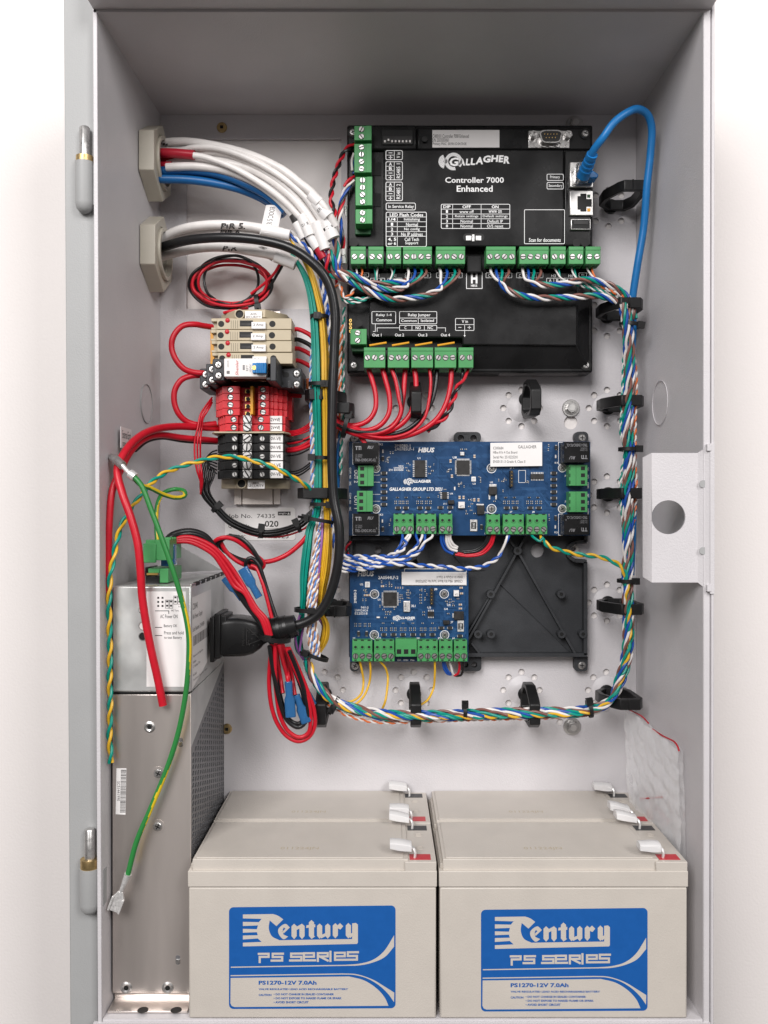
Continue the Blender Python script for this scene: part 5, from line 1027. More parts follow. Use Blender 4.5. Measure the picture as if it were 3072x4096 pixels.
ring('black cable ring on the right trunk beside the wide blue board', 2428, 1978, 'h')
ring('black cable ring on the right trunk beside the empty half of the tray', 2428, 2411, 'h')
ring('black cable ring at the lower right corner where the trunk turns left', 2423, 2765, 'h')
ring('empty upright black cable ring under the controller, touching no wires', 2102, 1600, 'v')
ring('upright black cable ring behind the red output wires', 1656, 1610, 'v')
ring('leftmost upright black cable ring on the bottom wire bundle', 1300, 2773, 'v')
ring('middle upright black cable ring on the bottom wire bundle', 1655, 2773, 'v')
ring('right upright black cable ring on the bottom wire bundle', 2098, 2773, 'v')
ring('upper black cable ring of a touching pair on the left trunk', 1330, 1610, 'h', flip=-1, hx=[(u*1.05, h) for u, h in HEX])
ring('lower black cable ring of a touching pair on the left trunk', 1338, 1660, 'h', hx=[(u*.9+3, h) for u, h in HEX])
ring('black cable ring on the left trunk level with the lower end stop', 1312, 1978, 'h', flip=-1, hx=[(u*1.25-4, h+3) for u, h in HEX])
ring('black cable ring behind the thick black cord near the mains plug', 1328, 2420, 'h', hx=[(u, h*.9) for u, h in HEX])

def tie(lab, px, py, h, ang, a, b, head=(1, 0), wd=2.6, tail=0):
    """ang: bundle direction in degrees; a: half width across, b: half depth"""
    c = P(px, py, h); d = Vector((cos(radians(ang)), 0, sin(radians(ang)))); n = Vector((-d.z, 0, d.x)); y = Vector((0, 1, 0))
    g = G(); N = 24; V = []
    for rr_, sgn in ((.55, -1), (.55, 1), (-.3, 1), (-.3, -1)): V += [c+d*(wd/2*sgn)+n*((a+rr_)*cos(2*pi*k/N))+y*((b+rr_)*sin(2*pi*k/N)) for k in range(N)]
    for q in range(4):
        q2 = (q+1) % 4; g.add([V[q*N+k] for k in range(N)]+[V[q2*N+k] for k in range(N)], [(k, (k+1) % N, (k+1) % N+N, k+N) for k in range(N)], 0, q in (0, 2))
    e_ = c+n*(a*head[0])-y*(b*.75); q = 2.3
    cor = [e_+d*sx_*q+n*sy_*q*1.1+y*sz_*q*.7 for sz_ in (-1, 1) for sx_, sy_ in ((-1, -1), (1, -1), (1, 1), (-1, 1))]
    g.hexa(cor[:4], cor[4:])
    if tail: t0 = e_; t1 = e_+n*head[0]*tail*.5-y*tail*.4; g.tube([t0, t1], .9, 6)
    return solo('cable_tie', g, M['black_plastic'], lab, 'cable tie', 'black cable ties')
tie('black cable tie on the left trunk beside the fuse holders', 1278, 1268, 42, 88, 6.2, 6, (.2, 0))
tie('black cable tie on the left trunk just above the paired cable rings', 1285, 1538, 44, 88, 8.5, 7, (-.3, 0))
tie('black cable tie on the left trunk between the lower black terminals and the wide board', 1285, 1832, 45, 88, 6.5, 6.5, (1, 0))
tie('black cable tie on the left trunk right under its lower cable ring', 1287, 2018, 45, 88, 8, 7, (-.7, 0))
tie('black cable tie with its head on the yellow wires, where the teal wires spread', 1275, 2080, 47, 80, 10, 7, (.95, 0), tail=9)
tie('black cable tie squeezing the looped wires beside the mains plug', 1248, 2440, 48, 88, 12, 9, (0, 0), 3)
tie('black cable tie around the ends of the looped wires', 1268, 2625, 44, 70, 8, 7, (1.1, 0), tail=6)
tie('black cable tie just right of the first ring on the bottom bundle', 1335, 2822, 42, -30, 6.5, 6, (-.3, 0), tail=8)
tie('black cable tie on the bottom bundle right of the middle ring', 1858, 2846, 43, 0, 6, 6, (1, 0), tail=4)
tie('black cable tie on the bottom bundle near the lower right corner', 2358, 2834, 43, 10, 6, 6, (1, 0), tail=3)
tie('black cable tie on the right trunk just below the upper corner ring', 2520, 1300, 42, 80, 7, 7, (-.9, 0))
tie('black cable tie on the right trunk beside the upper right board relay', 2516, 1797, 42, 90, 7, 7, (-.8, 0))
tie('black cable tie on the right trunk where the green and yellow pair joins', 2511, 2323, 42, 90, 7, 7, (-.6, 0))
tie('black cable tie gathering the red output wires left of the controller lower edge', 1384, 1700, 38, -15, 9, 7, (.8, 0), 3)
tie('black cable tie at the bottom of the red and black coil', 1030, 1213, 24, 10, 6, 5, (-.7, 0), 3, tail=5)
tie('left black cable tie of three on the arc of thin black wires', 868, 2030, 34, -50, 4.2, 4, (.6, 0))
tie('middle black cable tie of three on the arc of thin black wires', 1046, 2127, 30, -8, 4.2, 4, (.8, 0))
tie('right black cable tie of three on the arc of thin black wires', 1192, 2105, 34, 24, 4.2, 4, (.8, 0))
tie('black cable tie strapping the battery leads to the mains plug cord', 1098, 2548, 58, 80, 11, 16, (.3, 0), 3, tail=8)
# ---------------------------------------------------------------- wires and cables
def wire(lab, seq, fr, r, col, h=0, group=None, name='wire', cat='wire', n=10, off=(0, 0)):
    g = G(); pts = [P(*fr(p[0]+off[0], p[1]+off[1]), p[2] if len(p) > 2 else h) for p in seq]; g.tube(spline(pts, 1.6), r, n)
    return solo(name, g, M['wire_'+col], lab, cat, group)
def earth(lab, seq, fr, r, h, group, keys):
    """keys: (fraction along, angle of the yellow stripe round the wire, 0 facing out of the cabinet)"""
    g = G(); pts = spline([P(*fr(p[0], p[1]), p[2] if len(p) > 2 else h) for p in seq], 1.2); n = 20; g.tube(pts, r, n); N = len(pts)
    for i in range(N-1):
        T_ = (pts[i+1]-pts[i]).normalized(); b = T_.cross(Vector((0, 1, 0))).normalized(); o = -T_.cross(b).normalized(); o = o if o.y < 0 else -o; f = i/N
        for (f0, a0), (f1, a1) in zip(keys, keys[1:]):
            if f0 <= f <= f1: ph = a0+(a1-a0)*(f-f0)/(f1-f0)
        for k in range(n):
            c = sum((Vector(g.v[j]) for j in g.f[i*n+k]), Vector())/4-(pts[i]+pts[i+1])/2
            d = (atan2(c.dot(b), c.dot(o))-ph+pi) % (2*pi)-pi
            if abs(d) < .8: g.m[i*n+k] = 1
    return solo('earth_wire', g, [M['earth_green'], M['earth_yellow']], lab, 'wire', group)
def twist(lab, seq, fr, cols, r, h=0, off=None, pitch=14, group=None, fan0=None, fan1=None, ph=0., cat='cable', name='twisted_cable'):
    """cores wound round a centre line; fan0/fan1: per core a list of points where it leaves the twist at either end"""
    pts = spline([P(*fr(p[0], p[1]), p[2] if len(p) > 2 else h) for p in seq], 1.1); n = len(cols)
    off = off if off is not None else r*(1.02 if n == 2 else 1.35); N = len(pts); c0 = pts[N//2]; t = thing(name, lab, cat, tuple(c0), group)
    s_ = 0; A = []
    for i in range(N):
        if i: s_ += (pts[i]-pts[i-1]).length
        A.append(s_)
    for k, col in enumerate(cols):
        q = []
        for i in range(N):
            T_ = (pts[min(i+1, N-1)]-pts[max(i-1, 0)]).normalized(); nn = T_.cross(Vector((0, 1, 0))); nn = nn.normalized() if nn.length > .05 else Vector((1, 0, 0)); b = T_.cross(nn)
            a = 2*pi*(A[i]/pitch+k/n)+ph+.5*sin(A[i]/23+k); q.append(pts[i]+off*(cos(a)*nn+sin(a)*b))
        if fan0: f = [P(*fr(p[0], p[1]), p[2] if len(p) > 2 else h) for p in fan0[k]]; q = spline(f+[q[2], q[6]], 1.4)[:-1]+q[6:]
        if fan1: f = [P(*fr(p[0], p[1]), p[2] if len(p) > 2 else h) for p in fan1[k]]; q = q[:-6]+spline([q[-7], q[-3]]+f, 1.4)[1:]
        g = G(); g.tube(q, r, 8); obj('core', g, M['wire_'+col], t)
    return t
# --- sheathed cables from the upper gland
UG = 'sheathed cables from the upper gland'; gx = lambda y, h=32: (205, y, h)
UGL = [('white sheathed cable along the top of the fan, under a blank label wrap', [(205, 150, 24), (260, 128, 27), (430, 118, 34), (650, 150, 42), (880, 212, 48), (1100, 315, 52), (1225, 410, 53), (1310, 480, 53), (1400, 590, 52), (1470, 710, 48)], 3.0, 'sheath'),
     ('white sheathed cable second from the top of the fan', [(205, 172, 26), (380, 178, 34), (480, 160, 40), (600, 156, 44), (750, 190, 48), (960, 282, 51), (1140, 400, 52), (1270, 520, 51), (1390, 700, 48)], 2.2, 'sheath'),
     ('white sheathed cable third from the top, curving to the label with D', [(205, 190, 24), (420, 205, 32), (560, 186, 38), (700, 196, 42), (850, 250, 45), (1000, 335, 47), (1150, 455, 48), (1260, 590, 47), (1370, 760, 46)], 2.6, 'sheath'),
     ('thin white cable leaving a red sleeve near the gland', [(480, 212, 47), (560, 226, 48), (750, 296, 50), (950, 410, 51), (1095, 520, 50), (1195, 620, 48), (1260, 700, 46), (1340, 830, 45)], 2.2, 'sheath'),
     ('broad white sheathed cable through the middle of the fan', [(300, 275, 33), (450, 248, 36), (700, 265, 40), (900, 320, 43), (1080, 425, 46), (1230, 570, 47), (1330, 720, 47), (1410, 850, 45)], 3.3, 'sheath'),
     ('lowest white sheathed cable, with a black band near its end', [(290, 295, 40), (500, 290, 42), (700, 318, 44), (900, 395, 46), (1050, 498, 46), (1165, 620, 45), (1200, 675, 44)], 2.9, 'sheath'),
     ('blue sheathed cable on top of its blue neighbours, from the upper gland', [(210, 325, 36), (450, 315, 38), (650, 340, 40), (850, 415, 41), (1000, 495, 41), (1120, 605, 40)], 3.2, 'sheathblue'),
     ('middle blue sheathed cable from the upper gland', [(210, 350, 30), (450, 352, 32), (650, 380, 34), (850, 450, 35), (1000, 525, 35), (1120, 625, 34)], 3.2, 'sheathblue'),
     ('lowest blue sheathed cable with faint pen marks near the gland', [(210, 376, 38), (450, 384, 37), (650, 412, 36), (820, 455, 35), (1000, 540, 32), (1100, 640, 30)], 3.0, 'sheathblue'),
     ('red sheathed cable sleeve at the upper gland mouth', [(205, 195, 38), (340, 197, 42), (485, 210, 44)], 3.3, 'sheathred'),
     ('lower red sheathed cable tucked under the first red sleeve', [(205, 252, 32), (300, 252, 33), (400, 248, 35)], 2.7, 'sheathred'),
     ('lowest red sheathed cable just above the blue cables', [(205, 283, 34), (280, 283, 36), (330, 282, 37)], 2.7, 'sheathred')]
UCS = []
for lab, seq, r, col in UGL: UCS.append(wire(lab, seq, Z4, r, col, 0, UG, 'sheathed_cable', 'cable', 14))
UC = UCS[0]; PC = []
PC.append(wire('white sheathed cable marked PIR 5 in pen, above the thick black cord', [(255, 800, 26), (340, 750, 30), (450, 715, 34), (620, 697, 38), (800, 702, 42), (950, 722, 45), (1060, 742, 46), (1150, 768, 46)], Z4, 3.3, 'sheath', 0, 'sheathed cables from the lower gland', 'sheathed_cable', 'cable', 14))
PC.append(wire('white sheathed cable just above the thick black cord, half hidden', [(255, 812, 20), (400, 765, 25), (560, 742, 30), (760, 745, 36), (950, 770, 40), (1100, 800, 40)], Z4, 3.2, 'sheath', 0, 'sheathed cables from the lower gland', 'sheathed_cable', 'cable', 14))
PC.append(wire('white sheathed cable below the thick black cord, leading to a flag label', [(255, 920, 22), (400, 880, 26), (560, 855, 30), (720, 855, 34), (880, 880, 38), (1020, 905, 40), (1120, 930, 42), (1200, 965, 42)], Z4, 3.4, 'sheath', 0, 'sheathed cables from the lower gland', 'sheathed_cable', 'cable', 14))
wire('thick black mains cord sweeping from the lower gland down to the plug', [(*Z4(235, 862), 30), (*Z4(300, 840), 34), (*Z4(450, 803), 42), (*Z4(700, 786), 50), (*Z4(950, 806), 54), (*Z4(1150, 858), 56), (*Z4(1290, 945), 57), (*Z4(1390, 1050), 57), (*Z4(1440, 1160), 56), (1340, 1250, 55), (1337, 1400, 54), (1331, 1550, 54), (1327, 1763, 54), (1334, 1985, 55), (1356, 2111, 57), (1354, 2238, 57), (1333, 2340, 56), (1300, 2420, 55), (1262, 2466, 54), (1215, 2492, 53), (1165, 2506, 52)], ID, 3.35, 'black', 0, None, 'mains_cable', 'cable', 16)
# pen marks and wrapped labels
def wrap(lab, a, b, fr, ha, hb, r, txt=None, band=None):
    A, B = P(*fr(*a), ha), P(*fr(*b), hb); d = (B-A); g = G(); g.cyl(A, d, r, d.length, 20, 0); dn = d.normalized(); n = Vector((-dn.z, 0, dn.x))
    if n.z < 0: n = -n
    if txt: T(g, txt, 0, 0, 1, 1, 0, 1, mp=lambda u, v: A.lerp(B, .5)+n*(-r*.75+1.5*r*u)+dn*(1.1-2.2*v)+Vector((0, -r*sqrt(max(0, 1-(.75*(2*u-1))**2))-.1, 0)))
    return solo('wrap_label', g, [M['white_label'] if not band else M[band], M['print_black']], lab, 'label', 'wrap labels on the sheathed cables')
wrap('blank white wrap around the top cables of the fan', (1298, 485), (1358, 548), Z4, 52, 52, 4.2)
wrap('large white wrap lettered ER EN', (1332, 540), (1422, 645), Z4, 50, 50, 4.9, 'ER EN')
wrap('white wrap lettered D beside the twisted red and black pair', (1395, 665), (1455, 795), Z4, 47, 46, 5.2, 'D')
wrap('white wrap lettered 01 R on the thin white cable', (1232, 632), (1292, 775), Z4, 48, 47, 3.7, '01 R')
wrap('white sleeve ending above the small red sleeve', (1285, 770), (1345, 860), Z4, 46, 45, 3.4)
wrap('plain white wrap beside the 01 R wrap', (1332, 680), (1398, 870), Z4, 48, 46, 3.9)
wrap('blank white wrap under the black band', (1200, 680), (1255, 790), Z4, 45, 44, 3.5)
wrap('narrow black band on the lowest white cable', (1178, 630), (1203, 682), Z4, 45, 45, 3.4, None, 'print_black')
wrap('small red sleeve below the white sleeves', (1345, 862), (1385, 930), Z4, 45, 44, 2.9, None, 'wire_sheathred')
wrap('white wrap at the end of the PIR 5 cable', (955, 735), (1150, 772), Z4, 46, 46, 3.9)
wrap('pale wrap at the end of the cable below the black cord', (1050, 920), (1190, 975), Z4, 42, 42, 4.0)
wrap('small white wrap lettered M just left of the controller', (1520, 870), (1530, 970), Z4, 34, 34, 2.1, 'M')
def flag(lab, quad, h0, h1, txt, tq, dep=.5):
    g = G(); q = [P(*Z4(*p), h) for p, h in zip(quad, (h0, h0, h1, h1))]; o = Vector((0, dep, 0)); mids = []
    # a softly bowed paper flag
    n = 8; V = []
    for i in range(n+1):
        u = i/n; a = q[0].lerp(q[1], u)+Vector((0, -2.5*sin(pi*u), 0)); b = q[3].lerp(q[2], u)+Vector((0, -2.5*sin(pi*u), 0)); V += [a, b, a+o, b+o]
    g.add(V, [f for i in range(n) for f in ((i*4, i*4+4, i*4+5, i*4+1), (i*4+2, i*4+3, i*4+7, i*4+6), (i*4, i*4+2, i*4+6, i*4+4), (i*4+1, i*4+5, i*4+7, i*4+3))]+[(0, 1, 3, 2), (n*4, n*4+2, n*4+3, n*4+1)], 0)
    def mp(u, v):
        U = tq[0]+(tq[2]-tq[0])*(1-v); W = tq[1]+(tq[3]-tq[1])*(1-u)
        a = q[0].lerp(q[1], U); b = q[3].lerp(q[2], U); return a.lerp(b, W)+Vector((0, -2.5*sin(pi*U)-.12, 0))
    T(g, txt, 0, 0, 1, 1, 0, 1, mp=mp)
    return solo('flag_label', g, [M['white_label'], M['print_black']], lab, 'label', 'paper flag labels on the cables')
flag('paper flag label lettered PIR 5, standing up from its white cable', [(985, 560), (1100, 575), (1062, 765), (940, 762)], 40, 47, 'PIR 5 DOOR', (.3, .06, .62, .78))
flag('paper flag label lettered ENTRY, hanging below the black cord', [(930, 850), (1010, 862), (1030, 955), (938, 905)], 41, 36, 'ENTRY', (.35, .05, .75, .85))
flag('tilted grey paper flag label behind the blue cables', [(1150, 720), (1230, 800), (1235, 850), (1130, 770)], 30, 28, 'OPP', (.2, .3, .6, .8))
flag('paper flag label lettered FO beside the controller edge', [(1520, 580), (1555, 560), (1550, 640), (1540, 650)], 28, 28, 'FO', (.1, .1, .8, .6))
def pen(cable, st, x0, y0, x1, y1, h0, h1):
    g = G(); X0, Y0 = Z4(x0, y0); X1, Y1 = Z4(x1, y1); T(g, st, 0, 0, 1, 1, 0, 0, bold=.02, shear=.12, mp=lambda u, v: P(X0+(X1-X0)*u, Y1+(Y0-Y1)*v, h0+(h1-h0)*u-1.1*(2*v-1)**2)); obj('pen_mark', g, M['print_black'], cable)
pen(PC[0], 'PIR 5.', 668, 684, 840, 728, 43.6, 47.2); pen(PC[1], 'PIR 6', 664, 732, 800, 758, 38.2, 41.5); pen(PC[2], 'PIR 7.', 680, 842, 855, 880, 37.4, 40.6)
g = G()
for x, y in ((250, 128), (270, 134), (290, 138)): F2(g, [(x-9, y-5), (x+8, y-9), (x+10, y+6), (x-6, y+9)], 31.5+(x-250)*.03, 0, Z4)
obj('pen_mark', g, M['print_black'], UC)
# --- left trunk: teal, yellow, and twisted wires
tl = 'teal wires in the left trunk'; yl = 'yellow wires in the left trunk'
for k in range(7):
    u = k/6-.5; hh = 40+4*cos(u*3)+(k % 3)
    wire('one of the straight teal wires running side by side down the left trunk', [(*Z4(1160+8*u, 905-20*u), 42), (1204+16*u, 1073, hh), (1234+22*u, 1141, hh), (1254+26*u, 1244, hh), (1264+30*u, 1400, hh), (1266+32*u, 1540, hh+2), (1270+30*u, 1700, hh), (1273+30*u, 1850, hh), (1272+28*u, 1985, hh+2), (1262+26*u, 2070, hh), (1242+26*u, 2110, hh), (1228+30*u, 2200, hh+2), (1217+28*u, 2301, hh+2), (1213+20*u, 2400, hh+1), (1203+16*u+4*(k % 2), 2490, hh-4), (1193+26*u, 2560, hh-5), (1203+30*u, 2610+8*u, hh-6), (1232+20*u, 2635, 38)], ID, .66, 'teal', 0, tl)
for k in range(7):
    u = k/6-.5; hh = 40+4*cos(u*3)+((k*2) % 3)
    wire('one of the straight yellow wires running side by side down the left trunk', [(*Z4(1145+4*u, 790+10*u), 43), (1210+12*u, 1028, hh+1), (1246+18*u, 1101, hh), (1270+22*u, 1187, hh), (1286+24*u, 1262, hh), (1298+28*u, 1400, hh), (1300+26*u, 1540, hh+2), (1304+26*u, 1700, hh), (1305+26*u, 1850, hh), (1307+26*u, 1985, hh+2), (1310+24*u, 2080, hh), (1306+38*u, 2180, hh+3), (1296+44*u, 2280, hh+3), (1282+36*u, 2370, hh+1), (1280+20*u, 2440, hh-2), (1302+24*u, 2500, hh-5), (1296+28*u, 2560, hh-7), (1268+20*u, 2615, 36)], ID, .70, 'yellow', 0, yl)
bw = 'blue and white twisted pairs in the left trunk'
twist('blue and white twisted pair crossing the PIR 5 cable end', [(*Z4(1145, 770), 44), (*Z4(1210, 810), 45), (*Z4(1260, 850), 46), (*Z4(1310, 905), 45), (*Z4(1350, 1000), 42), (*Z4(1375, 1100), 40), (1293, 1180, 40), (1312, 1262, 41), (1322, 1400, 40), (1318, 1600, 38)], ID, ('blue', 'white'), .95, 42, None, 13, bw)
twist('second blue and white twisted pair beside the thick black cord at the top', [(*Z4(1340, 1010), 38), (*Z4(1372, 1090), 40), (*Z4(1400, 1180), 42), (*Z4(1410, 1290), 42), (1318, 1300, 39), (1322, 1420, 37), (1322, 1560, 36)], ID, ('white', 'blue'), .95, 40, None, 12, bw)
for k, (dx, c) in enumerate(((-8, ('sky', 'white')), (0, ('white', 'copper')), (6, ('white', 'sky')))):
    twist(('leftmost thin blue and white pair along the left edge of the left trunk', 'thin brown and white pair along the left edge of the left trunk', 'inner thin blue and white pair along the left edge of the left trunk')[k], [(1268+dx*.3, 1330, 34), (1256+dx, 1400, 38), (1252+dx, 1470, 40), (1250+dx, 1540, 41), (1250+dx*.8, 1650, 40), (1253+dx*.8, 1800, 40), (1255+dx*.8, 1950, 41), (1262+dx*.8, 2060, 42)], ID, c, .62, 0, None, 8.5, 'thin twisted pairs on the left trunk')
for k, (dx, c) in enumerate(((-16, ('white', 'copper')), (-8, ('sky', 'white')), (0, ('white', 'copper')), (8, ('white', 'sky')), (16, ('copper', 'white')), (4, ('sky', 'copper')))):
    twist('one of the thin twisted pairs bunched between the teal and yellow wires', [(1276+dx*.5, 2070, 43), (1278+dx*.5, 2120, 45), (1268+dx*.8, 2220, 47), (1256+dx, 2310, 49), (1248+dx*.9, 2400, 50), (1246+dx*.8, 2450, 49), (1248+dx, 2520, 48), (1256+dx*1.1, 2580, 46), (1262+dx*.9, 2632, 43)], ID, c, .68, 0, None, 9, 'thin twisted pairs bunched by the plug', ph=k)
for k, seq in enumerate(([(1290, 2075, 44), (1288, 2150, 48), (1278, 2260, 49), (1266, 2400, 48), (1262, 2450, 46), (1290, 2500, 36), (1300, 2545, 34)], [(1200, 2460, 44), (1186, 2510, 43), (1182, 2560, 42), (1196, 2610, 41), (1215, 2640, 40)], [(1215, 2500, 44), (1204, 2560, 44), (1200, 2610, 43), (1214, 2638, 42)])):
    wire(('long purple wire beside the yellow wires of the left trunk', 'outer purple wire loop at the far left of the bunched wires', 'inner purple wire loop beside the teal wire ends')[k], seq, ID, .85, 'purple', 0, 'purple wires')
for k, (x0, c, seq) in enumerate(((0, ('orange', 'white'), [(1368, 1300, 22), (1362, 1420, 26), (1360, 1560, 28), (1362, 1680, 28)]), (1, ('teal', 'white'), [(1376, 1230, 20), (1372, 1400, 22), (1372, 1560, 24), (1366, 1760, 24), (1362, 1900, 22)]), (2, ('copper', 'white'), [(1360, 1330, 18), (1352, 1450, 20), (1352, 1600, 20), (1352, 1780, 20)]))):
    twist(('orange and white pair running behind the thick black cord', 'teal and white pair between the thick black cord and the controller', 'brown and white pair deep behind the thick black cord')[k], seq, ID, c, .7, 0, None, 9, 'thin pairs behind the black cord')
wire('blue wire running straight down behind the thick black cord', [(1362, 1690, 18), (1358, 1760, 20), (1352, 1850, 20), (1350, 1950, 18)], ID, 1.7, 'sheathblue', 0)
twist('blue and white pair right of the yellow wires, leaving for the wide board', [(1322, 2020, 38), (1325, 2090, 40), (1332, 2150, 40), (1345, 2210, 36), (1380, 2225, 30), (1440, 2226, 30), (1520, 2228, 32), (1580, 2213, 34), (1604, 2172, 34)], ID, ('blue', 'white'), .95, 0, None, 12, 'blue and white pairs to the wide board', fan1=[[(1610, 2150, 32), (1608, 2130, 30)], [(1626, 2150, 32), (1640, 2130, 30)]])
# --- four blue and white pairs to the boards
for k, seq, f in ((0, [(1350, 2240, 26), (1420, 2240, 30), (1500, 2238, 32), (1560, 2232, 34), (1612, 2196, 36), (1628, 2160, 34)], ((1612, 2142), (1640, 2132))), (1, [(1345, 2255, 26), (1420, 2256, 30), (1510, 2254, 33), (1590, 2240, 35), (1650, 2205, 35), (1680, 2160, 34)], ((1665, 2134), (1688, 2134))), (2, [(1345, 2270, 26), (1420, 2270, 29), (1520, 2262, 31), (1620, 2240, 34), (1680, 2200, 35), (1705, 2160, 34)], ((1700, 2134), (1728, 2134)))):
    twist(('highest blue and white pair rising to the first green block of the wide board', 'middle blue and white pair rising to the second green block of the wide board', 'blue and white pair ending at the right pole of the second green block')[k], seq, ID, ('blue', 'white'), .95, 0, None, 13, 'blue and white pairs to the wide board', fan1=[[(f[0][0], f[0][1]+14, 33), (f[0][0], f[0][1]-4, 27)], [(f[1][0], f[1][1]+14, 33), (f[1][0], f[1][1]-4, 27)]], ph=k)
twist('blue and white pair running right under the wide board and up to its centre', [(1348, 2284, 26), (1420, 2280, 28), (1480, 2272, 32), (1560, 2256, 36), (1680, 2262, 36), (1770, 2268, 34), (1860, 2275, 30), (1940, 2262, 27), (1990, 2230, 27), (2018, 2185, 28)], ID, ('white', 'blue'), .95, 0, None, 14, 'blue and white pairs to the wide board', fan1=[[(2028, 2150, 30), (2031, 2130, 28)], [(2034, 2150, 30), (2038, 2130, 28)]])
# --- twisted pairs by the controller's left edge
twist('red and black twisted pair hanging left of the controller', [(*Z4(1605, 125), 30), (*Z4(1540, 180), 30), (*Z4(1490, 280), 32), (*Z4(1450, 420), 34), (*Z4(1440, 530), 36), (*Z4(1462, 600), 38), (*Z4(1460, 660), 38)], ID, ('red', 'black'), 1.05, 0, None, 15)
twist('four-core cable of white, red, black and blue wires climbing to the upper left plugs', [(*Z4(1590, 380), 32), (*Z4(1545, 450), 32), (*Z4(1520, 520), 32), (*Z4(1505, 600), 33), (*Z4(1500, 680), 34), (*Z4(1510, 760), 33), (*Z4(1525, 860), 30), (*Z4(1500, 960), 26), (*Z4(1480, 1080), 24)], ID, ('white', 'red', 'black', 'blue'), .95, 0, None, 26)
wire('short white wire bending into the upper left plug', [(*Z4(1600, 195), 30), (*Z4(1585, 250), 28), (*Z4(1588, 320), 28)], ID, .95, 'white')
wire('short blue wire behind the white one at the upper left plug', [(*Z4(1602, 230), 27), (*Z4(1592, 290), 26), (*Z4(1598, 340), 26)], ID, .95, 'blue')
wire('red wire bending into the middle left plug of the controller', [(*Z4(1602, 360), 32), (*Z4(1560, 385), 34), (*Z4(1530, 430), 34)], ID, 1.0, 'red')
wire('purple wire under the white wraps, above the twisted quad', [(*Z4(1410, 870), 42), (*Z4(1400, 920), 43), (*Z4(1410, 990), 40)], ID, 1.0, 'purple')
wire('red wire under the white wraps, above the twisted quad', [(*Z4(1428, 870), 43), (*Z4(1420, 940), 44), (*Z4(1405, 1010), 42), (*Z4(1470, 1060), 30), (*Z4(1480, 1120), 26)], ID, 1.1, 'red')
wire('black wire passing under the label lettered D', [(*Z4(1255, 780), 44), (*Z4(1310, 880), 42), (*Z4(1380, 960), 38), (*Z4(1450, 1060), 34)], ID, 1.3, 'black')
twist('brown, blue, white and teal four-core cable dropping from the D wrap', [(*Z4(1455, 780), 44), (*Z4(1480, 860), 43), (*Z4(1490, 930), 42), (*Z4(1500, 1010), 40), (*Z4(1560, 1050), 40), (*Z4(1640, 1070), 41)], ID, ('brown', 'blue', 'white', 'teal'), .98, 0, None, 24)
twist('second four-core cable dropping between the wraps and the controller', [(*Z4(1425, 880), 43), (*Z4(1460, 950), 43), (*Z4(1490, 1030), 42), (*Z4(1560, 1085), 42)], ID, ('teal', 'white', 'brown', 'blue'), .98, 0, None, 24)
# --- four-core cables of the controller's middle row
Q4 = ('white', 'blue', 'teal', 'brown'); qg = 'four-core twisted cables of the controller'
fan = lambda xs, y0, y1, h0, h1: [[(x, y0, h0), (x+(1 if i else -1), y1, h1)] for i, x in enumerate(xs)]
def fan0(xs, y0=152, y1=176): return [[(x, y0, 36), (x, (y0+y1)/2, 39), (x-2, y1, 41)] for x in xs]
twist('left four-core cable leaving the controller row, upper of two', [(352, 225, 42), (320, 248, 42), (250, 255, 42), (180, 240, 42), (110, 205, 41), (50, 185, 40), (-20, 160, 38), (-40, 120, 36)], Z3, Q4, 1.0, 0, 1.5, 24, qg, fan0=[[(x, 150, 36), (x+4, 175, 40), (x-2-(x-350)*.3, 205, 42)] for x in (346, 378, 410, 432)])
twist('left four-core cable leaving the controller row, lower of two', [(520, 240, 42), (490, 262, 42), (430, 285, 42), (340, 300, 42), (250, 300, 42), (170, 275, 42), (100, 235, 41), (40, 205, 40), (-20, 185, 38), (-45, 160, 35)], Z3, Q4, 1.0, 0, 1.5, 24, qg, fan0=[[(x, 150, 36), (x+8, 175, 40), (x-(x-520)*.35, 215, 42)] for x in (500, 532, 570, 592)])
twist('third four-core cable crossing the controller left corner', [(0, 170, 42), (60, 180, 43), (140, 215, 44), (200, 228, 43), (270, 222, 42), (340, 215, 41)], Z3, Q4, .95, 0, 1.4, 24, qg, ph=1)
twist('right four-core cable sagging across the lower controller cover', [(800, 225, 40), (835, 258, 41), (900, 285, 42), (1000, 297, 42), (1100, 296, 42), (1200, 290, 42), (1290, 288, 42), (1350, 305, 42), (1395, 330, 42), (1425, 380, 41)], Z3, Q4, 1.0, 0, 1.5, 25, qg, fan0=[[(x, 150, 36), (x+4, 175, 40), (x+(805-x)*.5, 205, 42)] for x in (752, 778, 806, 838)])
twist('right four-core cable passing above the lower printed row', [(955, 222, 41), (1000, 232, 42), (1060, 235, 43), (1140, 222, 44), (1220, 208, 44), (1300, 220, 44), (1370, 250, 44), (1420, 290, 43), (1450, 350, 42), (1460, 400, 41)], Z3, Q4, 1.0, 0, 1.5, 25, qg, fan0=[[(x, 150, 36), (x+5, 175, 40), (x+(955-x)*.3, 205, 42)] for x in (908, 935, 962, 995)], ph=.8)
twist('thin teal and white pair from the third data plug', [(1085, 190, 40), (1110, 208, 40), (1180, 232, 40), (1270, 258, 40), (1340, 285, 40), (1400, 320, 38)], Z3, ('white', 'teal'), .62, 0, None, 8, 'thin pairs of the controller', fan0=[[(1065, 150, 36), (1078, 170, 39)], [(1085, 150, 36), (1090, 170, 39)]])
twist('thin teal and white pair from the fourth data plug', [(1165, 195, 40), (1210, 225, 40), (1270, 245, 40), (1340, 275, 41), (1400, 310, 40)], Z3, ('white', 'teal'), .62, 0, None, 8, 'thin pairs of the controller', fan0=[[(1150, 150, 36), (1156, 172, 39)], [(1164, 150, 36), (1168, 172, 39)]])
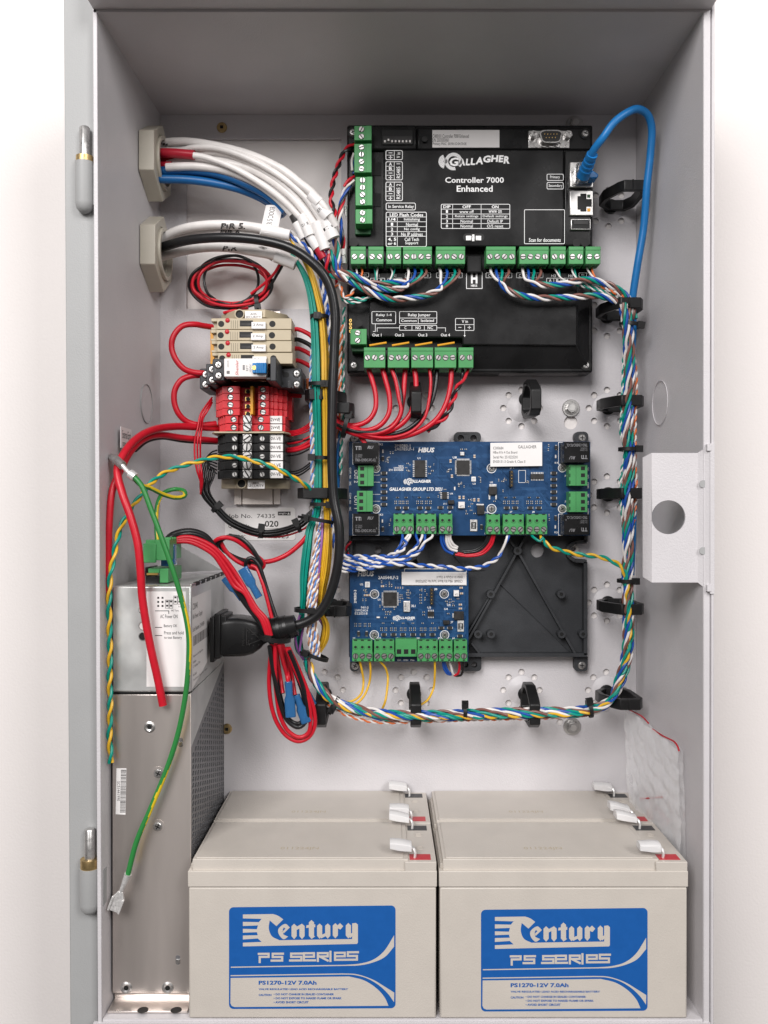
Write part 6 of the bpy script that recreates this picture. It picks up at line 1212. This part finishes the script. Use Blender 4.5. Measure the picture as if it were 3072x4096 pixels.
twist('orange and white pair from the rightmost plug of the row', [(1265, 205, 40), (1300, 240, 42), (1350, 265, 43), (1400, 290, 43), (1440, 330, 42)], Z3, ('white', 'orange'), .7, 0, None, 9, 'thin pairs of the controller', fan0=[[(1225, 150, 36), (1240, 175, 39)], [(1250, 150, 36), (1256, 175, 40)]])
twist('orange and white pair from the leftmost plug of the row', [(105, 215, 38), (85, 250, 38), (60, 285, 37), (30, 295, 36), (20, 255, 36), (5, 230, 33), (-20, 260, 28)], Z3, ('orange', 'white'), .7, 0, None, 10, 'thin pairs of the controller', fan0=[[(118, 150, 36), (122, 175, 39)], [(92, 150, 36), (96, 175, 39)]])
twist('thin teal and white pair from the first data plug', [(190, 205, 38), (180, 250, 38), (150, 295, 38), (100, 318, 37), (50, 318, 36), (15, 290, 32)], Z3, ('teal', 'white'), .62, 0, None, 9, 'thin pairs of the controller', fan0=[[(180, 150, 36), (186, 175, 38)], [(198, 150, 36), (194, 175, 38)]])
twist('thin teal and white pair from the second data plug', [(262, 200, 38), (245, 240, 38), (200, 280, 37), (130, 300, 37), (70, 300, 36), (25, 310, 32)], Z3, ('white', 'teal'), .62, 0, None, 9, 'thin pairs of the controller', fan0=[[(262, 150, 36), (270, 175, 38)], [(284, 150, 36), (276, 175, 38)]])
# --- right trunk and bottom bundle
TR = [(2495, 1215, 42), (2506, 1270, 43), (2514, 1340, 42), (2518, 1450, 41), (2518, 1560, 41), (2513, 1640, 42), (2511, 1740, 41), (2518, 1800, 41), (2516, 1900, 41), (2512, 1980, 42), (2513, 2080, 41), (2512, 2200, 41), (2510, 2320, 41), (2512, 2410, 42), (2514, 2500, 41), (2512, 2580, 41), (2500, 2660, 41), (2478, 2730, 41), (2452, 2790, 41), (2405, 2826, 41), (2325, 2845, 41), (2200, 2850, 42), (2090, 2852, 42), (1970, 2854, 42), (1855, 2859, 42), (1698, 2863, 42), (1542, 2860, 42), (1424, 2838, 42), (1340, 2806, 42), (1280, 2750, 42), (1240, 2690, 42), (1226, 2640, 41)]
CORN = ('outermost', 'inner')
for k, (dx, dh, p0, nm) in enumerate(((-11, 1.5, 0, 'left'), (10, 2.0, 1.3, 'right'), (0, -2.5, 2.2, 'hindmost'), (-3, 4.5, 3.1, 'front'))):
    seq = []
    for i, (x, y, h) in enumerate(TR):
        if i < 18: seq.append((x+dx, y, h+dh))
        else: u = min(1, (i-17)/3); seq.append((x+dx*(1-u)*.8, y-dx*u*(1 if i < 28 else .6)-(dx*.3 if i < 20 else 0), h+dh))
    twist('%s four-core cable of the trunk down the right side and along the bottom' % nm, seq, ID, Q4, .98, 0, 1.5, 27+k, 'four-core cables of the right trunk', ph=p0)
twist('thin teal and white pair on the left edge of the right trunk', [(2480, 1230, 40), (2498, 1330, 40), (2494, 1450, 40), (2490, 1560, 41), (2487, 1640, 42), (2484, 1740, 41), (2500, 1800, 40), (2484, 1900, 40), (2482, 1980, 41), (2492, 2100, 40), (2500, 2200, 38)], ID, ('teal', 'white'), .62, 0, None, 8.5, 'thin pairs on the right trunk')
twist('orange and white pair on the right edge of the right trunk', [(2536, 1420, 40), (2545, 1520, 41), (2542, 1620, 42), (2540, 1740, 41), (2540, 1850, 41), (2545, 1960, 41), (2535, 2080, 39), (2520, 2200, 38)], ID, ('orange', 'white'), .66, 0, None, 9, 'thin pairs on the right trunk')
twist('orange and white pair along the lower edge of the bottom bundle', [(2380, 2846, 41), (2250, 2868, 42), (2090, 2874, 42), (1855, 2880, 42), (1698, 2886, 42), (1500, 2888, 42), (1400, 2866, 42), (1310, 2822, 40)], ID, ('orange', 'white'), .66, 0, None, 9, 'thin pairs on the bottom bundle')
wire('blue patch lead running straight inside the right trunk', [(2530, 1195, 40), (2535, 1300, 38), (2528, 1420, 38), (2524, 1560, 38), (2520, 1700, 37), (2532, 1850, 38), (2535, 2000, 38), (2532, 2150, 37), (2525, 2300, 36)], ID, 2.2, 'patchblue', 0)
YT = [(2166, 2140, 31), (2172, 2160, 33), (2200, 2188, 34), (2235, 2200, 34), (2300, 2216, 35), (2380, 2225, 37), (2440, 2240, 41), (2480, 2265, 45), (2506, 2310, 47), (2508, 2380, 47), (2516, 2450, 47), (2518, 2540, 46), (2506, 2640, 46), (2480, 2730, 46), (2448, 2792, 46), (2385, 2838, 46), (2300, 2856, 47), (2200, 2860, 47), (2090, 2862, 47), (1970, 2866, 47), (1855, 2868, 47), (1698, 2868, 47), (1542, 2862, 47), (1424, 2846, 47), (1340, 2815, 46), (1282, 2768, 46), (1258, 2710, 46), (1240, 2650, 44)]
twist('green and yellow twisted pair from the wide board along the front of the bundle', YT, ID, ('teal', 'yellow'), 1.0, 0, None, 17, None, fan0=[[(2124, 2138, 28), (2135, 2150, 33), (2160, 2165, 34)], [(2162, 2138, 28), (2166, 2165, 33)]])
twist('green and yellow twisted pair arching left over the black terminals', [(1252, 1966, 46), (1242, 1956, 48), (1192, 1922, 56), (1128, 1884, 60), (1065, 1858, 62), (983, 1836, 64), (888, 1827, 66), (793, 1846, 70), (717, 1868, 76), (647, 1899, 84), (597, 1940, 92), (552, 1997, 100), (515, 2048, 106), (483, 2111, 112), (464, 2181, 116), (447, 2270, 119), (438, 2346, 120), (437, 2460, 120), (440, 2600, 120), (439, 2720, 120), (441, 2843, 120), (438, 2938, 120), (443, 3030, 120), (443, 3052, 120)], ID, ('teal', 'yellow'), 1.0, 0, None, 19)
# --- network lead
t = thing('network_lead', 'bright blue network patch lead looping from the upper network socket', 'network lead', tuple(P(2452, 640, 60)))
NL = [(2358, 640, 60), (2375, 600, 66), (2413, 549, 72), (2455, 491, 74), (2510, 450, 74), (2549, 436, 72), (2588, 456, 69), (2606, 505, 65), (2602, 614, 60), (2588, 743, 56), (2575, 905, 50), (2549, 1066, 46), (2532, 1180, 42), (2528, 1230, 40)]
g = G(); g.tube(spline([P(*p) for p in NL]), 2.6, 16); obj('cable', g, M['wire_patchblue'], t)
g = G(); A, B = P(2332, 706, 46), P(2366, 624, 62); d = (B-A).normalized(); ln = (B-A).length; g.tube([A, A+d*ln*.5, B], 4, 14, rr=[4.6, 4.2, 3.3])
for k in range(4): g.ring(tuple(A+d*(ln*(.3+.2*k))), tuple(d), 4.7-.25*k, 2, 1.5, 16)
g.ring(tuple(B-d*.5), tuple(d), 3.9, 2, 2, 18)
obj('strain_boot', g, M['wire_patchblue'], t)
g = G(); g.pbox(*ZU(482, 1000), *ZU(560, 1105), 34, 46); g.pbox(*ZU(480, 1020), *ZU(540, 1095), 30, 44); obj('plug_body', g, M['clear'], t, .6)
g = G(); a = [ZU(500, 1085), ZU(520, 1050), ZU(560, 1042), ZU(612, 1078), ZU(604, 1100), ZU(565, 1104), ZU(540, 1092)]; g.prism([pz(*p, 44) for p in a], 'y', 130-44, 130-34); obj('latch_guard', g, M['wire_patchblue'], t, .8)
# --- red output wires under the controller
RO = [('first red output wire from the left, from the leftmost output plug', 148, 'red', [(148, 636), (170, 700), (188, 780), (184, 850), (150, 900), (80, 925), (0, 905), (-60, 870)], 1.85),
      ('second red output wire from the left, from the leftmost output plug', 220, 'red', [(218, 636), (236, 700), (256, 790), (250, 870), (200, 930), (110, 950), (20, 915), (-60, 880)], 1.85),
      ('thinner red output wire from the second output plug', 262, 'red', [(262, 636), (285, 700), (302, 790), (312, 860), (270, 930), (170, 965), (60, 940), (-50, 890)], 1.5),
      ('red output wire from the right pole of the second output plug', 334, 'red', [(334, 636), (328, 720), (322, 800), (300, 890), (240, 945), (130, 968), (30, 935), (-60, 890)], 1.85),
      ('thick red output wire from the third output plug', 378, 'red', [(378, 636), (386, 720), (380, 800), (350, 880), (280, 940), (180, 962), (60, 930), (-50, 880)], 1.9),
      ('thin red output wire beside the black one at the third output plug', 450, 'red', [(450, 636), (458, 700), (450, 800), (425, 890), (360, 955), (240, 985), (100, 960), (-40, 900)], 1.2),
      ('black output wire between the red ones at the fourth output plug', 490, 'black', [(490, 636), (484, 720), (462, 810), (410, 890), (330, 950), (230, 970), (100, 945), (-40, 890)], 1.6),
      ('rightmost thick red output wire from the fourth output plug', 560, 'red', [(560, 636), (556, 720), (536, 810), (490, 890), (410, 950), (290, 985), (150, 980), (30, 945), (-50, 895)], 1.9),
      ('black wire hidden among the red output wires', 264, 'black', [(270, 640), (300, 720), (314, 800), (300, 900), (220, 950), (100, 955), (0, 920), (-50, 885)], 1.3)]
for k, (lab, _, col, seq, r) in enumerate(RO):
    n = len(seq); wire(lab, [(x, y, 32+k % 3*2+4*sin(pi*i/n)) for i, (x, y) in enumerate(seq)], Z3, r, col, 0, 'output wires of the controller', n=12)
twist('red and black twisted pair from the supply plug of the controller', [(622, 690, 36), (595, 730, 38), (570, 790, 40), (548, 850, 40), (510, 900, 38), (440, 950, 36)], Z3, ('red', 'black'), 1.15, 0, None, 17, None, fan0=[[(648, 636, 32), (636, 665, 36)], [(614, 636, 32), (616, 665, 36)]])
for k, dy in enumerate((0, 8, 16)):
    wire(('upper', 'middle', 'lower')[k]+' thin red wire crossing to the tie at the left of the output wires', [(*Z6(1450+k*4, 20+dy*2), 30), (*Z6(1500, 80+dy*2), 32), (*Z6(1560, 110+dy), 34), (*Z6(1659, 190+dy*2), 34), (1470, 1790+dy, 34)], ID, 1.0, 'red', 0, 'thin red wires at the output tie')
# --- small wires round the rail
for k, (y, c) in enumerate(((228, 'red'), (308, 'black'), (378, 'red'), (472, 'red'))):
    wire(('red wire leaving the right end of the topmost fuse holder', 'black wire leaving the right end of the second fuse holder', 'red wire leaving the right end of the third fuse holder', 'red wire leaving the right end of the lowest fuse holder')[k], [(1100, y+8, 26), (1150, y, 28), (1210, y+22, 30), (1260, y+54, 32), (1290, y+100, 33)], Z5, 1.65, c, 0, 'wires at the right of the fuse holders')
wire('upper red wire loop bulging left of the fuse holders', [(485, 212, 30), (420, 202, 36), (345, 190, 42), (250, 205, 46), (180, 290, 48), (170, 380, 48), (205, 470, 48), (270, 540, 47), (360, 568, 45), (440, 570, 42)], Z5, 2.1, 'red', 0, 'red wire loops left of the rail')
wire('lower red wire loop bulging left of the red terminals', [(400, 588, 40), (330, 592, 44), (250, 620, 47), (195, 700, 48), (190, 800, 48), (225, 890, 47), (290, 950, 44), (390, 975, 40), (515, 965, 34)], Z5, 2.1, 'red', 0, 'red wire loops left of the rail')
for k in range(3):
    wire(('first', 'second', 'third')[k]+' thin red wire from the left, looping down beside the red terminals', [(485, 760+k*20, 34), (430+k*12, 835+k*12, 40+k*2), (392+k*12, 900+k*10, 44), (372+k*16, 1000, 46-k*2), (350+k*22, 1100, 46), (352+k*21, 1250, 46-k*2), (372+k*16, 1350, 45), (394+k*8, 1420, 42), (395, 1500+k*8, 40-k)], Z5, .66, 'red', 0, 'thin red wires left of the terminals')
for k in range(8):
    u = k/7-.5; w1 = (k*3 % 8)/7-.5
    wire('one of the thin black wires arching from the black terminals to the left trunk', [(522, 295+k*26, 26+k % 3*2), (475-3*k, 315+k*17, 33), (412+13*k, 400+k*8, 38-k % 2*3), (395+15*k, 500, 38-k % 3*2), (432+62*u, 620-30*u, 37+3*w1), (512+34*u, 738-34*u, 35+5*w1), (620+26*u, 846-42*u, 33+4*w1), (745+14*u, 908-48*u, 31+4*w1), (880+4*u, 942-46*u, 31+4*w1), (1030-10*u, 928-46*u, 33+4*w1), (1160-20*u, 880-44*u, 35+4*w1), (1235-18*u, 818-52*u, 36), (1290, 755-50*u, 36)], Z6, .56, 'black', 0, 'thin black wires of the arc')
wire('red wire under the arc of thin black wires', [(395, 510, 36), (420, 610, 34), (510, 760, 31), (640, 880, 29), (760, 945, 28), (880, 970, 28), (1040, 965, 29), (1180, 920, 32), (1280, 850, 34)], Z6, .7, 'red', 0)
for k, (y0, y1, c, r) in enumerate(((146, 62, 'red', .6), (156, 80, 'red', .6), (167, 98, 'red', .6), (180, 120, 'red', .6), (232, 190, 'black', 1.1), (238, 175, 'red', 1.1), (284, 205, 'red', 1.3), (300, 240, 'red', 1.3), (335, 262, 'black', .6), (480, 392, 'black', .6), (502, 412, 'black', .6), (462, 372, 'black', .6))):
    g_ = 'wires at the right of the marked terminals'
    lab = {0: 'highest thin red wire right of the marked red terminals', 1: 'second thin red wire right of the marked red terminals', 2: 'third thin red wire right of the marked red terminals', 3: 'lowest thin red wire right of the marked red terminals', 4: 'black wire leaving the topmost black terminal', 5: 'red wire leaving the topmost black terminal', 6: 'upper thick red wire leaving the second black terminal', 7: 'lower thick red wire leaving the second black terminal', 8: 'thin black wire leaving the middle black terminal', 9: 'middle of the three thin black wires leaving the lowest black terminals', 10: 'lowest of the three thin black wires leaving the lowest black terminals', 11: 'highest of the three thin black wires leaving the lowest black terminals'}[k]
    wire(lab, [(1030, y0, 26), (1090, y0+2, 29), (1160, y0-10, 32), (1220, y0+(y1-y0)*.5, 34), (1270, y1, 35), (1300, y1-40, 34)], Z6, r, c, 0, g_)
for k, y in enumerate((735, 748)): wire(('upper', 'lower')[k]+' short red wire poking right from the upper red terminals', [(1045, y, 22), (1110, y+2, 24), (1182, y+8, 26)], Z5, .95, 'red', 0)
# --- thick red leads on the left, in front of the power supply
wire('thick red lead running down in front of the power supply label', [(870, 1712, 30), (780, 1708, 42), (705, 1706, 54), (625, 1716, 72), (560, 1745, 90), (505, 1800, 106), (470, 1877, 116), (489, 1972, 121), (520, 2060, 123), (550, 2170, 124), (562, 2280, 124), (568, 2380, 123), (584, 2490, 122), (605, 2600, 121), (632, 2720, 120), (652, 2822, 119)], ID, 2.5, 'red', 0, 'thick red leads on the left', n=14)
wire('red lead curving left and vanishing behind the front lip', [(870, 1763, 28), (730, 1751, 46), (647, 1740, 60), (575, 1757, 80), (520, 1810, 98), (478, 1890, 110), (450, 1960, 115), (438, 2080, 117), (434, 2200, 117), (432, 2340, 117), (434, 2400, 116)], ID, 2.2, 'red', 0, 'thick red leads on the left', n=14)
wire('black lead just under the two thick red leads', [(870, 1770, 24), (740, 1763, 40), (650, 1750, 54), (590, 1762, 66), (540, 1800, 80)], ID, 1.7, 'black', 0)
eg = 'green and yellow striped earth wires'
earth('long green and yellow earth wire hanging in front of the power supply', [(530, 1900, 124), (565, 1941, 125), (603, 2035, 126), (648, 2156, 127), (692, 2282, 127), (723, 2384, 126), (746, 2480, 125), (756, 2560, 124), (754, 2653, 123), (742, 2780, 122), (711, 2938, 121), (664, 3084, 121), (600, 3240, 122), (546, 3367, 123), (511, 3500, 124)], ID, 1.65, 0, eg, [(0, 2.9), (.28, 2.6), (.34, 1.2), (.45, 1.0), (.52, 2.4), (.68, 2.9), (.73, 1.6), (.79, .6), (.86, 1.5), (.92, 2.6), (1, 3)])
earth('curly green and yellow earth wire looping beside the rail end', [(536, 1912, 122), (560, 1938, 120), (603, 1953, 112), (654, 1978, 102), (704, 1991, 92), (738, 1984, 84), (736, 1964, 78), (698, 1957, 74), (654, 1972, 78), (632, 2010, 84), (625, 2067, 88), (628, 2150, 92), (632, 2185, 92)], ID, 1.45, 0, eg, [(0, 1.0), (.4, .6), (.6, 2.2), (.8, .9), (1, .7)])
t = thing('spade_terminal', 'clear sleeved spade terminal on the end of the hanging earth wire', 'spade terminal', tuple(P(475, 3600, 123)))
g = G(); A, B = P(512, 3496, 124), P(484, 3566, 123); g.tube([A, B], 1.6, 12, rr=[2.2, 1.2]); obj('crimp', g, M['solder'], t)
g = G(); c = P(468, 3600, 123); d = (P(455, 3640, 123)-P(485, 3560, 123)).normalized(); n = Vector((-d.z, 0, d.x)); y = Vector((0, 1, 0))
def slab(g, o, w1, w2, l, th, m=0): g.hexa([o-n*w1-y*th, o+n*w1-y*th, o+n*w2+d*l-y*th, o-n*w2+d*l-y*th], [o-n*w1+y*th, o+n*w1+y*th, o+n*w2+d*l+y*th, o-n*w2+d*l+y*th], m)
o0 = P(484, 3566, 123); slab(g, o0, 1.4, 3.6, 4, 1.0); slab(g, o0+d*4, 3.7, 3.9, 9, .5); slab(g, o0+d*4-n*3.4-y*.8, .6, .6, 9, .9); slab(g, o0+d*4+n*3.4-y*.8, .6, .6, 9, .9); obj('spade', g, M['solder'], t, .2)
t = thing('earth_lug', 'bright metal earth lug and pin on the left wall above the power supply', 'earth lug', tuple(P(480, 1850, 116)))
g = G(); g.tube([P(445, 1828, 112), P(466, 1840, 118), P(490, 1862, 121)], 2.6, 14, rr=[2.3, 2.8, 2.8]); obj('pin', g, M['steel'], t)
g = G(); g.tube([P(490, 1862, 121), P(505, 1880, 122), P(522, 1896, 123)], 1.5, 10); obj('tongue', g, M['solder'], t)
g = G(); g.tube([P(520, 1894, 123), P(542, 1910, 124)], 2.9, 12); obj('crimp', g, M['solder'], t)
# --- red and black coil
g_ = 'turns of the red and black coil'
for k in range(8):
    c_ = 'red' if k in (0, 1, 3, 5, 7) else 'black'; rx = (285, 262, 292, 240, 250, 270, 190, 278)[k]; ry = (168, 160, 172, 150, 178, 140, 172, 158)[k]; cx = (742, 745, 738, 752, 742, 735, 742, 748)[k]; cy = (1108, 1100, 1112, 1095, 1090, 1118, 1080, 1106)[k]
    a0 = 1.0+k*.2; wire('one of the %s turns of the coil hanging above the fuse holders' % c_, [(cx+rx*cos(a0+2*pi*i/16), cy+ry*sin(a0+2*pi*i/16)+(8 if i % 5 == k % 5 else 0), 14+k % 4*3+3*sin(i+k)) for i in range(17)], Z4, 1.05, c_, 0, g_)
wire('red tail of the coil rising to the right', [(880, 1180, 20), (970, 1110, 24), (1040, 1040, 28), (1085, 965, 32), (1100, 930, 34)], Z4, 1.05, 'red', 0); wire('black tail of the coil rising to the right', [(900, 1210, 18), (1000, 1140, 22), (1060, 1050, 26), (1105, 970, 30), (1120, 935, 34)], Z4, 1.05, 'black', 0)
wire('red lead end below the coil tie, over the upper end stop', [(860, 1278, 20), (800, 1290, 22), (740, 1300, 24), (690, 1312, 22)], Z4, 1.15, 'red', 0); 
# --- battery leads between the power supply and the trunk
bl = 'red and black battery leads'
for k, (dy, r, c) in enumerate(((0, 2.1, 'black'), (8, 2.1, 'black'))):
    wire(('outer', 'inner')[k]+' black battery lead arching from the green plug on the power supply', [(492+dy, 745, 86), (520+dy, 705, 84), (580, 678+dy*2, 80), (660, 672+dy*2, 76), (740, 700+dy*2, 72), (800, 770+dy*2, 68), (850-dy, 860, 66), (900-dy, 950, 64), (950-dy, 1040, 63), (1010-dy, 1130, 62), (1080-dy, 1220, 62), (1130-dy, 1300, 62)], ZP, r, c, 0, bl, n=12)
for k, d_ in enumerate((0, 34, 62)):
    wire(('upper', 'middle', 'lower')[k]+' red battery lead arching over the corner of the power supply', [(525, 745, 84), (570, 716+d_*.35, 82), (640, 708+d_*.5, 79), (720, 730+d_*.65, 76), (800, 775+d_*.8, 73), (880-d_*.2, 860+d_, 70), (950-d_*.3, 960+d_, 68), (1010-d_*.3, 1060, 68), (1070-d_*.4, 1160, 68), (1130-d_*.5, 1230, 68), (1160-d_*.4, 1330, 67)], ZP, 1.5, 'red', 0, bl, n=12)
twist('red and black pair looping above the mains plug', [(800, 760, 62), (830, 730, 64), (880, 712, 64), (950, 722, 62), (1010, 765, 60), (1060, 820, 58), (1105, 880, 56), (1085, 900, 55), (1020, 880, 54), (940, 850, 56), (870, 800, 58), (830, 745, 60)], ZP, ('red', 'black'), 1.5, 0, 1.5, 55, bl)
wire('red lead crossing from the loop to the left trunk', [(900, 825, 54), (960, 850, 52), (1050, 862, 48), (1150, 862, 44), (1250, 825, 42), (1330, 765, 42), (1400, 690, 42)], ZP, 1.75, 'red', 0, bl, n=12)
wire('short black loop above the blue crimp connectors', [(1000, 890, 58), (1005, 855, 60), (1035, 840, 60), (1080, 880, 60), (1110, 960, 60), (1135, 1040, 60), (1160, 1120, 61), (1190, 1210, 62)], ZP, 1.4, 'black', 0, bl)
wire('red lead running down beside the short black loop', [(1035, 890, 57), (1065, 900, 58), (1100, 980, 60), (1130, 1080, 61), (1165, 1220, 62)], ZP, 1.4, 'red', 0, bl)
LO = [('outer red loop hanging lowest below the mains plug', 'red', [(1165, 285), (1152, 420), (1148, 540), (1165, 680), (1200, 780), (1260, 860), (1330, 893), (1395, 870), (1435, 800), (1432, 700), (1400, 600), (1340, 450), (1270, 300)]), ('inner red loop hanging below the mains plug', 'red', [(1185, 285), (1185, 450), (1195, 600), (1220, 740), (1270, 830), (1340, 868), (1395, 840), (1410, 760), (1395, 640), (1330, 480), (1255, 300)]),
      ('black loop hanging below the mains plug', 'black', [(1150, 290), (1165, 400), (1195, 560), (1225, 680), (1270, 770), (1335, 805), (1385, 760), (1390, 660), (1365, 560), (1320, 430), (1275, 320)]), ('second black loop inside the red loops', 'black', [(1160, 290), (1180, 420), (1208, 560), (1240, 680), (1285, 765), (1340, 780), (1370, 720), (1362, 600), (1320, 470), (1270, 330)]),
      ('left red lead ending in a blue crimp connector', 'red', [(1190, 280), (1205, 400), (1220, 500), (1235, 590)]), ('middle red lead ending in a blue crimp connector', 'red', [(1210, 280), (1240, 400), (1262, 480), (1272, 540)]), ('right red lead ending in a blue crimp connector', 'red', [(1232, 280), (1262, 380), (1290, 470), (1310, 600)]), ('straight red lead between the crimp leads', 'red', [(1222, 280), (1250, 390), (1275, 500)])]
for k, (lab, c, seq) in enumerate(LO):
    n = len(seq); wire(lab, [(x, y, 66-14*sin(pi*i/n)+(k % 3)*2) for i, (x, y) in enumerate(seq)], ZQ, 1.5, c, 0, bl, n=12)
def crimp(lab, a, b, fr, h, wa, wb):
    A, B = P(*fr(*a), h), P(*fr(*b), h); d = (B-A); l = d.length; d.normalize(); n = Vector((-d.z, 0, d.x)); y = Vector((0, 1, 0)); t = thing('crimp_connector', lab, 'crimp connector', tuple(A), 'blue crimp connectors')
    g = G(); V = []
    for u, w_, th in ((0, wa, wa*.9), (.38, wa*.95, wa*.85), (.5, wb, wb*.55), (1, wb, wb*.55)): V += [A+d*l*u+n*w_*sx_+y*th*sy_ for sx_, sy_ in ((-1, -.5), (-.6, -1), (.6, -1), (1, -.5), (1, .5), (.6, 1), (-.6, 1), (-1, .5))]
    g.add(V, [(i*8+k, i*8+(k+1) % 8, i*8+8+(k+1) % 8, i*8+8+k) for i in range(3) for k in range(8)]+[tuple(range(7, -1, -1)), tuple(range(24, 32))]); obj('sleeve', g, M['clear_blue'], t, .3)
    g = G(); o = A+d*l*.5; q = lambda c_, s1, s2: c_+n*s1+y*s2
    g.hexa([q(o, -wb*.75, -.6), q(o, wb*.75, -.6), q(o, wb*.75, .6), q(o, -wb*.75, .6)], [q(A+d*l*.94, -wb*.75, -.6), q(A+d*l*.94, wb*.75, -.6), q(A+d*l*.94, wb*.75, .6), q(A+d*l*.94, -wb*.75, .6)]); g.cyl(tuple(A+d*l*.12), tuple(d), wa*.55, l*.36, 12); obj('blade', g, M['solder'], t)
crimp('left blue crimp connector inside the hanging red loops', (1270, 515), (1285, 740), ZQ, 60, 2.6, 3.6); crimp('right blue crimp connector slanting inside the hanging red loops', (1318, 600), (1385, 775), ZQ, 56, 2.6, 3.6)
crimp('rear blue crimp connector sticking out right of the black loop', (1345, 520), (1425, 665), ZQ, 46, 2.5, 3.0); crimp('upper blue crimp connector leaning on the battery leads above the plug', (1085, 1090), (980, 905), ZP, 66, 2.5, 3.6); crimp('left upper blue crimp connector beside the power supply edge', (980, 1100), (872, 960), ZP, 52, 2.5, 3.6)
# --- small wires of the boards
for k, seq in enumerate(([(368, 628), (380, 680), (388, 740), (375, 800), (330, 835), (262, 838)], [(420, 628), (424, 680), (418, 740), (390, 810), (345, 852), (300, 862)], [(470, 630), (500, 665), (512, 710), (508, 780), (498, 840), (485, 872)], [(752, 630), (752, 700), (745, 770), (715, 830), (680, 854)])):
    wire(('first yellow wire from the left under the smaller board', 'second yellow wire from the left under the smaller board', 'third yellow wire, dropping straight to the bottom bundle', 'rightmost yellow wire under the smaller board, passing the middle ring')[k], [(x, y, 28-3*i+(14 if i > 3 else 8)*(i > 2)) for i, (x, y) in enumerate(seq)], Z8, .85, 'yellow', 0, 'single yellow wires of the smaller board')
for k, (seq, c) in enumerate((([(792, 628), (798, 665), (815, 695), (835, 700)], 'blue'), ([(800, 628), (808, 660), (825, 690), (842, 695)], 'blue'), ([(825, 628), (835, 660), (842, 690), (850, 700), (868, 708)], 'white'), ([(874, 628), (878, 660), (870, 695), (850, 705)], 'red'), ([(898, 630), (896, 675), (885, 703), (858, 706)], 'black'))):
    wire(('outer blue wire looping under the right blocks of the smaller board', 'inner blue wire looping under the right blocks of the smaller board', 'white wire looping under the right blocks of the smaller board', 'red wire looping under the last block of the smaller board', 'black wire looping under the last block of the smaller board')[k], [(x, y, 26-6*i/3) for i, (x, y) in enumerate(seq)], Z8, .9, c, 0, 'loop wires under the smaller board')
for k, (seq, c) in enumerate((([(600, 622), (598, 670), (620, 720), (665, 745)], 'blue'), ([(612, 622), (610, 660), (628, 700), (670, 735)], 'blue'), ([(628, 622), (630, 680), (650, 715), (690, 728)], 'white'), ([(640, 622), (642, 670), (662, 705), (690, 712)], 'white'), ([(650, 622), (652, 660), (670, 690), (692, 705)], 'white'), ([(872, 625), (850, 680), (800, 718), (720, 730)], 'black'), ([(882, 625), (862, 680), (810, 725), (730, 738)], 'black'), ([(896, 625), (880, 680), (830, 735), (760, 750), (690, 740)], 'red'), ([(908, 625), (890, 690), (840, 742), (760, 757), (680, 748)], 'red'))):
    wire(('outer blue wire at the small centre block of the wide board', 'inner blue wire at the small centre block of the wide board', 'longest white wire at the small centre block of the wide board', 'middle white wire at the small centre block of the wide board', 'shortest white wire at the small centre block of the wide board', 'upper black supply wire at the wide board', 'lower black supply wire at the wide board', 'upper red supply wire at the wide board', 'lower red supply wire at the wide board')[k], [(x, y, 28-5*i/3) for i, (x, y) in enumerate(seq)], Z7, .95, c, 0, 'loop wires under the wide board')
twist('red and black pair slipping behind the tray corner screw', [(1400, 2165, 14), (1388, 2195, 15), (1392, 2230, 14)], ID, ('red', 'black'), .8, 0, None, 12)
wire('thin white wire curling out between the power supply foot and the left front battery', [(628, 1555, 108), (606, 1590, 110), (598, 1630, 112), (604, 1665, 114), (622, 1700, 115)], ZR, .9, 'white')
